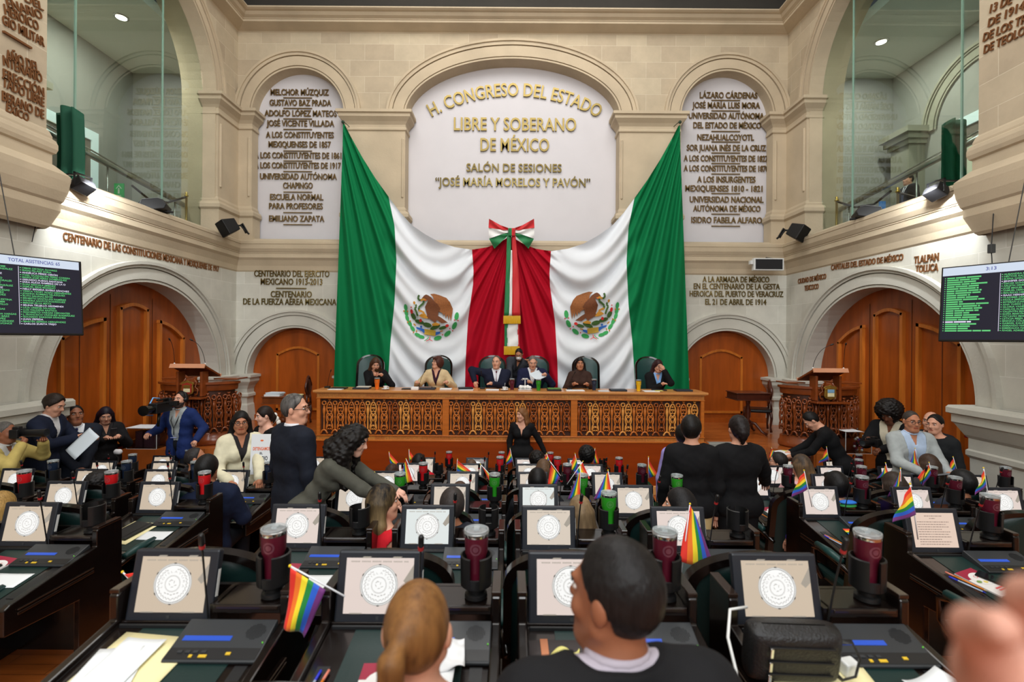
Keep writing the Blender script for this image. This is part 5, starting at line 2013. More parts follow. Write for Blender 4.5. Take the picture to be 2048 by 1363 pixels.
class Field:
    def __init__(s, lo, hi, h):
        s.h = h
        s.lo = np.array(lo, np.float32)
        s.n = np.ceil((np.array(hi) - s.lo) / h).astype(int) + 1
        s.d = np.full(s.n, .3, np.float32)
        s.ax = [s.lo[i] + h * np.arange(s.n[i], dtype=np.float32) for i in range(3)]

    def win(s, lo, hi):
        a = np.clip(np.floor((np.array(lo) - s.lo) / s.h).astype(int), 0, s.n)
        b = np.clip(np.ceil((np.array(hi) - s.lo) / s.h).astype(int) + 1, 0, s.n)
        if (b <= a).any():
            return None, None
        sl = tuple(slice(a[i], b[i]) for i in range(3))
        return sl, (s.ax[0][sl[0]][:, None, None], s.ax[1][sl[1]][None, :, None], s.ax[2][sl[2]][None, None, :])

    def put(s, sl, v, k, sub):
        d = s.d[sl]
        if sub:
            v = -v
            hh = np.clip(.5 - .5 * (d - v) / k, 0, 1)
            s.d[sl] = d + (v - d) * hh + k * hh * (1 - hh)
        else:
            hh = np.clip(.5 + .5 * (d - v) / k, 0, 1)
            s.d[sl] = d + (v - d) * hh - k * hh * (1 - hh)

    def cap(s, a, b, ra, rb=None, k=.03, sub=False):
        rb = ra if rb is None else rb
        a, b = np.array(a, float), np.array(b, float)
        R = max(ra, rb) + k + 2 * s.h
        sl, g = s.win(np.minimum(a, b) - R, np.maximum(a, b) + R)
        if sl is None:
            return
        ab = b - a
        L = max(1e-9, float(ab @ ab))
        p = [g[i] - a[i] for i in range(3)]
        t = np.clip((p[0] * ab[0] + p[1] * ab[1] + p[2] * ab[2]) / L, 0, 1)
        v = np.sqrt(sum((p[i] - t * ab[i]) ** 2 for i in range(3))) - (ra + (rb - ra) * t)
        s.put(sl, v.astype(np.float32), k, sub)

    def ell(s, c, r, B, k=.02, sub=False):
        """ellipsoid with axes given by the rows of B"""
        c = np.array(c, float)
        R = max(r) + k + 2 * s.h
        sl, g = s.win(c - R, c + R)
        if sl is None:
            return
        p = [g[i] - c[i] for i in range(3)]
        q = [(p[0] * B[j][0] + p[1] * B[j][1] + p[2] * B[j][2]) / r[j] for j in range(3)]
        l = np.sqrt(q[0] ** 2 + q[1] ** 2 + q[2] ** 2)
        l2 = np.sqrt(sum((q[j] / r[j]) ** 2 for j in range(3))) + 1e-6
        v = l * (l - 1) / l2
        s.put(sl, v.astype(np.float32), k, sub)

    def frame(s, c, B):
        p = [s.ax[0][:, None, None] - c[0], s.ax[1][None, :, None] - c[1], s.ax[2][None, None, :] - c[2]]
        return [p[0] * B[j][0] + p[1] * B[j][1] + p[2] * B[j][2] for j in range(3)]

    def cut(s, v):
        s.d = np.maximum(s.d, v).astype(np.float32)

    def wrinkle(s, amp, f, ph=0.):
        x, y, z = s.ax[0][:, None, None], s.ax[1][None, :, None], s.ax[2][None, None, :]
        s.d = s.d + amp * (np.sin(f * x + ph + 2 * np.sin(f * .4 * z)) * np.sin(f * .9 * y + 1.7 + ph) * np.sin(f * 1.1 * z + np.sin(f * .6 * x)))

    def mesh(s):
        d = np.pad(s.d, 1, constant_values=.2)
        lo = s.lo - s.h
        S = d < 0
        c = S[:-1, :-1, :-1].astype(np.int8)
        n = np.zeros_like(c)
        for i in (0, 1):
            for j in (0, 1):
                for k in (0, 1):
                    n += S[i:S.shape[0] - 1 + i, j:S.shape[1] - 1 + j, k:S.shape[2] - 1 + k]
        act = np.argwhere((n > 0) & (n < 8))
        if not len(act):
            return np.zeros((0, 3)), np.zeros((0, 4), int)
        I, J, K = act.T
        acc = np.zeros((len(act), 3))
        cnt = np.zeros(len(act))
        co = [(i, j, k) for i in (0, 1) for j in (0, 1) for k in (0, 1)]
        val = {o: d[I + o[0], J + o[1], K + o[2]] for o in co}
        for o in co:
            for ax in range(3):
                if o[ax] == 0:
                    e = list(o)
                    e[ax] = 1
                    e = tuple(e)
                    a, b = val[o], val[e]
                    m = (a < 0) != (b < 0)
                    t = np.where(m, a / np.where(m, a - b, 1), 0)
                    p = np.array(o, float)[None, :] + 0 * acc
                    p[:, ax] = t
                    acc += p * m[:, None]
                    cnt += m
        V = (act + acc / cnt[:, None]) * s.h + lo
        idx = np.full(c.shape, -1, np.int64)
        idx[I, J, K] = np.arange(len(act))
        Q = []
        for ax in range(3):
            sh = [slice(1, -1)] * 3
            a, b = [slice(1, -1)] * 3, [slice(1, -1)] * 3
            a[ax], b[ax] = slice(0, -1), slice(1, None)
            A, Bq = S[tuple(a)], S[tuple(b)]
            e = np.argwhere(A != Bq)
            if not len(e):
                continue
            flip = A[tuple(e.T)]
            e = e + 1
            e[:, ax] -= 1
            u, w_ = (ax + 1) % 3, (ax + 2) % 3
            off = np.zeros((4, 3), int)
            off[0, u], off[0, w_] = -1, -1
            off[1, w_] = -1
            off[3, u] = -1
            q = np.stack([idx[tuple((e + o).T)] for o in off], 1)
            q[~flip] = q[~flip][:, ::-1]
            Q.append(q)
        return V, np.concatenate(Q)


def nobj(name, V, Q, mats, parent, midx=None):
    me = bpy.data.meshes.new(name)
    me.from_pydata(V.tolist() if hasattr(V, 'tolist') else V, [], Q.tolist() if hasattr(Q, 'tolist') else Q)
    for m in (mats if isinstance(mats, (list, tuple)) else [mats]):
        me.materials.append(m)
    me.polygons.foreach_set('use_smooth', [True] * len(me.polygons))
    if midx is not None:
        me.polygons.foreach_set('material_index', list(midx))
    o = bpy.data.objects.new(name, me)
    COL.objects.link(o)
    o.parent = parent
    return o


SKINS = {'light': (206, 152, 126), 'tan': (176, 118, 88), 'brown': (142, 90, 64), 'dark': (112, 68, 48), 'pale': (222, 172, 150)}


def skin_mat(k):
    return mat('skin_' + k, SKINS[k], .5, var=.05, vscale=30, spec=.35)


def hair_mat(c, c2=None, z0=0., z1=1.):
    nm = 'hair_%d_%d_%d' % c + ('' if c2 is None else '_to_%d_%d_%d_%d' % (c2 + (int(z0 * 100),)))
    if nm in MATS:
        return MATS[nm]
    m = mat(nm, c, .45, var=.35, vscale=38, stretch=(3.5, 3.5, .3), bump=.16, bscale=60, spec=.25)
    if c2 is not None:
        nt = m.node_tree
        b = nt.nodes['Principled BSDF']
        old = b.inputs['Base Color'].links[0].from_socket
        tc = nt.nodes.new('ShaderNodeTexCoord')
        sp = nt.nodes.new('ShaderNodeSeparateXYZ')
        nt.links.new(tc.outputs['Object'], sp.inputs[0])
        mr = nt.nodes.new('ShaderNodeMapRange')
        mr.inputs['From Min'].default_value = z0
        mr.inputs['From Max'].default_value = z1
        nt.links.new(sp.outputs['Z'], mr.inputs['Value'])
        n = nt.nodes.new('ShaderNodeTexNoise')
        n.inputs['Scale'].default_value = 26
        mp = nt.nodes.new('ShaderNodeMapping')
        mp.inputs['Scale'].default_value = (1.5, 1.5, .2)
        nt.links.new(tc.outputs['Object'], mp.inputs['Vector'])
        nt.links.new(mp.outputs['Vector'], n.inputs['Vector'])
        ad = nt.nodes.new('ShaderNodeMath')
        ad.operation = 'MULTIPLY_ADD'
        ad.inputs[1].default_value = .9
        nt.links.new(n.outputs['Fac'], ad.inputs[0])
        nt.links.new(mr.outputs['Result'], ad.inputs[2])
        sb = nt.nodes.new('ShaderNodeMath')
        sb.operation = 'SUBTRACT'
        sb.use_clamp = True
        sb.inputs[1].default_value = .45
        nt.links.new(ad.outputs[0], sb.inputs[0])
        mx = nt.nodes.new('ShaderNodeMixRGB')
        mx.inputs['Color2'].default_value = rgb(c2)
        nt.links.new(sb.outputs[0], mx.inputs['Fac'])
        nt.links.new(old, mx.inputs['Color1'])
        nt.links.new(mx.outputs[0], b.inputs['Base Color'])
    return m


def cloth_mat(c, rough=.85, nm=None):
    return mat('cloth_%d_%d_%d%s' % (tuple(c) + (nm or '',)), c, rough, var=.10, vscale=14, bump=.12, bscale=26, spec=.2)


def unit(v):
    v = np.array(v, float)
    return v / (np.linalg.norm(v) + 1e-12)


def ik(S, T, l1, l2, hint):
    d = T - S
    L = np.linalg.norm(d)
    if L > (l1 + l2) * .995:
        T = S + d / L * (l1 + l2) * .995
        d = T - S
        L = np.linalg.norm(d)
    a = (l1 * l1 - l2 * l2 + L * L) / (2 * L)
    hh = math.sqrt(max(0, l1 * l1 - a * a))
    u = d / L
    hv = np.array(hint, float)
    hv = unit(hv - u * (hv @ u))
    return S + u * a + hv * hh, T


BLACK = (20, 20, 22)


def person(label, head, D, floor, sit=False, yaw=0., lean=0., side=0., hyaw=0., hpitch=0., hroll=0., L=None, R=None, fem=False, skin='tan', hair=('short', (24, 20, 18)), top=('jacket', (24, 28, 40)), shirt=None, tie=None, legs=(26, 28, 34), face=True, glasses=None, h=None, curl=.5, girth=1., hairmat=None, smile=False, fixs=None, elb=None, mask=False, beard=None, collar=None, sleeve=1., lip=None, grey=None, button=None, skirt=False):
    """head: pixel of the crown; D: its distance; yaw 0 looks at the dais, 180 at the camera, positive turns left"""
    h = h or (.0095 if D > 5.5 else .0085)
    hip = .50 if sit else .92
    la, sa = rad(lean), rad(side)
    U = unit((math.sin(sa) * math.cos(la), math.sin(la), math.cos(la) * math.cos(sa)))
    Fv = unit(np.array((0, math.cos(la), -math.sin(la))))
    Fv = unit(Fv - U * (Fv @ U))
    Rv = np.cross(Fv, U)
    P = np.array((0, -.10 if lean > 20 and not sit else 0, hip))
    tl = .49 if fem else .51
    N = P + U * tl
    sw = (.155 if fem else .182) * (1 + (girth - 1) * .5)
    A = Euler((rad(-hpitch), rad(hroll), rad(hyaw)), 'YXZ').to_matrix() if False else (Matrix.Rotation(rad(hyaw), 3, 'Z') @ Matrix.Rotation(rad(-hpitch), 3, 'X') @ Matrix.Rotation(rad(hroll), 3, 'Y'))
    Rh, Fh, Uh = (np.array(A.col[i]) for i in range(3))
    HB = (Rh, Fh, Uh)
    Hc = N + U * .045 + Uh * .118 + Fv * .012
    if abs(lean) > 25:
        Hc = N + U * .10 + Uh * .07 + Fh * .03
    crown = Hc + Uh * .118
    z_top = W(head[0], head[1], D).z
    s = (z_top - floor) / crown[2]
    if fixs:
        s = fixs
    s = max(.82, min(1.14, s))
    cx_, sx_ = math.cos(rad(yaw)), math.sin(rad(yaw))
    hp = W(head[0], head[1], D)
    ox = hp.x - s * (crown[0] * cx_ - crown[1] * sx_)
    oy = hp.y - s * (crown[0] * sx_ + crown[1] * cx_)
    zf = floor if not fixs else hp.z - s * crown[2]
    t = thing('person', label, 'person', (ox, oy, zf), rad(yaw))
    t.scale = (s, s, s)
    # joints
    Sh = {-1: N - U * .05 - Rv * sw, 1: N - U * .05 + Rv * sw}
    tg = {}
    for sg, T in ((-1, L), (1, R)):
        if T is None:
            T = (sg * .17, .34, hip + .20) if sit else tuple(Sh[sg] + np.array((sg * .07, .06, -.52)))
        T = np.array(T, float)
        hint = (elb or {}).get(sg, (sg * .6, -.5, -.8))
        E, Wr = ik(Sh[sg], T, .285, .25, hint)
        tg[sg] = (E, Wr)
    hipj = {sg: P + Rv * sg * .088 - U * .01 for sg in (-1, 1)}
    if sit:
        knee = {sg: np.array((sg * .13, P[1] + .42, .50)) for sg in (-1, 1)}
        ank = {sg: np.array((sg * .13, P[1] + .40, .085)) for sg in (-1, 1)}
    else:
        knee = {sg: np.array((sg * .10, P[1] * .4 + .03, .49)) for sg in (-1, 1)}
        ank = {sg: np.array((sg * .10, -.02, .085)) for sg in (-1, 1)}
    toe = {sg: ank[sg] + np.array((sg * .02, .16, -.05)) for sg in (-1, 1)}
    g = girth

    def torso(f, o, low=0.):
        hw, hr = (.082, .108) if fem else (.075, .105)
        f.cap(P - Rv * hw, P + Rv * hw, hr * g + o, k=.05)
        ww, wr = (.05, .082) if fem else (.062, .098)
        f.cap(P + U * .17 - Rv * ww, P + U * .17 + Rv * ww, wr * g + o, k=.06)
        cw, cr = (.068, .095) if fem else (.088, .108)
        f.cap(P + U * .33 - Rv * cw * g, P + U * .33 + Rv * cw * g, cr * (1 + (g - 1) * .7) + o, k=.06)
        f.cap(P + U * .40 - Rv * cw * g, P + U * .40 + Rv * cw * g, cr * .86 + o, k=.06)
        f.cap(Sh[-1] + Rv * .03, Sh[1] - Rv * .03, .052 + o, k=.06)
        f.cap(Sh[-1] + Rv * .03 - U * .02, N + U * .015 - Rv * .02, .045 + o, .05 + o, k=.05)
        f.cap(Sh[1] - Rv * .03 - U * .02, N + U * .015 + Rv * .02, .045 + o, .05 + o, k=.05)
        if fem:
            for sg in (-1, 1):
                f.ell(P + U * .32 + Rv * sg * .072 + Fv * .075, (.062 + o, .058 + o, .062 + o), (Rv, Fv, U), .04)
        if low:
            f.cap(P - U * low - Rv * hw * 1.05, P - U * low + Rv * hw * 1.05, hr * 1.02 * g + o, k=.06)

    def arms(f, o, upto=1., wide=0.):
        for sg in (-1, 1):
            E, Wr = tg[sg]
            f.cap(Sh[sg], E, .052 * g + o + wide, .041 + o + wide, k=.035)
            if upto > .5:
                q = E + (Wr - E) * ((upto - .5) * 2)
                f.cap(E, q, .041 + o + wide, .030 + o + wide * .8, k=.025)

    lo = np.array((-.62, -.62, -.02))
    hi = np.array((.62, .85, max(crown[2] + .1, 1.0)))
    allp = np.array([N, Hc, crown] + [x for sg in (-1, 1) for x in (tg[sg][0], tg[sg][1], Sh[sg], knee[sg], ank[sg], toe[sg])])
    lo = np.maximum(lo, allp.min(0) - .24)
    hi = allp.max(0) + .24
    lo[2] = -.02
    # the body itself
    f = Field(lo, hi, h)
    torso(f, -.004)
    arms(f, -.002)
    f.cap(N - U * .03, Hc - Uh * .055 - Fh * .018, .054 if not fem else .047, .05 if not fem else .044, k=.03)
    for sg in (-1, 1):
        f.cap(hipj[sg], knee[sg], .082, .052, k=.04)
        f.cap(knee[sg], ank[sg], .052, .034, k=.03)
        f.cap(ank[sg], toe[sg], .036, .028, k=.03)
        E, Wr = tg[sg]
        dr = unit(Wr - E)
        f.cap(Wr, Wr + dr * .055, .027, .030, k=.02)
    e = 1. if not fem else .95

    def hd(r, fw, u):
        return Hc + Rh * r * e + Fh * fw * e + Uh * u * e
    f.ell(hd(0, -.012, .018), (.074 * e, .094 * e, .098 * e), HB, .02)
    f.ell(hd(0, .028, -.045), (.058 * e, .066 * e, .078 * e), HB, .03)
    f.cap(hd(-.018, .068, -.098), hd(.018, .068, -.098), .021 if not fem else .016, k=.03)
    f.cap(hd(-.056, .01, -.06), hd(-.02, .06, -.1), .014, .016, k=.03)
    f.cap(hd(.056, .01, -.06), hd(.02, .06, -.1), .014, .016, k=.03)
    if face:
        f.cap(hd(-.036, .077, .028), hd(.036, .077, .028), .011, k=.02)
        for sg in (-1, 1):
            f.ell(hd(sg * .033, .094, .008), (.019, .014, .012), HB, .014, True)
            f.ell(hd(sg * .042, .062, -.03), (.022, .02, .022), HB, .02)
        f.cap(hd(0, .086, .012), hd(0, .108, -.026), .0075, .0115, k=.012)
        f.cap(hd(-.011, .094, -.03), hd(.011, .094, -.03), .0075, k=.01)
        f.cap(hd(-.02, .083, -.0575), hd(.02, .083, -.0575), .0075, k=.01)
        f.cap(hd(-.017, .083, -.0685), hd(.017, .083, -.0685), .0085, k=.01)
    for sg in (-1, 1):
        f.ell(hd(sg * .077, -.008, -.008), (.011, .019, .031), HB, .008)
    V, Q = f.mesh()
    mi = np.zeros(len(Q), int)
    if face:
        c = V[Q].mean(1) - Hc
        fr = np.stack([c @ Rh, c @ Fh, c @ Uh], 1) / e
        lw = .027 if smile else .023
        lipm = (np.abs(fr[:, 0]) < lw) & (np.abs(fr[:, 2] + .063) < .0105 * (1 - (fr[:, 0] / lw) ** 2 * .6)) & (fr[:, 1] > .074)
        mi[lipm] = 1
        if beard:
            bm = (fr[:, 2] < -.045) & (fr[:, 2] > -.13) & (fr[:, 1] > .0) & ~lipm & ~((np.abs(fr[:, 2] + .035) < .01))
            mi[bm] = 2
    hm = MB()
    for sg in (-1, 1):
        E, Wr = tg[sg]
        dr = unit(Wr - E)
        up = np.array((0, 0, 1.)) if abs(dr[2]) < .8 else np.array((0, 1., 0))
        sd = unit(np.cross(dr, up))
        nm = np.cross(sd, dr)
        if sd @ np.array((1., 0, 0)) * sg > 0:
            sd_th = -sd
        else:
            sd_th = sd
        k0 = Wr + dr * .062
        for i, ln in enumerate((.070, .078, .074, .058)):
            q = k0 + sd_th * (.026 - .0175 * i) - dr * (.004 * abs(i - 1.2))
            c1, c2 = curl * .9, curl * 1.9
            j1 = q + (dr * math.cos(c1 * .6) - nm * math.sin(c1 * .6)) * ln * .45
            j2 = j1 + (dr * math.cos(c1 + .2) - nm * math.sin(c1 + .2)) * ln * .32
            j3 = j2 + (dr * math.cos(c2) - nm * math.sin(c2)) * ln * .26
            hm.tube([q - dr * .02, q, j1, j2, j3], [.0095, .0092, .0085, .0075, .006], 7)
        b0 = Wr + dr * .018 + sd_th * .022
        j1 = b0 + unit(dr * .7 + sd_th * .75 - nm * .25) * .034
        j2 = j1 + unit(dr * .95 + sd_th * .25 - nm * .4) * .026
        hm.tube([b0 - sd_th * .012, b0, j1, j2], [.012, .012, .010, .007], 7)
    nV = len(V)
    VV = V.tolist() + hm.v
    QQ = Q.tolist() + [tuple(i + nV for i in fc) for fc in hm.f]
    mm = mi.tolist() + [0] * len(hm.f)
    sk = skin_mat(skin)
    lipc = lip or tuple(int(a * b) for a, b in zip(SKINS[skin], (.82, .62, .60)))
    nobj('body', VV, QQ, [sk, mat('lip_%d_%d_%d' % lipc, lipc, .4), mat('stubble_%d_%d_%d' % (beard or (60, 50, 46)), beard or (60, 50, 46), .8)], t, mm)
    if face:
        for sg in (-1, 1):
            m = MB()
            R_ = Matrix((Rh, Fh, Uh)).transposed().to_4x4()
            R_.translation = Vector(hd(sg * .033, .0745, .008))
            m.ball((0, 0, 0), (.0135, .010, .0075), 10, 8, 0, R_)
            m.ball((0, .0065, -.0008), (.0065, .005, .0068), 8, 6, 1, R_)
            m.build('eye', [mat('eye_white', (214, 206, 200), .3), mat('eye_iris', (34, 22, 16), .2)], t, smooth=True)
            m = MB()
            bc = tuple(int(x * .8) for x in hair[1]) if hair[0] != 'bald' else (60, 44, 36)
            m.tube([hd(sg * .014, .089, .026), hd(sg * .034, .088, .032), hd(sg * .054, .074, .026)], [.0035, .0042, .0022], 6)
            m.build('eyebrow', hair_mat(bc), t, smooth=True)
    # hair
    st, hc = hair[0], hair[1]
    if st != 'bald':
        f = Field(lo if st in ('long', 'curlylong', 'ombre', 'pony', 'fallr') else Hc - .24, hi if st in ('long', 'curlylong', 'ombre', 'pony', 'fallr') else Hc + .24, min(h, .008))
        vol = {'short': .008, 'thick': .016, 'receding': .005, 'crop': .003, 'bob': .018, 'long': .012, 'ombre': .014, 'pony': .006, 'bun': .009, 'curlylong': .022, 'afro': .055, 'curlyshort': .026, 'updo': .012, 'fallr': .014}[st]
        f.ell(hd(0, -.014, .021), (.074 * e + vol, .094 * e + vol, .098 * e + vol), HB, .01)
        x, y, z = f.frame(Hc, HB)
        if st == 'receding':
            f.cut((y - .02) * .9 - (z - .03) * .25)
            f.cut(-(z + .06) - .2 * y)
            f.cut(((.052 ** 2 - (x * x + (y + .02) ** 2)) ** 1) * 6 if False else y - .07)
        elif st == 'crop' or st == 'short' or st == 'thick':
            fr = .052 if st != 'thick' else .06
            f.cut(np.minimum((y - fr) * .8 + np.maximum(0, .062 - z) * .55, .2) - .0)
            f.cut(np.where(y > -.03, -(z + .02) + np.abs(y) * 0, -(z + .075)) * .8)
        elif st == 'afro':
            f.ell(hd(0, -.03, .045), (.15, .14, .135), HB, .04)
            x, y, z = f.frame(Hc, HB)
            f.cut(np.minimum((y - .07), .2) * .8 - np.maximum(0, z - .035) * .9)
            f.wrinkle(.010, 95)
        elif st == 'curlyshort':
            f.ell(hd(0, -.03, .05), (.10, .10, .09), HB, .03)
            x, y, z = f.frame(Hc, HB)
            f.cut((y - .065) * .8 - np.maximum(0, z - .05) * .9)
            f.cut(-(z + .07))
            f.wrinkle(.007, 110)
        else:
            dn = U * -1.
            if st == 'bob':
                for sg in (-1, 1):
                    f.ell(hd(sg * .062, -.012, -.01), (.034, .07, .075), HB, .03)
                f.ell(hd(0, -.065, -.01), (.08, .05, .09), HB, .03)
                f.cap(hd(-.045, .068, .075), hd(.045, .068, .075), .026, k=.02)
            elif st in ('long', 'ombre'):
                ln = .30 if st == 'long' else .28
                for r_, b_ in ((-.082, -.02), (-.05, -.06), (0, -.075), (.05, -.06), (.082, -.02)):
                    a = hd(r_, b_, .0)
                    b = np.array(hd(r_ * 1.2, b_ - .01, -.14))
                    c = b + np.array((0, -.02 if b_ < -.03 else .02, -1)) * (ln - .14) + U * 0
                    w_ = .04 if b_ < -.03 else .020
                    f.cap(a, b, w_ + .006, w_ + .008, k=.03)
                    f.cap(b, c, w_ + .006, w_ * .6, k=.03)
            elif st == 'fallr':
                for r_, b_ in ((-.06, -.03), (-.02, -.07), (.03, -.07), (.065, -.03)):
                    a = hd(r_, b_, .0)
                    b = hd(r_ + .05, b_ - .03, -.16)
                    c = np.array(b) + np.array((.12, -.05, -.24))
                    f.cap(a, b, .045, .045, k=.03)
                    f.cap(b, c, .045, .022, k=.03)
            elif st == 'pony':
                q0 = hd(-.02, -.105, .04)
                f.ell(hd(-.015, -.09, .04), (.03, .03, .03), HB, .03)
                a, b, c, d_ = q0, q0 - Fh * .035 - Uh * .03 - Rh * .010, q0 - Fh * .035 - Uh * .13 - Rh * .016, q0 - Fh * .005 - Uh * .27 + Rh * .01
                f.cap(a, b, .017, .028, k=.012)
                f.cap(b, c, .028, .031, k=.012)
                f.cap(c, d_, .031, .016, k=.012)
            elif st in ('bun', 'updo'):
                f.ell(hd(0, -.10, -.05 if st == 'bun' else -.02), (.05, .045, .055), HB, .03)
                f.cap(hd(0, -.09, -.07), hd(.0, -.08, -.14), .03, .012, k=.03)
                if st == 'updo':
                    f.wrinkle(.004, 100)
            elif st == 'curlylong':
                for r_, b_ in ((-.09, .0), (-.07, -.07), (0, -.10), (.07, -.07), (.09, .0)):
                    a = hd(r_, b_, .02)
                    b = np.array(hd(r_ * 1.4, b_ * 1.3 - .03, -.12))
                    c = b + np.array((0, .03, -.24)) - U * .0
                    f.cap(a, b, .06, .065, k=.03)
                    f.cap(b, c, .065, .035, k=.03)
                f.wrinkle(.012, 85)
            x, y, z = f.frame(Hc, HB)
            hl = .070 if st not in ('bob',) else .085
            # the face stays free: an oval window in front
            win = np.sqrt((x / .066) ** 2 + ((np.maximum(z, -.035) + .035) / (.098 if st != 'bob' else .085)) ** 2) - 1.
            f.cut(np.where((y > .005) & (z > -.30), -win * .06, -1))
            if st in ('pony', 'bun', 'updo'):
                f.cut(np.where(y > -.035, -(z + .012 + np.maximum(0, y) * .2), np.where((np.abs(x) > .045) | (y > -.085), -(z + .10), -1)) * .8)
        if st in ('short', 'thick', 'crop', 'receding'):
            f.wrinkle(.0010, 170)
        V, Q = f.mesh()
        if len(Q):
            mats = [hairmat or hair_mat(hc)]
            mi = None
            if grey:
                mats.append(hair_mat(grey))
                c = V[Q].mean(1) - Hc
                mi = (((c @ Fh) > -.03) & ((c @ Uh) < .085)).astype(int)
            nobj('hair', V, Q, mats, t, mi)
        if st == 'pony':
            m = MB()
            q0 = hd(-.02, -.112, .037)
            n = 14
            m.tube([q0 + Rh * .021 * math.cos(2 * PI * i / n) + unit(Uh + Fh * .6) * .021 * math.sin(2 * PI * i / n) for i in range(n + 1)], .006, 6)
            m.build('hair_tie', mat('hair_tie_black', (14, 14, 15), .7), t, smooth=True)
    # clothes
    kind, tc_ = top[0], top[1]
    coat = kind in ('jacket', 'coat', 'cardigan')
    o_ = .020 if coat else .011
    f = Field(lo, hi, h)
    long_ = (.13 if not fem else .0) if (coat and not sit) else (.04 if not sit else .0)
    torso(f, o_, long_)
    arms(f, o_ * .8, .5 + .5 * sleeve * .95 if sleeve > .3 else .5, .006 if coat else .002)
    if kind == 'dress':
        pass
    neck_h = {'jacket': .035, 'coat': .05, 'cardigan': .03, 'turtle': .065, 'shirt': .03}.get(kind, .0)
    if neck_h:
        f.cap(N - U * .03, N + U * neck_h + Fv * .006, .066 if not fem else .058, (.062 if not fem else .054), k=.03)
    x, y, z = f.frame(N, (Rv, Fv, U))
    near = (np.sqrt(x * x + y * y) < .125) & (z < .16)
    f.cut(np.where(near, z - neck_h + .25 * np.maximum(0, y) - .3 * np.maximum(0, np.abs(x) - .06), -1))
    if kind == 'cardigan' or kind == 'coat' or (coat and shirt):
        dep = {'jacket': .27, 'coat': .5, 'cardigan': .6}[kind]
        wd = {'jacket': .075, 'coat': .085, 'cardigan': .09}[kind]
        v = np.where((y > .0) & (y < .2), np.abs(x) - wd * np.clip((z + dep) / dep, 0, 1.3) - (.0 if kind == 'jacket' else .03), 1.)
        f.cut(-v)
    elif kind in ('blouse', 'dress'):
        v = np.where((y > .0) & (y < .2), np.sqrt((x / .075) ** 2 + ((z - .02) / .11) ** 2) - 1, 1.) * .06
        f.cut(-v)
        if kind == 'dress':
            v = np.where(y > .0, np.abs(x) - .035 * np.clip((z + .22) / .22, 0, 1), 1.)
            f.cut(-v)
    if sleeve < .2:
        for sg in (-1, 1):
            f.cut(-(np.sqrt(sum((a - b) ** 2 for a, b in zip(f.frame((0, 0, 0), np.eye(3)), Sh[sg] + Rv * sg * .035 - U * .03))) - .075))
    f.wrinkle(.0034, 24, D)
    f.wrinkle(.0016, 61, D * 2)
    V, Q = f.mesh()
    tm = cloth_mat(tc_)
    nm = {'jacket': 'jacket', 'coat': 'jacket', 'cardigan': 'cardigan', 'turtle': 'sweater', 'shirt': 'shirt', 'blouse': 'blouse', 'dress': 'dress', 'sweater': 'sweater'}[kind]
    jk = nobj(nm, V, Q, tm, t)
    if coat and shirt:
        f = Field(lo, hi, h)
        torso(f, .006)
        f.cap(N - U * .03, N + U * .045 + Fv * .004, .062 if not fem else .053, .058 if not fem else .05, k=.02)
        x, y, z = f.frame(N, (Rv, Fv, U))
        f.cut(z - .045 + .45 * np.maximum(0, y))
        f.cut(-(z + .55))
        if kind != 'jacket' or fem or collar == 'open':
            v = np.where(y > .0, np.abs(x) - .035 * np.clip((z + .12) / .12, 0, 1.2), 1.)
            f.cut(-v)
        V, Q = f.mesh()
        nobj('shirt', V, Q, cloth_mat(shirt, .8), t)
        # collar and cuffs
        m = MB() if not (fem and collar == 'open') else None
        n = 16
        rr = .064 if not fem else .056
        pts = [N + U * (.045 - .03 * max(0, math.cos(q))) + Fv * (rr * math.cos(q) + .006) + Rv * rr * math.sin(q) for q in [2 * PI * i / n for i in range(n + 1)]]
        if m:
            m.tube(pts, .010, 6)
            m.build('collar', cloth_mat(shirt, .8), t, smooth=True)
        for sg in (-1, 1):
            E, Wr = tg[sg]
            dr = unit(Wr - E)
            m = MB()
            m.tube([Wr - dr * .03, Wr + dr * .004], .035, 12)
            m.build('cuff', cloth_mat(shirt, .8), t, smooth=True)
        if tie:
            m = MB()
            ch = .122 if not fem else .11
            a = [N - U * .015 + Fv * .074, N - U * .05 + Fv * .088, N - U * .16 + Fv * (ch + .008), N - U * .30 + Fv * (ch * g + .006), N - U * .38 + Fv * (ch * g + .0)]
            m.tube(a, [.014, .012, .018, .024, .02], 8, flat=.35)
            m.tube([N + U * .0 + Fv * .07, N - U * .03 + Fv * .082], [.016, .012], 8)
            m.build('tie', cloth_mat(tie, .6), t, smooth=True)
    # legs
    f = Field(lo, np.array((hi[0], hi[1], min(hi[2], hip + .25))), max(h, .009))
    hw, hr = (.082, .108) if fem else (.075, .105)
    f.cap(P - Rv * hw, P + Rv * hw, hr * g + .008, k=.04)
    if skirt and not sit:
        f.cap(P - U * .1 - Rv * .09, P - U * .1 + Rv * .09, .12, k=.06)
        f.cap(np.array((-.08, .01, .52)), np.array((.08, .01, .52)), .10, k=.12)
    for sg in (-1, 1):
        f.cap(hipj[sg], knee[sg], .09 * g, .064, k=.03)
        f.cap(knee[sg], ank[sg] + np.array((0, 0, .02)), .064, .052, k=.03)
    x, y, z = f.frame(P, (Rv, Fv, U))
    f.cut(z - .12)
    V, Q = f.mesh()
    nobj('trousers' if not skirt else 'skirt', V, Q, cloth_mat(legs), t)
    for sg in (-1, 1):
        m = MB()
        a, b = ank[sg], toe[sg]
        m.tube([a + V3((0, -.06, -.045)), a + V3((0, -.03, -.02)), a + V3((sg * .01, .06, -.03)), b + V3((0, 0, -.005)), b + V3((0, .03, -.012))], [.03, .046, .042, .04, .018], 10, flat=.9)
        m.build('shoe', mat('shoe_black', (18, 16, 16), .3), t, smooth=True)
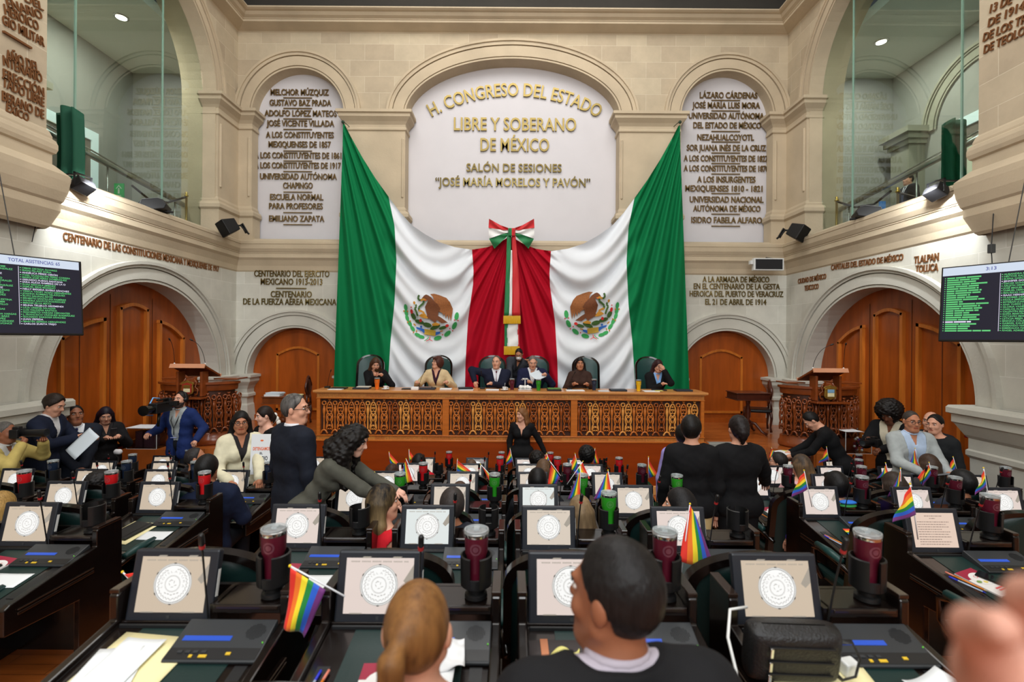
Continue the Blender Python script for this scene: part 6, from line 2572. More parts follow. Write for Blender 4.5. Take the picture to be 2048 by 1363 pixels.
    if glasses:
        m = MB()
        for sg in (-1, 1):
            n = 14
            m.tube([hd(sg * .034 + .021 * math.cos(2 * PI * i / n), .105 - abs(.021 * math.cos(2 * PI * i / n) * .3), .004 + .017 * math.sin(2 * PI * i / n)) for i in range(n + 1)], .0022, 5)
            m.tube([hd(sg * .055, .10, .008), hd(sg * .079, .05, .008), hd(sg * .080, -.005, .004)], .0022, 5)
        m.tube([hd(-.013, .106, .008), hd(.013, .106, .008)], .0022, 5)
        m.build('glasses', mat('glasses_frame', glasses if isinstance(glasses, tuple) else (22, 20, 20), .35), t, smooth=True)
    if mask:
        f = Field(Hc - .16, Hc + .16, .006)
        f.ell(hd(0, .045, -.055), (.062, .068, .058), HB, .01)
        f.cap(hd(0, .085, -.01), hd(0, .118, -.04), .012, .016, k=.02)
        x, y, z = f.frame(Hc, HB)
        f.cut(z + .008 - np.abs(x) * .0)
        f.cut(-(y - .02))
        V, Q = f.mesh()
        nobj('face_mask', V, Q, mat('mask_white', (222, 224, 226), .8), t)
    t['_s'] = s
    PEOPLE.append(t)
    return t, dict(s=s, tg=tg, Hc=Hc, HB=HB, N=N, U=U, F=Fv, R=Rv, P=P, root=t)


PEOPLE = []


def wrist(pd, sg, ahead=.08):
    """world point just beyond the wrist of a hand"""
    E, Wr = pd['tg'][sg]
    p = Wr + unit(Wr - E) * ahead
    t = pd['root']
    M = Matrix.Translation(t.location) @ Matrix.Rotation(t.rotation_euler.z, 4, 'Z') @ Matrix.Scale(pd['s'], 4)
    return M @ Vector(p)


def at_head(pd, r, f, u):
    t = pd['root']
    M = Matrix.Translation(t.location) @ Matrix.Rotation(t.rotation_euler.z, 4, 'Z') @ Matrix.Scale(pd['s'], 4)
    p = pd['Hc'] + pd['HB'][0] * r + pd['HB'][1] * f + pd['HB'][2] * u
    return M @ Vector(p)
# ---------------------------------------------------------------- everybody in the hall
m = MB()
for s in (-1, 1):
    a, b = sorted((s * 4.6, s * (HW + .34)))
    m.box((a, 7.35, 0), (b, 7.94, .22))
struct(m, 'floor_low_step', plank, 'low wooden step in front of the pulpit platforms')
BR, DB, BK = (70, 46, 32), (40, 28, 22), (20, 17, 16)
DF = DZ + .17
q1 = person('person in black jacket on the dais looking down at a phone', (752, 716), 9.45, DF, True, 180, 14, hyaw=22, hpitch=26, fem=True, skin='light', hair=('long', BR), top=('jacket', BLACK), shirt=(34, 32, 34), collar='open', R=(-.04, .34, .90), L=(-.20, .34, .90), curl=.9)
q2 = person('person in beige blazer and maroon top on the dais looking aside', (877, 712), 9.45, DF, True, 180, 4, hyaw=-52, hpitch=-10, fem=True, skin='light', hair=('bob', (72, 38, 30)), top=('jacket', (196, 174, 136)), shirt=(50, 22, 38), glasses=True, R=(.30, .33, .80), L=(-.24, .28, .80), collar='open')
q3 = person('person in navy suit and maroon tie on the dais, arm akimbo', (993, 711), 9.45, DF, True, 180, 2, hyaw=-16, hpitch=2, skin='light', hair=('receding', (86, 76, 70)), top=('jacket', (24, 28, 46)), shirt=(214, 216, 222), tie=(96, 38, 52), R=(.40, .12, .82), L=(.06, .36, .80), elb={1: (1, -.1, .25)}, girth=1.12)
q4 = person('person in grey suit and white face mask leaning between two dais chairs', (1037, 698), 9.72, DF, False, 180, 34, -16, hyaw=-12, hpitch=28, skin='tan', hair=('short', BK), top=('jacket', (54, 56, 62)), shirt=(40, 40, 44), glasses=(150, 150, 150), mask=True, R=(.05, .62, .78), L=(-.36, .22, 1.28), collar='open')
q5 = person('person in navy jacket and open white shirt on the dais reading papers', (1066, 712), 9.45, DF, True, 180, 8, hyaw=4, hpitch=22, skin='light', hair=('crop', (104, 98, 94)), top=('jacket', (26, 30, 58)), shirt=(222, 224, 228), collar='open', R=(.10, .34, .80), L=(-.24, .34, .92), girth=1.15, curl=1.)
q6 = person('person in dark brown sweater with long black hair on the dais', (1160, 714), 9.45, DF, True, 180, 2, hyaw=-2, hpitch=2, fem=True, skin='tan', hair=('long', BK), top=('turtle', (58, 40, 34)), R=(.16, .3, .79), L=(-.10, .34, .79))
q7 = person('person in black blazer on the dais covering the mouth with a hand', (1318, 719), 9.45, DF, True, 180, 14, hyaw=12, hpitch=14, fem=True, skin='light', hair=('long', (48, 24, 26)), top=('jacket', BLACK), shirt=(128, 172, 226), glasses=(160, 150, 140), L=(-.06, .36, 1.05), R=(.0, .36, .79), elb={-1: (-.5, .2, -1)}, curl=.7)
# standing on the floor of the hall
person('person in black V-neck dress walking past the dais front', (1043, 815), 8.2, 0, False, 172, 0, hyaw=-48, hpitch=4, fem=True, skin='light', hair=('long', (118, 78, 46)), top=('dress', BLACK), legs=BLACK, skirt=True, R=(.22, .02, .84), L=(-.42, -.05, .86))
a1 = person('person in tan jacket photographing with a long lens by the left wall', (13, 843), 5.5, .2, False, -82, 4, hpitch=4, skin='brown', hair=('crop', (92, 88, 84)), top=('coat', (186, 166, 98)), shirt=(200, 200, 196), R=(.10, .30, 1.46), L=(-.06, .40, 1.46), curl=1.2, fixs=1.0)
a2 = person('person in navy suit holding a white sheet and phone by the left wall', (118, 790), 6.15, .2, False, -74, 6, hyaw=-6, hpitch=24, skin='light', hair=('thick', (40, 30, 24)), top=('jacket', (26, 32, 50)), shirt=(220, 222, 226), R=(.20, .42, 1.22), L=(-.10, .42, 1.18), curl=1.)
a3 = person('person in dark suit and navy tie standing behind the navy suit', (150, 810), 6.6, 0, False, -128, 0, hyaw=4, hpitch=-6, skin='brown', hair=('short', BK), top=('jacket', (28, 32, 42)), shirt=(216, 218, 222), tie=(24, 30, 70), R=(.04, .30, .98), L=(-.02, .32, .98), curl=1.2, girth=1.1)
a4 = person('person in black jacket with long dark hair using a phone by the left door', (212, 815), 7.2, 0, False, -128, 4, hyaw=-6, hpitch=22, fem=True, skin='light', hair=('long', (26, 20, 30)), top=('jacket', (24, 23, 25)), shirt=(40, 38, 40), R=(.08, .36, 1.26), L=(-.10, .36, 1.26), curl=1.)
a5 = person('person in blue jacket and grey shirt shouldering a video camera', (363, 783), 7.55, .22, False, 176, 0, hyaw=-6, hpitch=-6, skin='light', hair=('short', (32, 28, 26)), top=('coat', (28, 44, 92)), shirt=(160, 166, 166), R=(.22, .34, 1.12), L=(-.36, .14, 1.0), beard=(72, 56, 50), curl=1.2)
a6 = person('person in cream blazer and glasses standing in the left gangway', (482, 822), 5.5, .2, False, -140, 2, hyaw=-8, hpitch=4, fem=True, skin='tan', hair=('long', BK), top=('jacket', (214, 208, 180)), shirt=(40, 38, 40), glasses=(90, 60, 50), R=(.16, .34, 1.02), L=(-.10, .42, 1.02), collar='open', smile=True)
a7 = person('smiling person in black top with a white hair bow', (525, 812), 6.6, 0.02, False, 150, 2, hyaw=-20, hpitch=10, fem=True, skin='pale', hair=('bun', (34, 24, 20)), top=('dress', BLACK), smile=True)
a8 = person('person in dark navy suit with greying hair and glasses, seen from behind', (592, 788), 4.0, .6, False, -38, 0, hyaw=-46, hpitch=2, skin='light', hair=('short', (46, 42, 40)), hairmat=hair_mat((50, 46, 44), (158, 156, 152), 1.45, 3.2), top=('jacket', (24, 28, 38)), shirt=(222, 224, 230), glasses=(60, 70, 90), h=.0075)
a9 = person('person with long curly black hair in grey jacket bending over the desks', (722, 853), 3.78, .6, False, -86, 34, hyaw=-4, hpitch=22, fem=True, skin='pale', hair=('curlylong', BK), top=('shirt', (78, 78, 70)), legs=(16, 16, 18), R=(.12, .62, .98), L=(-.04, .66, 1.0), smile=True, h=.0075)
b1 = person('person with short black hair in black blazer and beige trousers, back turned', (1383, 830), 4.35, .4, False, -8, 0, hyaw=-22, fem=True, skin='light', hair=('thick', BK), top=('jacket', (18, 18, 20)), legs=(196, 172, 122), h=.0075)
b2 = person('person with curly updo in black suit reaching a hand rightwards', (1477, 830), 4.35, .4, False, 4, 0, hyaw=-8, fem=True, skin='light', hair=('updo', (26, 20, 20)), top=('jacket', (17, 17, 19)), legs=(16, 16, 18), R=(.46, .34, .98), h=.0075)
person('person in lavender shirt half hidden behind the black blazer', (1366, 848), 4.9, .4, False, -10, 0, fem=True, skin='light', hair=('thick', BK), top=('coat', (150, 138, 200)), face=False)
b4 = person('person in black shirt bowed over papers beside the right pulpit', (1608, 828), 7.35, 0, False, 62, 30, hpitch=48, hyaw=8, skin='light', hair=('short', BK), top=('shirt', (20, 20, 22)), legs=(168, 166, 162), R=(.10, .52, .98), L=(-.12, .50, .98))
b5 = person('person with a black afro aiming a camera by the right door', (1773, 808), 6.9, 0, False, 118, 6, hpitch=34, hyaw=0, skin='dark', hair=('afro', (22, 18, 17)), top=('coat', (20, 20, 22)), shirt=(206, 198, 176), R=(.10, .42, 1.24), L=(-.08, .50, 1.16), curl=1.2)
b6 = person('person in light grey cardigan and glasses holding a tablet', (1824, 822), 5.9, .2, False, 172, 0, hyaw=-2, hpitch=4, skin='tan', hair=('crop', (58, 52, 48)), top=('cardigan', (160, 166, 166)), shirt=(170, 188, 212), glasses=(40, 40, 46), R=(.12, .36, 1.08), L=(-.16, .36, 1.08), curl=.9)
person('bald person mostly hidden behind the grey cardigan', (1862, 823), 6.6, 0, False, 120, 0, skin='light', hair=('bald', BK), top=('shirt', (30, 30, 34)))
person('person with a dark crew cut in charcoal sweater by the right wall', (1869, 829), 6.1, .2, False, 112, 0, hpitch=6, hyaw=0, skin='light', hair=('short', BK), top=('sweater', (30, 32, 34)))
person('person in dark suit walking in the right upper gallery', (1817, 349), 10.1, 4.74, False, 84, 0, skin='light', hair=('short', BK), top=('jacket', (34, 34, 40)), shirt=(220, 222, 226), tie=(70, 80, 110))
# seated legislators, seen mostly from behind
R_ = ZROW
c1 = person('person with a golden brown ponytail in maroon top at the nearest row', (836, 1160), 1.14, R_[0], True, 4, 4, hyaw=-4, fem=True, skin='light', hair=('pony', (118, 80, 44)), hairmat=hair_mat((74, 46, 26), (164, 116, 64), .3, 2.9), top=('sweater', (50, 16, 26)), face=True, h=.0055)
c2 = person('person in black suit with short black hair turning left at the nearest row', (1226, 1078), 1.13, R_[0], True, 8, 8, hyaw=40, hpitch=2, skin='brown', hair=('short', (24, 22, 22)), top=('jacket', (26, 26, 28)), shirt=(178, 170, 182), h=.0055, girth=1.14)
person('person with dark to blond hair in sleeveless red top', (768, 968), 3.2, R_[2], True, -42, 0, hyaw=-24, fem=True, skin='light', hair=('ombre', (24, 20, 18)), hairmat=hair_mat((24, 20, 18), (150, 124, 84), 1.26, .86), top=('blouse', (204, 34, 44)), sleeve=0, h=.0075)
person('person with tousled dark grey hair at the third row left of the aisle', (905, 977), 3.25, R_[2], True, 0, 4, skin='tan', hair=('thick', (52, 46, 44)), top=('jacket', (40, 42, 50)), face=False)
person('person with smooth brown hair low in a chair at the fourth row', (920, 962), 4.4, R_[3], True, 0, 0, fem=True, skin='light', hair=('long', (74, 54, 42)), top=('jacket', (60, 56, 60)), face=False)
person('person with brown hair slumped before the farthest row monitor', (943, 918), 6.55, R_[5], True, 0, 0, fem=True, skin='light', hair=('long', (86, 66, 52)), top=('jacket', (40, 40, 44)), face=False)
person('person in red top with straight black hair at the farthest row', (838, 907), 6.55, R_[5], True, 0, 0, fem=True, skin='light', hair=('bob', BK), top=('jacket', (190, 30, 44)), face=False)
person('person with brown pinned up hair at the fifth row', (785, 927), 5.45, R_[4], True, -10, 0, fem=True, skin='light', hair=('updo', (58, 38, 30)), top=('jacket', (60, 50, 50)), face=False)
person('person with glossy black hair and visible ears right of the aisle', (1075, 937), 4.35, R_[3], True, 0, 0, skin='light', hair=('thick', (14, 13, 13)), top=('jacket', (28, 30, 36)), face=False)
person('person with light brown hair at the fifth row right of the aisle', (1087, 917), 5.45, R_[4], True, 0, 0, fem=True, skin='light', hair=('long', (88, 66, 48)), top=('jacket', (40, 40, 44)), face=False)
person('person with dark wavy hair at the farthest row by the aisle', (1073, 903), 6.55, R_[5], True, 10, 0, skin='light', hair=('curlyshort', BK), top=('jacket', (30, 32, 36)), face=False)
person('person with streaked blond hair in cream knit top', (1160, 990), 3.25, R_[2], True, 6, 0, fem=True, skin='light', hair=('long', (92, 74, 54)), hairmat=hair_mat((84, 66, 48), (166, 140, 104), .6, 2.4), top=('sweater', (214, 204, 172)), L=(-.42, .10, .60), face=False)
person('person with short curly black hair at the farthest row', (1173, 893), 6.55, R_[5], True, 0, 0, skin='brown', hair=('curlyshort', (16, 15, 15)), top=('jacket', (24, 24, 28)), face=False)
person('person with black hair turned left in profile at the third row', (1358, 975), 3.25, R_[2], True, 30, 0, hyaw=36, fem=True, skin='light', hair=('long', (22, 20, 21)), top=('jacket', (26, 26, 30)))
person('person with short dark hair and glasses at the farthest right rows', (1556, 905), 6.55, R_[5], True, 30, 0, hyaw=20, skin='light', hair=('thick', (34, 30, 28)), top=('jacket', (40, 42, 50)), glasses=True)
person('person in pink with long brown to blond hair falling rightwards', (1602, 908), 5.45, R_[4], True, 6, 0, fem=True, skin='light', hair=('fallr', (66, 56, 46)), hairmat=hair_mat((62, 52, 44), (160, 122, 78), 1.25, .8), top=('sweater', (224, 172, 178)), face=False)
person('person with black hair in purple sweater, arm on the armrest', (1672, 943), 4.35, R_[3], True, 0, 4, fem=True, skin='light', hair=('bob', (17, 15, 15)), top=('sweater', (86, 62, 178)), legs=(110, 110, 116), L=(-.44, .02, .66), elb={-1: (-1, -.6, -.1)}, face=False)
person('person with dark brown hair in rose pink top in the right block', (1786, 943), 4.35, R_[3], True, 4, 0, fem=True, skin='light', hair=('long', (50, 40, 34)), top=('sweater', (214, 116, 140)), face=False)
person('person with long straight brown hair at the fifth row right block', (1856, 907), 5.6, R_[4], True, 6, 0, fem=True, skin='light', hair=('long', (62, 46, 36)), top=('sweater', (60, 56, 58)), face=False)
person('person with thick black hair in dark blue at the fourth row right block', (1923, 940), 4.35, R_[3], True, 8, 0, skin='tan', hair=('thick', (18, 17, 18)), top=('jacket', (44, 50, 66)), face=False)
person('person with blond hair at the left picture edge', (3, 982), 3.3, R_[2], True, 0, 0, fem=True, skin='light', hair=('long', (150, 118, 66)), top=('sweater', (120, 100, 70)), face=False)
person('person with tousled black hair in navy at the fourth row left block', (200, 945), 4.4, R_[3], True, -6, 2, skin='tan', hair=('curlyshort', (26, 24, 24)), top=('jacket', (28, 38, 62)), face=False)
person('person in quilted navy jacket with black hair in the left block', (415, 910), 4.42, R_[3], True, 4, 2, skin='tan', hair=('thick', (20, 19, 19)), top=('coat', (24, 32, 54)), girth=1.16, face=False)
person('balding person turning right at the fifth row left block', (392, 895), 5.6, R_[4], True, -30, 0, hyaw=-30, skin='tan', hair=('receding', (44, 40, 40)), top=('jacket', (36, 36, 42)))
# ---------------------------------------------------------------- small rainbow flags on the desks
RB = [mat('rainbow_' + n, c, .7, sheen=.1) for n, c in (('red', (226, 48, 34)), ('orange', (240, 118, 34)), ('yellow', (246, 220, 44)), ('green', (32, 134, 58)), ('blue', (40, 96, 206)), ('violet', (112, 48, 120)))]
pole_m = mat('flag_stick', (222, 224, 228), .45)
tip_m = mat('flag_tip_gold', (232, 200, 40), .35)


def small_flag(tip, base, A, B, E, C, D, where, wave=.012):
    T, Bp = W(tip[0], tip[1], D), W(base[0], base[1], D)
    t = thing('rainbow_flag', 'small rainbow flag ' + where, 'flag', Bp, 0, 'small rainbow flags')
    m = MB()
    m.tube([Vector((0, 0, 0)), T - Bp], .0035, 7)
    m.build('stick', pole_m, t, smooth=True)
    m = MB()
    m.ball(T - Bp, .006, 8, 6)
    m.build('tip', tip_m, t, smooth=True)
    a, b, e, c = (W(p[0], p[1], D) - Bp for p in (A, B, E, C))
    m = MB()

    def fn(s, q):
        p = (a.lerp(b, s)).lerp(e.lerp(c, s), q)
        return p + Vector((0, wave * math.sin(q * 4 + s * 5) * q - .004, -.004 * math.sin(q * PI)))
    m.grid(fn, 18, 12, 0, lambda s, q: min(5, int(s * 6)))
    m.build('cloth', RB, t, smooth=True, solid=.0012)


for a in (
    ((580, 1131), (690, 1192), (582, 1134), (652, 1178), (572, 1248), (607, 1276), 1.80, 'leaning left off the second nearest desk left of aisle', .02),
    ((245, 1143), (300, 1200), (250, 1147), (290, 1183), (300, 1135), (330, 1168), 2.12, 'mostly hidden behind the leftmost nearest monitor'),
    ((1380, 1007), (1361, 1160), (1380, 1010), (1391, 1030), (1357, 1118), (1435, 1143), 2.66, 'large and drooping right of the front person in black', .02),
    ((1216, 940), (1227, 1002), (1216, 943), (1209, 952), (1224, 992), (1187, 999), 3.6, 'above the green tumbler of the second row'),
    ((1161, 930), (1160, 988), (1160, 944), (1155, 951), (1160, 990), (1135, 999), 3.9, 'just left of the flag over the green tumbler'),
    ((1166, 922), (1134, 968), (1165, 924), (1150, 946), (1180, 956), (1158, 958), 4.6, 'leaning right behind the streaked blond head'),
    ((1100, 922), (1125, 956), (1102, 928), (1120, 954), (1095, 968), (1113, 967), 4.5, 'drooping right of the glossy black haired head'),
    ((1093, 906), (1101, 926), (1093, 908), (1098, 919), (1087, 919), (1096, 924), 5.9, 'tiny, beside the light brown head by the aisle'),
    ((1150, 906), (1158, 946), (1150, 909), (1156, 931), (1137, 934), (1152, 945), 6.2, 'left of the short curly black head'),
    ((1190, 896), (1186, 926), (1191, 899), (1188, 921), (1198, 925), (1188, 927), 6.7, 'right of the short curly black head'),
    ((1297, 913), (1297, 956), (1297, 918), (1297, 946), (1315, 948), (1300, 956), 5.2, 'alone against the wooden dais front on the right'),
    ((1343, 903), (1345, 936), (1342, 905), (1341, 923), (1326, 917), (1335, 929), 6.3, 'half hidden by the lavender sleeve'),
    ((1020, 896), (1028, 932), (1020, 898), (1025, 922), (1012, 920), (1013, 929), 7.2, 'at the feet of the walking person in black'),
    ((915, 917), (913, 946), (915, 920), (914, 945), (942, 941), (926, 946), 6.1, 'left of the slumped brown head at the far rows'),
    ((961, 928), (991, 960), (965, 933), (981, 950), (978, 960), (993, 951), 4.8, 'tilted far right above the green tumbler left of aisle'),
    ((812, 917), (830, 958), (812, 920), (807, 931), (826, 961), (803, 970), 4.9, 'between the green and the red tumbler on the left'),
    ((778, 903), (781, 928), (779, 905), (780, 926), (799, 927), (783, 929), 6.6, 'upright behind the pinned up brown hair'),
    ((818, 898), (819, 929), (819, 901), (819, 925), (827, 912), (817, 926), 6.8, 'upright left of the straight black hair'),
    ((749, 944), (768, 972), (751, 949), (763, 967), (728, 965), (750, 971), 3.9, 'lying under the hand of the bending curly person'),
    ((1608, 940), (1624, 1013), (1608, 944), (1614, 978), (1596, 955), (1583, 994), 3.9, 'leaning left of the pink top with fair hair'),
    ((1543, 894), (1550, 914), (1544, 896), (1548, 905), (1538, 913), (1541, 919), 7.2, 'tiny, before the low step right of the dais'),
    ((1532, 906), (1534, 932), (1532, 909), (1533, 924), (1525, 917), (1531, 926), 6.5, 'left of the glasses and dark hair on the right'),
    ((1653, 893), (1659, 929), (1653, 896), (1657, 919), (1645, 912), (1637, 926), 6.9, 'in front of the pale trousers by the right pulpit'),
    ((1771, 925), (1781, 962), (1771, 928), (1767, 938), (1778, 947), (1753, 958), 5.1, 'left of the dark brown hair in the right block'),
    ((1801, 936), (1802, 994), (1800, 940), (1796, 951), (1804, 991), (1775, 994), 4.25, 'right of the dark brown hair in the right block'),
    ((1820, 967), (1836, 1078), (1820, 972), (1831, 1028), (1804, 995), (1785, 1044), 2.9, 'large, beside the monitor with the document'),
    ((1858, 924), (1865, 952), (1857, 929), (1862, 947), (1833, 954), (1846, 971), 5.2, 'below the long straight brown hair on the right'),
    ((1906, 913), (1914, 940), (1906, 916), (1911, 938), (1898, 930), (1894, 951), 5.6, 'upright before the right big wooden door'),
    ((1830, 896), (1836, 917), (1829, 899), (1826, 906), (1836, 931), (1815, 935), 5.7, 'before the grey cardigan'),
    ((1967, 935), (1980, 1013), (1967, 940), (1972, 971), (1961, 955), (1950, 990), 3.8, 'rightmost of all, beside the rightmost monitor'),
):
    small_flag(*a)


# ---------------------------------------------------------------- things lying on the desks
def top_m(r, cn, x, y, rz=0., lift=.0):
    X, Y, Z = POS[(r, cn)]
    return Matrix.Translation((X + x, Y, Z + TZ + .004)) @ Matrix.Rotation(math.atan(SLOPE), 4, 'X') @ Matrix.Translation((0, y, lift)) @ Matrix.Rotation(rz, 4, 'Z')


def put_at(o, M):
    o.matrix_world = M
    return o


def sheet(r, cn, x, y, w_, d_, rz, m_, label, name='paper_sheet', cat='paper', lift=.0, th=.0012, curl=0., group=None):
    m = MB()
    m.grid(lambda a, b: ((a - .5) * w_, (b - .5) * d_, curl * (a - .5) ** 2 * 4), 8, 6)
    o = m.build(name, m_, smooth=True, solid=th)
    tag(o, label, cat, group)
    return put_at(o, top_m(r, cn, x, y, rz, lift + th))


def pen(r, cn, x, y, rz, col, label, name='pen', ln=.145):
    t = thing(name, label, name, group=None)
    m = MB()
    m.tube([(0, -ln / 2, .005), (0, ln / 2 - .04, .005)], .0045, 8)
    m.build('barrel', col if name == 'pencil' else mat('clear_barrel', (180, 196, 220), .2), t, smooth=True)
    m = MB()
    m.tube([(0, ln / 2 - .04, .005), (0, ln / 2, .005)], .005, 8)
    m.build('cap' if name == 'pen' else 'ferrule', col if name == 'pen' else mat('eraser_pink', (220, 130, 110), .6), t, smooth=True)
    m = MB()
    m.tube([(0, -ln / 2, .005), (0, -ln / 2 - .014, .005)], [.0045, .001], 8)
    m.build('point', mat('pencil_point', (210, 170, 120), .6) if name == 'pencil' else col, t, smooth=True)
    return put_at(t, top_m(r, cn, x, y, rz, .002))


def phone(M, label, case=black_gl, screen=None, s=1.):
    t = thing('mobile_phone', label, 'phone')
    m = MB()
    m.box((-.037 * s, -.076 * s, 0), (.037 * s, .076 * s, .009))
    m.build('case', case, t, bevel=.004)
    m = MB()
    m.add([(-.034 * s, -.072 * s, .0095), (.034 * s, -.072 * s, .0095), (.034 * s, .072 * s, .0095), (-.034 * s, .072 * s, .0095)], [(0, 1, 2, 3)])
    m.build('screen', screen or mat('dark_glass', (20, 22, 26), .08), t)
    return put_at(t, M)


cover_r = mat('booklet_red', (150, 30, 58), .5)
cover_w = mat('booklet_white', (226, 224, 222), .5)


def booklet(r, cn, x, y, rz, label, w_=.15, d_=.21, th=.008):
    t = thing('booklet', label, 'booklet')
    m = MB()
    m.box((-w_ / 2, -d_ / 2, 0), (w_ / 2, d_ / 2, th))
    m.build('pages', cover_w, t)
    m = MB()
    z = th + .0006
    m.add([(-w_ / 2, d_ * .18, z), (w_ / 2, d_ * .18, z), (w_ / 2, d_ / 2, z), (-w_ / 2, d_ / 2, z)], [(0, 1, 2, 3)], 0)
    z += .0004
    p = ell(.01, d_ * .12, w_ * .42, d_ * .24, 0, 20)
    m.add([(a, b, z) for a, b in p], [tuple(range(20))], 1)
    z += .0004
    for (cx, cy, rx, c) in ((-.035, .01, .016, 2), (.0, -.002, .014, 3), (.035, .012, .018, 4)):
        p = ell(cx, cy, rx, rx * .7, 0, 12)
        m.add([(a, b, z) for a, b in p], [tuple(range(12))], c)
    for yy in (-.06, -.075):
        m.add([(-.02, yy, z), (.05, yy, z), (.05, yy + .009, z), (-.02, yy + .009, z)], [(0, 1, 2, 3)], 5)
    copytext(m, 'Coli', .020, Matrix.Translation((.01, .034, z + .0004)), None, 5, extrude=0)
    m.build('cover_print', [cover_r, cover_w, mat('print_green', (120, 150, 80), .6), mat('print_yellow', (220, 200, 110), .6), mat('print_blue', (90, 110, 190), .6), mat('print_red', (220, 70, 84), .6)], t)
    return put_at(t, top_m(r, cn, x, y, rz))


blue_ink, orange_p = mat('pen_blue', (36, 50, 200), .35), mat('pencil_orange', (236, 132, 32), .45)
# nearest row
sheet(0, 'C1', -.12, -.30, .30, .46, -.10, manila, 'large cream folder on the leftmost nearest desk', 'folder', 'folder', .0, .003)
for k, (x, y, a, lab) in enumerate(((-.17, -.22, .30, 'lower white sheet on the cream folder, leftmost nearest desk'), (-.20, -.24, .12, 'middle white sheet on the cream folder, leftmost nearest desk'), (-.16, -.20, -.06, 'uppermost white sheet on the cream folder, leftmost nearest desk'))):
    sheet(0, 'C1', x + .02, y, .15, .20, a, paper, lab, lift=.006 + .003 * k, curl=.004)
pen(0, 'C2', -.268, -.30, -.10, blue_ink, 'blue capped pen in the tray of the second nearest desk')
pen(0, 'C2', -.245, -.31, -.13, orange_p, 'orange pencil in the tray of the second nearest desk', 'pencil', .17)
phone(top_m(0, 'C2', -.155, -.40, -.05, .003), 'grey screened phone left of the ponytailed person', black_gl, mat('grey_glass', (88, 92, 96), .12))
booklet(0, 'C2', -.045, -.30, .03, 'red and white booklet left of the ponytailed person')
sheet(0, 'C2', .13, -.30, .13, .12, -.03, paper, 'white folded sheet right of the ponytailed person', lift=.03, curl=.006)
m = MB()
m.grid(lambda a, b: ((a - .5) * .15, (b - .5) * .12, .02 + .012 * math.sin(a * 9 + b * 3) * math.cos(b * 7) + .012 * b), 16, 14)
o = m.build('napkin', mat('napkin_white', (224, 226, 228), .85), smooth=True, solid=.002)
tag(o, 'crumpled white napkin on the console right of the ponytailed person', 'napkin')
put_at(o, top_m(0, 'C2', .15, -.20, .1, .025))
sheet(0, 'C3', -.12, -.30, .36, .44, .02, mat('blotter_grey', (58, 52, 52), .6), 'dark grey desk blotter beside the front person in black', 'desk_blotter', 'blotter', .0, .003)
sheet(0, 'C3', -.245, -.30, .028, .44, .02, mat('blotter_stripe', (186, 120, 84), .6), 'tan strap lying along the grey blotter', 'strap', 'strap', .005, .002)
sheet(0, 'C3', -.03, -.26, .12, .16, .0, mat('folder_grey_blue', (104, 116, 120), .5), 'grey folder under the chin of the front person in black', 'folder', 'folder', .005, .003)
m = MB()
m.grid(lambda a, b: ((a - .5) * .12 + .01 * math.sin(b * 7), (b - .5) * .12 + .012 * math.sin(a * 6), .018 + .012 * math.sin(a * 8 + b * 4) + .010 * math.cos(b * 9)), 16, 16)
o = m.build('cleaning_cloth', mat('cloth_yellow', (232, 226, 138), .9), smooth=True, solid=.004)
tag(o, 'crumpled pale yellow cloth on the dark blotter', 'cloth')
put_at(o, top_m(0, 'C3', -.17, -.20, .3, .006))
sheet(0, 'C4', -.14, -.34, .34, .40, -.06, manila, 'cream folder under the black leather bag', 'folder', 'folder', .0, .003)
t = thing('leather_bag', 'black leather pouch bag with three zips standing on a cream folder', 'bag')
bag_m = mat('bag_leather', (22, 22, 23), .42, var=.2, vscale=20, bump=.25, bscale=120)
m = MB()


def bagf(a, b):
    u, v = a * 2 * PI, b
    ex = .5
    cu, su = math.cos(u), math.sin(u)
    f = lambda q: math.copysign(abs(q) ** ex, q)
    k = (1 - abs(2 * v - 1) ** 5) ** .35 if 0 < v < 1 else 0
    return (.15 * f(cu) * (k * .12 + .88) * (1 if 0 < v < 1 else .8), .055 * f(su) * max(k, .05), .19 * v)


m.grid(bagf, 40, 22)
m.build('bag_body', bag_m, t, smooth=True)
for k, z in enumerate((.145, .095, .05)):
    m = MB()
    m.box((-.10, -.060, z - .004), (.11, -.053, z + .004))
    zp = m.build('zip', mat('zip_dark', (10, 10, 11), .5), t, bevel=.002)
    m = MB()
    m.box((-.10, -.066, z - .030), (-.090, -.060, z + .004))
    m.build('zip_pull', chrome, zp, bevel=.002)
m = MB()
m.tube([(.14, 0, .13), (.19, -.01, .14), (.215, -.02, .09), (.20, -.03, .03), (.16, -.03, .015), (.14, -.02, .03)], [.012] * 6, 8, flat=.35)
m.build('wrist_strap', bag_m, t, smooth=True)
put_at(t, top_m(0, 'C4', -.24, -.23, -.04, .006))
m = MB()
m.tube([(.02, .06, .17), (-.06, .02, .19), (-.10, -.06, .15), (-.10, -.16, .06), (-.05, -.24, .008), (.02, -.26, .006)], .005, 8)
o = m.build('white_cable', white_pl, smooth=True)
tag(o, 'white cable looping past the left end of the leather bag', 'cable')
put_at(o, top_m(0, 'C4', -.36, -.18, 0, .004))
phone(top_m(0, 'C4', .12, -.34, .10, .004), 'black phone right of the leather bag', black_gl)
sheet(0, 'C4', .22, -.34, .17, .20, .35, paper, 'curling white sheet at the right of the bag', lift=.012, curl=.02)
m = MB()
m.box((-.025, -.02, 0), (.025, .02, .05))
o = m.build('charger_block', white_pl, bevel=.006)
tag(o, 'white charger block between bag and console', 'charger')
put_at(o, top_m(0, 'C4', -.03, -.22, .2, .003))
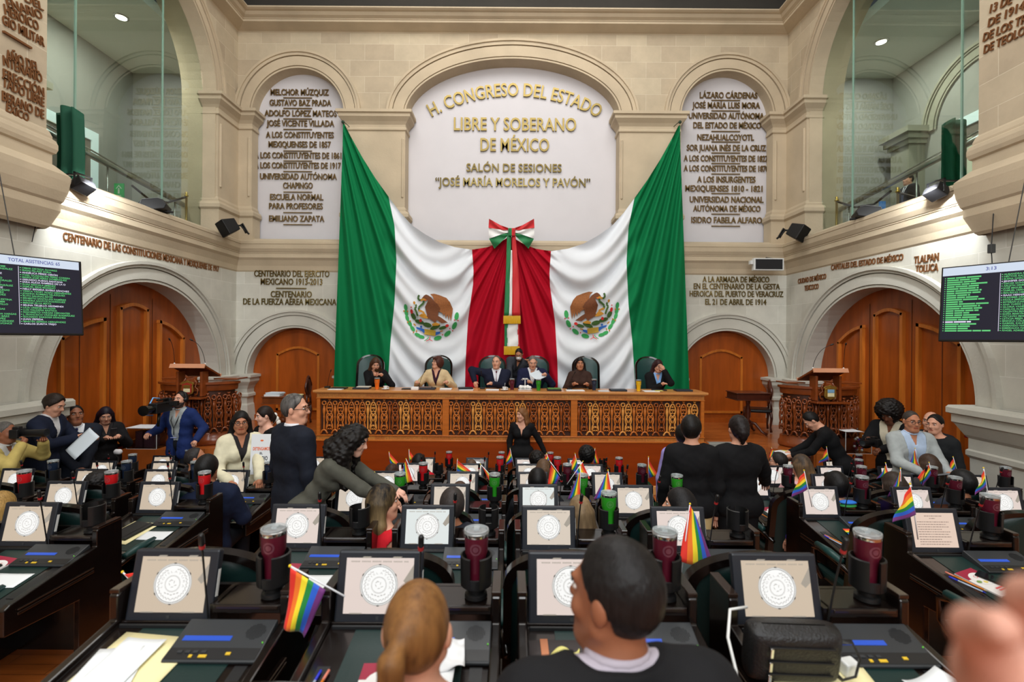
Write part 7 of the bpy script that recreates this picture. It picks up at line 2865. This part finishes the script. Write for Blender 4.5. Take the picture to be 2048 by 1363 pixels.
# second row and beyond
phone(top_m(1, 'L1', -.10, -.26, -.4, .012), 'black phone on a red booklet in the left block', black_gl)
booklet(1, 'L1', -.11, -.22, -.2, 'red and white booklet under a phone in the left block')
sheet(1, 'L1', .10, -.32, .20, .12, .0, paper, 'white sheet on the second row desk of the left block', curl=.002)
booklet(1, 'C1', -.10, -.26, -.06, 'red and white booklet on the second row, second left of aisle')
sheet(1, 'C1', .10, -.32, .20, .13, .0, paper, 'white sheet before the console, second row second left of aisle', curl=.002)
booklet(1, 'C4', .0, -.30, .1, 'booklet lying right of the front person in black, second row', .15, .2, .02)
booklet(1, 'R1', -.12, -.28, .35, 'booklet under a black phone beside the document monitor')
phone(top_m(1, 'R1', -.06, -.27, .6, .010), 'black phone on the booklet beside the document monitor', black_gl)
pen(1, 'R1', -.25, -.30, .5, blue_ink, 'blue pen left of the booklet on the right block')
pen(1, 'R1', -.23, -.27, .45, orange_p, 'orange pencil left of the booklet on the right block', 'pencil', .17)
sheet(2, 'L1', -.11, -.29, .24, .30, -.16, manila, 'cream folder under the black notebook, left block', 'folder', 'folder', .0, .003)
t = thing('notebook', 'black notebook with an elastic band on a cream folder, left block', 'notebook')
m = MB()
m.box((-.085, -.115, 0), (.085, .115, .018))
m.build('cover', mat('notebook_black', (24, 26, 28), .5), t, bevel=.003)
m = MB()
m.box((.045, -.116, .0), (.052, .116, .0195))
m.build('elastic_band', black_pl, t)
put_at(t, top_m(2, 'L1', -.11, -.28, -.25, .005))
sheet(2, 'L1', .11, -.33, .21, .12, .0, paper, 'white sheet right of the black notebook, left block', curl=.002)
sheet(3, 'L1', .10, -.32, .20, .12, .0, paper, 'white sheet on the fourth row desk by the left gangway')
t = thing('water_glass', 'clear glass of water on the third row right of the aisle', 'glass', (POS[(2, 'C4')][0] + .09, POS[(2, 'C4')][1] - .12, POS[(2, 'C4')][2] + TZ - .01))
m = MB()
m.lathe([(0, .006), (.026, .006), (.032, .055), (.0345, .115), (.0325, .115), (.030, .055), (.024, .012), (0, .011)], 22)
m.build('glass_wall', glass, t, smooth='auto')
m = MB()
m.lathe([(0, .013), (.024, .0135), (.0295, .054), (.030, .062), (0, .062)], 22)
m.build('water', mat('water', (240, 246, 250), .0, trans=1., ior=1.33), t, smooth='auto')
phone(top_m(2, 'C4', -.05, -.28, .1, .006), 'phone with a violet case on the third row right of the aisle', mat('case_violet', (120, 110, 180), .5), mat('blue_glass', (60, 76, 100), .1))
phone(top_m(2, 'C4', .06, -.26, -.2, .004), 'black phone beside the violet cased phone', black_gl)
sheet(2, 'C4', -.0, -.30, .24, .16, .15, paper, 'white sheet under the two phones of the third row')
for x, y, a, mm, lab, w_, d_ in ((-.05, -.38, .06, paper2, 'bluish white sheet in front of the rainbow leaflet', .25, .14), (.14, -.38, -.04, paper, 'white sheet right of the rainbow leaflet', .20, .13)):
    sheet(2, 'R1', x, y, w_, d_, a, mm, lab, curl=.003)
m = MB()
m.grid(lambda a, b: ((a - .5) * .24, (b - .5) * .10, .012 + .01 * a), 10, 12, 0, lambda a, b: min(5, int((1 - b) * 6)))
o = m.build('rainbow_leaflet', RB, solid=.002)
tag(o, 'rainbow striped leaflet on the third row desk of the right block', 'leaflet')
put_at(o, top_m(2, 'R1', .02, -.25, -.12, .004))
m = MB()
m.box((-.15, -.02, 0), (.14, .02, .018))
o = m.build('umbrella_sleeve', black_pl, bevel=.008)
tag(o, 'black folded umbrella sleeve beside the rainbow leaflet', 'umbrella')
put_at(o, top_m(2, 'R1', -.03, -.31, -.04, .003))
for k, (z, mm, lab) in enumerate(((0, mat('pouch_green', (46, 140, 70), .7), 'green fabric pouch under the blue one on the right block shelf'), (.028, mat('pouch_blue', (36, 110, 204), .7), 'bright blue fabric pouch on the right block shelf'))):
    m = MB()
    m.ball((0, 0, .016), (.075, .04, .016), 16, 8)
    o = m.build('fabric_pouch', mm, smooth=True)
    X, Y_, Z = POS[(2, 'R1')]
    o.location = (X + .12, Y_ + .06, Z + .806 + z)
    tag(o, lab, 'pouch')
pen(2, 'R1', -.27, -.34, .4, blue_ink, 'blue pen at the left of the rainbow leaflet desk')
pen(2, 'R1', -.25, -.34, .45, orange_p, 'orange pencil at the left of the rainbow leaflet desk', 'pencil', .17)
booklet(3, 'R1', -.10, -.30, .2, 'red and white booklet on the fourth row by the right gangway')
sheet(3, 'R1', .10, -.34, .20, .13, .06, paper, 'white sheet beside the booklet, fourth row by the right gangway')
pen(3, 'R1', -.26, -.32, .4, orange_p, 'orange pencil on the fourth row by the right gangway', 'pencil', .17)
pen(3, 'L2', .26, -.30, -.3, orange_p, 'orange pencil on the fourth row of the left block', 'pencil', .17)

# ---------------------------------------------------------------- things on the dais desk
TOPZ = DZ + .917


def dais_at(px, D=8.98):
    return Vector((W(px, 780, D).x, D, TOPZ))


def slab(px, w_, d_, h, m_, label, name, cat, D=8.98, z=0., rz=0.):
    m = MB()
    m.cbox((0, 0, h / 2), (w_, d_, h))
    o = m.build(name, m_, bevel=min(.004, h * .3))
    p = dais_at(px, D)
    o.location = (p.x, p.y, p.z + z)
    o.rotation_euler = (0, 0, rz)
    return tag(o, label, cat)


for px, c, D in ((754, 'orange', 8.86), (1024, 'maroon', 8.92), (1077, 'green', 8.84), (1188, 'navy', 8.95), (1277, 'yellow', 8.86)):
    p = dais_at(px, D)
    make_tumbler(c, p, '%s steel tumbler standing on the dais desk' % (c if c != 'navy' else 'navy blue'), 'tumblers on the dais desk')
book_dk, book_navy, book_grn = mat('book_black', (22, 22, 24), .5), mat('book_navy', (34, 40, 52), .5), mat('book_green', (84, 128, 58), .5)
slab(677, .30, .20, .018, book_dk, 'flat black tablet at the left end of the dais desk', 'tablet', 'tablet')
slab(672, .26, .18, .008, paper, 'white papers before the leftmost black tablet on the dais', 'papers', 'papers', 8.84)
slab(724, .30, .20, .03, book_navy, 'dark folder left of the orange tumbler', 'folder', 'folder')
slab(728, .24, .15, .016, mat('paper_cream', (206, 198, 184), .7), 'cream booklet on the dark folder left of the orange tumbler', 'booklet', 'booklet', 8.98, .031)
slab(815, .20, .14, .016, book_dk, 'small black tablet between the two white cups', 'tablet', 'tablet')
slab(855, .30, .2, .03, book_navy, 'dark folder in front of the beige blazer', 'folder', 'folder')
slab(852, .22, .14, .016, mat('cover_brown', (110, 88, 84), .6), 'brownish booklet on the folder before the beige blazer', 'booklet', 'booklet', 8.98, .031)
slab(892, .22, .16, .018, paper, 'white papers right of the beige blazer', 'papers', 'papers')
slab(933, .26, .18, .014, paper, 'white papers under the black folder left of the navy suit', 'papers', 'papers', 8.9)
slab(931, .27, .18, .03, book_dk, 'black folder on white papers left of the navy suit', 'folder', 'folder', 8.94, .015, .15)
slab(985, .24, .16, .014, paper, 'white papers before the navy suit with tie', 'papers', 'papers', 8.9)
slab(1108, .26, .18, .03, book_dk, 'black folder under the green book on the dais', 'folder', 'folder', 8.9)
slab(1108, .24, .15, .018, book_grn, 'green book on the black folder right of the green tumbler', 'book', 'book', 8.9, .031)
slab(1150, .34, .18, .012, paper, 'white papers in front of the dark brown sweater', 'papers', 'papers', 8.9)
slab(1207, .20, .14, .006, paper2, 'loose papers right of the navy blue tumbler', 'papers', 'papers', 8.86)
slab(1236, .30, .2, .03, book_navy, 'dark folder between the navy blue and yellow tumblers', 'folder', 'folder', 8.94)
slab(1302, .28, .18, .012, paper, 'white papers right of the yellow tumbler', 'papers', 'papers', 8.86)
slab(1318, .14, .10, .006, mat('note_yellow', (236, 222, 120), .7), 'yellow notes on white papers right of the yellow tumbler', 'notes', 'notes', 8.84, .013)
slab(1318, .26, .14, .02, book_dk, 'black tablet before the person covering the mouth', 'tablet', 'tablet', 9.04)
slab(1366, .30, .2, .03, book_navy, 'dark folder at the right end of the dais desk', 'folder', 'folder')
porc = mat('white_porcelain', (232, 232, 230), .25, coat=.4)
for px, lab, sp in ((771, 'white cup and saucer right of the orange tumbler', 0), (1009, 'white cup with a spoon left of the maroon tumbler', 1)):
    t = thing('coffee_cup', lab, 'cup', dais_at(px, 8.84))
    m = MB()
    m.lathe([(0, .006), (.05, .006), (.075, .018), (.076, .02), (.05, .010), (0, .010)], 20)
    m.build('saucer', porc, t, smooth='auto')
    m = MB()
    m.lathe([(0, .012), (.024, .012), (.036, .04), (.041, .07), (.039, .07), (.034, .04), (0, .02)], 20)
    m.build('cup_bowl', porc, t, smooth='auto')
    m = MB()
    m.tube([(.038, 0, .06), (.06, 0, .058), (.06, 0, .035), (.036, 0, .03)], .005, 8)
    m.build('handle', porc, t, smooth=True)
    if sp:
        m = MB()
        m.tube([(.0, 0, .03), (.01, .0, .14)], .003, 6)
        m.build('spoon', chrome, t, smooth=True)
m = MB()
m.cbox((0, 0, .03), (.14, .09, .06))
o = m.build('tissue_box', porc, bevel=.012)
o.location = dais_at(830, 8.84)
tag(o, 'white tissue box left of the beige blazer folder', 'box')
t = thing('desk_ornament', 'white porcelain ornament with palm fronds left of the green tumbler', 'ornament', dais_at(1050, 8.98))
m = MB()
m.cbox((0, 0, .01), (.26, .14, .02))
m.build('tray', steel, t, bevel=.004)
m = MB()
for x, y, r in ((-.08, 0, .04), (-.04, .03, .035), (.0, -.01, .038), (.05, .02, .04), (.09, -.01, .032), (.02, .04, .03)):
    m.ball((x, y, .02 + r * .8), (r, r, r), 10, 8)
m.build('blossoms', porc, t, smooth=True)
m = MB()
m.tube([(0, 0, .05), (.0, 0, .19)], .008, 8)
for q in range(5):
    a = 2 * PI * q / 5 + .3
    m.tube([(0, 0, .19), (.04 * math.cos(a), .03 * math.sin(a), .215), (.08 * math.cos(a), .05 * math.sin(a), .18)], [.008, .008, .003], 6)
m.build('palm', porc, t, smooth=True)
for px, dx, lab in ((655, .07, 'thin desk microphone at the left end of the dais'), (838, .10, 'desk microphone left of the beige blazer'), (965, -.02, 'desk microphone before the navy suit with tie'), (1139, .08, 'desk microphone before the dark brown sweater')):
    t = thing('table_microphone', lab, 'microphone', dais_at(px, 9.12))
    m = MB()
    m.cbox((0, 0, .015), (.09, .10, .03))
    m.build('base', black_pl, t, bevel=.006)
    gooseneck(t, (0, 0, .03), (dx, -.05, .30), .3, .009, .004, None, 'neck')

# ---------------------------------------------------------------- what people hold or wear
def camera(loc, rz, label, s=1., lens=.16, rx=0.):
    t = thing('photo_camera', label, 'camera', loc, 0, None, (rx, 0, rz))
    m = MB()
    m.cbox((0, -.03, 0), (.145 * s, .07, .10 * s))
    m.cbox((0, -.03, .06 * s), (.06, .07, .035))
    m.cbox((.055 * s, -.0, 0), (.035, .05, .10 * s))
    m.build('body', black_pl, t, bevel=.008)
    m = MB()
    m.tube([(0, .0, 0), (0, .05, 0), (0, .055, 0), (0, lens, 0), (0, lens + .03, 0)], [.036, .036, .04, .042, .046], 18)
    m.build('lens', black_pl, t, smooth='auto')
    m = MB()
    m.tube([(0, lens + .02, 0), (0, lens + .032, 0)], .038, 18)
    m.build('front_glass', mat('lens_glass', (30, 40, 44), .05, coat=.8), t)
    return t


p = at_head(a1[1], 0, .15, -.005)
camera(p, rad(-82), 'black camera with a long lens held by the tan jacket', 1., .24)
p = wrist(b5[1], 1, .07).lerp(wrist(b5[1], -1, .07), .5)
camera(p + Vector((0, 0, .03)), rad(108), 'black camera with a lens held by the person with the afro', 1.1, .16)
p1, p2 = wrist(a2[1], 1, .09), wrist(a2[1], -1, .09)
phone(Matrix.Translation(p1 + Vector((0, 0, .03))) @ Matrix.Rotation(rad(-60), 4, 'Z') @ Matrix.Rotation(rad(35), 4, 'X'), 'black phone held over the white sheet by the navy suit', black_gl, None, 1.1)
m = MB()
m.grid(lambda a, b: ((a - .5) * .24, (b - .5) * .34, .01 * math.sin(a * 3)), 6, 8)
o = m.build('paper_sheet', paper2, smooth=True, solid=.003)
q = W(165, 886, 5.95)
o.matrix_world = Matrix.Translation(q) @ Matrix.Rotation(rad(-8), 4, 'Z') @ Matrix.Rotation(rad(58), 4, 'X') @ Matrix.Rotation(rad(-28), 4, 'Z')
tag(o, 'white sheet of paper held by the navy suit at the left wall', 'paper')
p = wrist(a4[1], 1, .10).lerp(wrist(a4[1], -1, .10), .5)
phone(Matrix.Translation(p + Vector((0, 0, .04))) @ Matrix.Rotation(rad(-128), 4, 'Z') @ Matrix.Rotation(rad(60), 4, 'X'), 'dark phone held by the long haired person by the left door', mat('case_dark', (40, 40, 44), .4))
p = wrist(q1[1], -1, .10).lerp(wrist(q1[1], 1, .10), .3)
phone(Matrix.Translation(p + Vector((0, 0, .04))) @ Matrix.Rotation(rad(180), 4, 'Z') @ Matrix.Rotation(rad(55), 4, 'X') @ Matrix.Rotation(rad(80), 4, 'Z'), 'black phone held by the leftmost person on the dais')
p = wrist(q5[1], -1, .08)
m = MB()
m.grid(lambda a, b: ((a - .5) * .22, (b - .5) * .30, .02 * math.sin(a * 3 + .5)), 8, 8)
o = m.build('paper_sheet', paper2, smooth=True, solid=.003)
o.matrix_world = Matrix.Translation(p + Vector((-.12, -.04, -.03))) @ Matrix.Rotation(rad(25), 4, 'Y') @ Matrix.Rotation(rad(-150), 4, 'X') @ Matrix.Rotation(rad(30), 4, 'Z')
tag(o, 'white papers held up by the open white shirt on the dais', 'paper')
p = wrist(b6[1], 1, .08).lerp(wrist(b6[1], -1, .08), .5)
m = MB()
m.cbox((0, 0, 0), (.25, .17, .012))
o = m.build('tablet', mat('tablet_grey', (110, 112, 116), .4), bevel=.004)
o.matrix_world = Matrix.Translation(p + Vector((0, -.02, .02))) @ Matrix.Rotation(rad(-15), 4, 'X') @ Matrix.Rotation(rad(-5), 4, 'Y')
tag(o, 'grey tablet held flat by the person in grey cardigan', 'tablet')
# video camera, headset, lanyard
p = W(320, 814, 7.15)
t = thing('video_camera', 'black shoulder video camera with blue trim held by the blue jacket', 'camera', p, rad(184))
m = MB()
m.cbox((0, 0, 0), (.13, .34, .15))
m.cbox((0, -.05, .11), (.05, .22, .03))
m.cbox((0, -.18, .02), (.11, .06, .20))
m.build('body', black_pl, t, bevel=.01)
m = MB()
m.tube([(0, .16, 0), (0, .30, 0), (0, .30, 0), (0, .36, 0)], [.05, .055, .07, .075], 18)
m.build('lens', black_gl, t, smooth='auto')
m = MB()
m.tube([(-.05, -.05, .06), (-.14, -.02, .06)], .014, 8)
m.cbox((-.20, -.0, .06), (.12, .06, .07))
m.build('viewfinder', black_pl, t, bevel=.006)
m = MB()
m.tube([(.07, -.1, .12), (.10, .0, .14), (.10, .1, .02), (.14, .12, -.1), (.10, .0, -.12)], .010, 8)
m.build('blue_cable', mat('cable_blue', (110, 170, 226), .5), t, smooth=True)
m = MB()
m.tube([(0, .02, -.08), (0, .04, -.28)], [.022, .018], 10)
m.build('grip', black_pl, t, smooth=True)
hb = a5[1]
m = MB()
Rr, Ff, Uu = hb['HB']
n = 14
m.tube([hb['Hc'] + Rr * (.094 * math.cos(PI * i / n)) + Uu * (.01 + .118 * math.sin(PI * i / n)) for i in range(n + 1)], .009, 8)
for sg in (-1, 1):
    m.tube([hb['Hc'] + Rr * sg * .078, hb['Hc'] + Rr * sg * .108], .034, 14)
m.tube([hb['Hc'] - Rr * .095 - Uu * .02, hb['Hc'] - Rr * .07 + Ff * .07 - Uu * .075, hb['Hc'] - Rr * .03 + Ff * .11 - Uu * .075], .005, 6)
m.build('headset', black_pl, hb['root'], smooth=True)
m = MB()
N_, U_, F_, R2 = hb['N'], hb['U'], hb['F'], hb['R']
m.tube([N_ + R2 * .06 - U_ * .0 + F_ * .05, N_ + R2 * .05 - U_ * .14 + F_ * .132, N_ - U_ * .26 + F_ * .138, N_ - R2 * .05 - U_ * .14 + F_ * .132, N_ - R2 * .06 + F_ * .05], .006, 6)
m.tube([N_ - U_ * .26 + F_ * .138, N_ - U_ * .36 + F_ * .136], .006, 6)
lan = m.build('lanyard', black_pl, hb['root'], smooth=True)
m = MB()
c = N_ - U_ * .40 + F_ * .136
m.tube([c + R2 * .045, c - R2 * .045], .024, 4, flat=.12)
m.build('badge', mat('badge_blue', (150, 160, 214), .5), lan)
hb = a7[1]
m = MB()
Rr, Ff, Uu = hb['HB']
for k in range(3):
    m.ball(tuple(hb['Hc'] - Ff * (.12 + .012 * k) - Uu * (.03 + .05 * k) - Rr * .01), (.022, .03, .035), 10, 8)
m.build('hair_bow', mat('bow_white', (226, 224, 216), .8), hb['root'], smooth=True)
hb = c1[1]
m = MB()
n = 26
for i in range(n):
    q = 2 * PI * i / n
    m.ball(tuple(hb['N'] + hb['F'] * (.062 * math.cos(q)) + hb['R'] * .064 * math.sin(q) + hb['U'] * (.035 - .02 * math.cos(q))), .0065, 8, 6)
m.build('bead_necklace', mat('pearl', (206, 200, 190), .3), hb['root'], smooth=True)
# white capped microphone on a stand, placard, papers on the platform
p = W(236, 903, 6.7)
t = thing('stand_microphone', 'microphone with a white windscreen on a black stand at the left', 'microphone', (p.x, 6.7, 0))
m = MB()
m.tube([(0, 0, .02), (0, 0, p.z - .08), (-.03, -.02, p.z - .03)], .014, 8)
m.lathe([(0, 0), (.14, 0), (.14, .02), (.02, .03)], 14)
m.build('stand', black_pl, t, smooth='auto')
m = MB()
m.tube([(-.05, 0, p.z), (-.03, 0, p.z), (.03, 0, p.z), (.05, 0, p.z)], [.02, .038, .038, .02], 12)
m.build('windscreen', mat('windscreen_white', (206, 204, 206), .9), t, smooth=True)
a, b = W(502, 936, 5.45), W(544, 868, 5.45)
t = thing('placard', 'white placard reading DETENGAMOS EL DESPOJO with a house drawing', 'placard', ((a.x + b.x) / 2, 5.42, a.z - .06), rad(3), None, (rad(-7), 0, rad(3)))
pw, ph = b.x - a.x, b.z - a.z + .06
m = MB()
m.box((-pw / 2, 0, 0), (pw / 2, .008, ph))
m.build('board', mat('placard_white', (230, 234, 238), .6), t)
for body, z, hc, wd, mm in (('DETENGAMOS', ph * .60, .034, pw * .80, mat('ink_orange', (236, 110, 50), .6)), ('EL', ph * .50, .022, pw * .14, mat('ink_black', (20, 20, 22), .6)), ('DESPOJO', ph * .35, .044, pw * .62, mat('ink_black', (20, 20, 22), .6))):
    m = MB()
    copytext(m, body, hc, Matrix.Translation((0, -.001, z)) @ MX, wd, extrude=.001, bold=.02)
    m.build('lettering', mm, t)
m = MB()
for x0, z0, x1, z1 in ((-.07, .09, 0, .135), (0, .135, .07, .09)):
    m.tube([(x0, -.002, z0), (x1, -.002, z1)], .006, 6)
m.build('roof_drawing', mat('ink_red', (214, 40, 48), .6), t)
m = MB()
m.box((-.04, -.002, .10 - .045), (.04, -.0005, .112))
m.build('house_drawing', mat('ink_blue', (90, 150, 214), .6), t)
m = MB()
m.ball((0, -.001, ph * .84), (.018, .001, .010), 10, 6)
m.build('bird_mark', mat('ink_orange', (236, 110, 50), .6), t)
p = W(1590, 900, 7.55)
t = thing('open_folder', 'dark red folder with white and yellow papers below the right pulpit', 'folder', (p.x - .02, 7.62, W(1590, 905, 7.62).z), rad(12))
m = MB()
m.box((-.24, -.15, -.012), (.24, .15, 0))
m.build('cover', mat('folder_red', (110, 22, 30), .5), t)
m = MB()
m.grid(lambda a, b: ((a - .5) * .44, (b - .5) * .27, .006 + .012 * math.sin(a * 5) ** 2), 12, 6, 0, lambda a, b: 1 if .35 < a < .55 and b > .55 else 0)
m.build('sheets', [paper, mat('note_yellow', (236, 222, 120), .7)], t, smooth=True)
m = MB()
m.box((-.26, -.17, 0), (.26, .17, t.location.z - .014 - .0))
o = m.build('writing_stand', wood_md, bevel=.006)
o.location = (t.location.x, t.location.y, 0)
o.rotation_euler = (0, 0, rad(12))
tag(o, 'narrow wooden stand under the dark red folder', 'stand')
# ---------------------------------------------------------------- a hand raised close to the lens
t = thing('person', 'out of focus hand of somebody raised close to the lens at bottom right', 'person', W(1995, 1385, .25))
f = Field((-.12, -.06, -.16), (.14, .08, .12), .004)
f.cap((.05, 0, -.03), (.02, .0, .0), .034, k=.02)
f.cap((.07, 0, -.02), (.06, 0, .01), .034, k=.02)
f.cap((.08, 0, -.16), (.05, 0, -.05), .03, .032, k=.03)
for i, (x0, z0, x1, z1, x2, z2) in enumerate(((.0, .005, -.022, .04, -.03, .052), (.02, .022, .005, .055, -.002, .066), (.045, .03, .035, .062, .03, .072), (.072, .025, .07, .052, .068, .062))):
    f.cap((x0, 0, z0), (x1, -.012, z1), .0125, .011, k=.008)
    f.cap((x1, -.012, z1), (x2, -.03, z2), .011, .0085, k=.004)
f.cap((.0, -.01, -.05), (-.035, -.022, -.02), .014, .012, k=.012)
f.cap((-.035, -.022, -.02), (-.042, -.03, .0), .012, .009, k=.006)
V, Q = f.mesh()
nobj('hand', V, Q, mat('skin_close', (196, 142, 122), .55, var=.04, vscale=40), t)
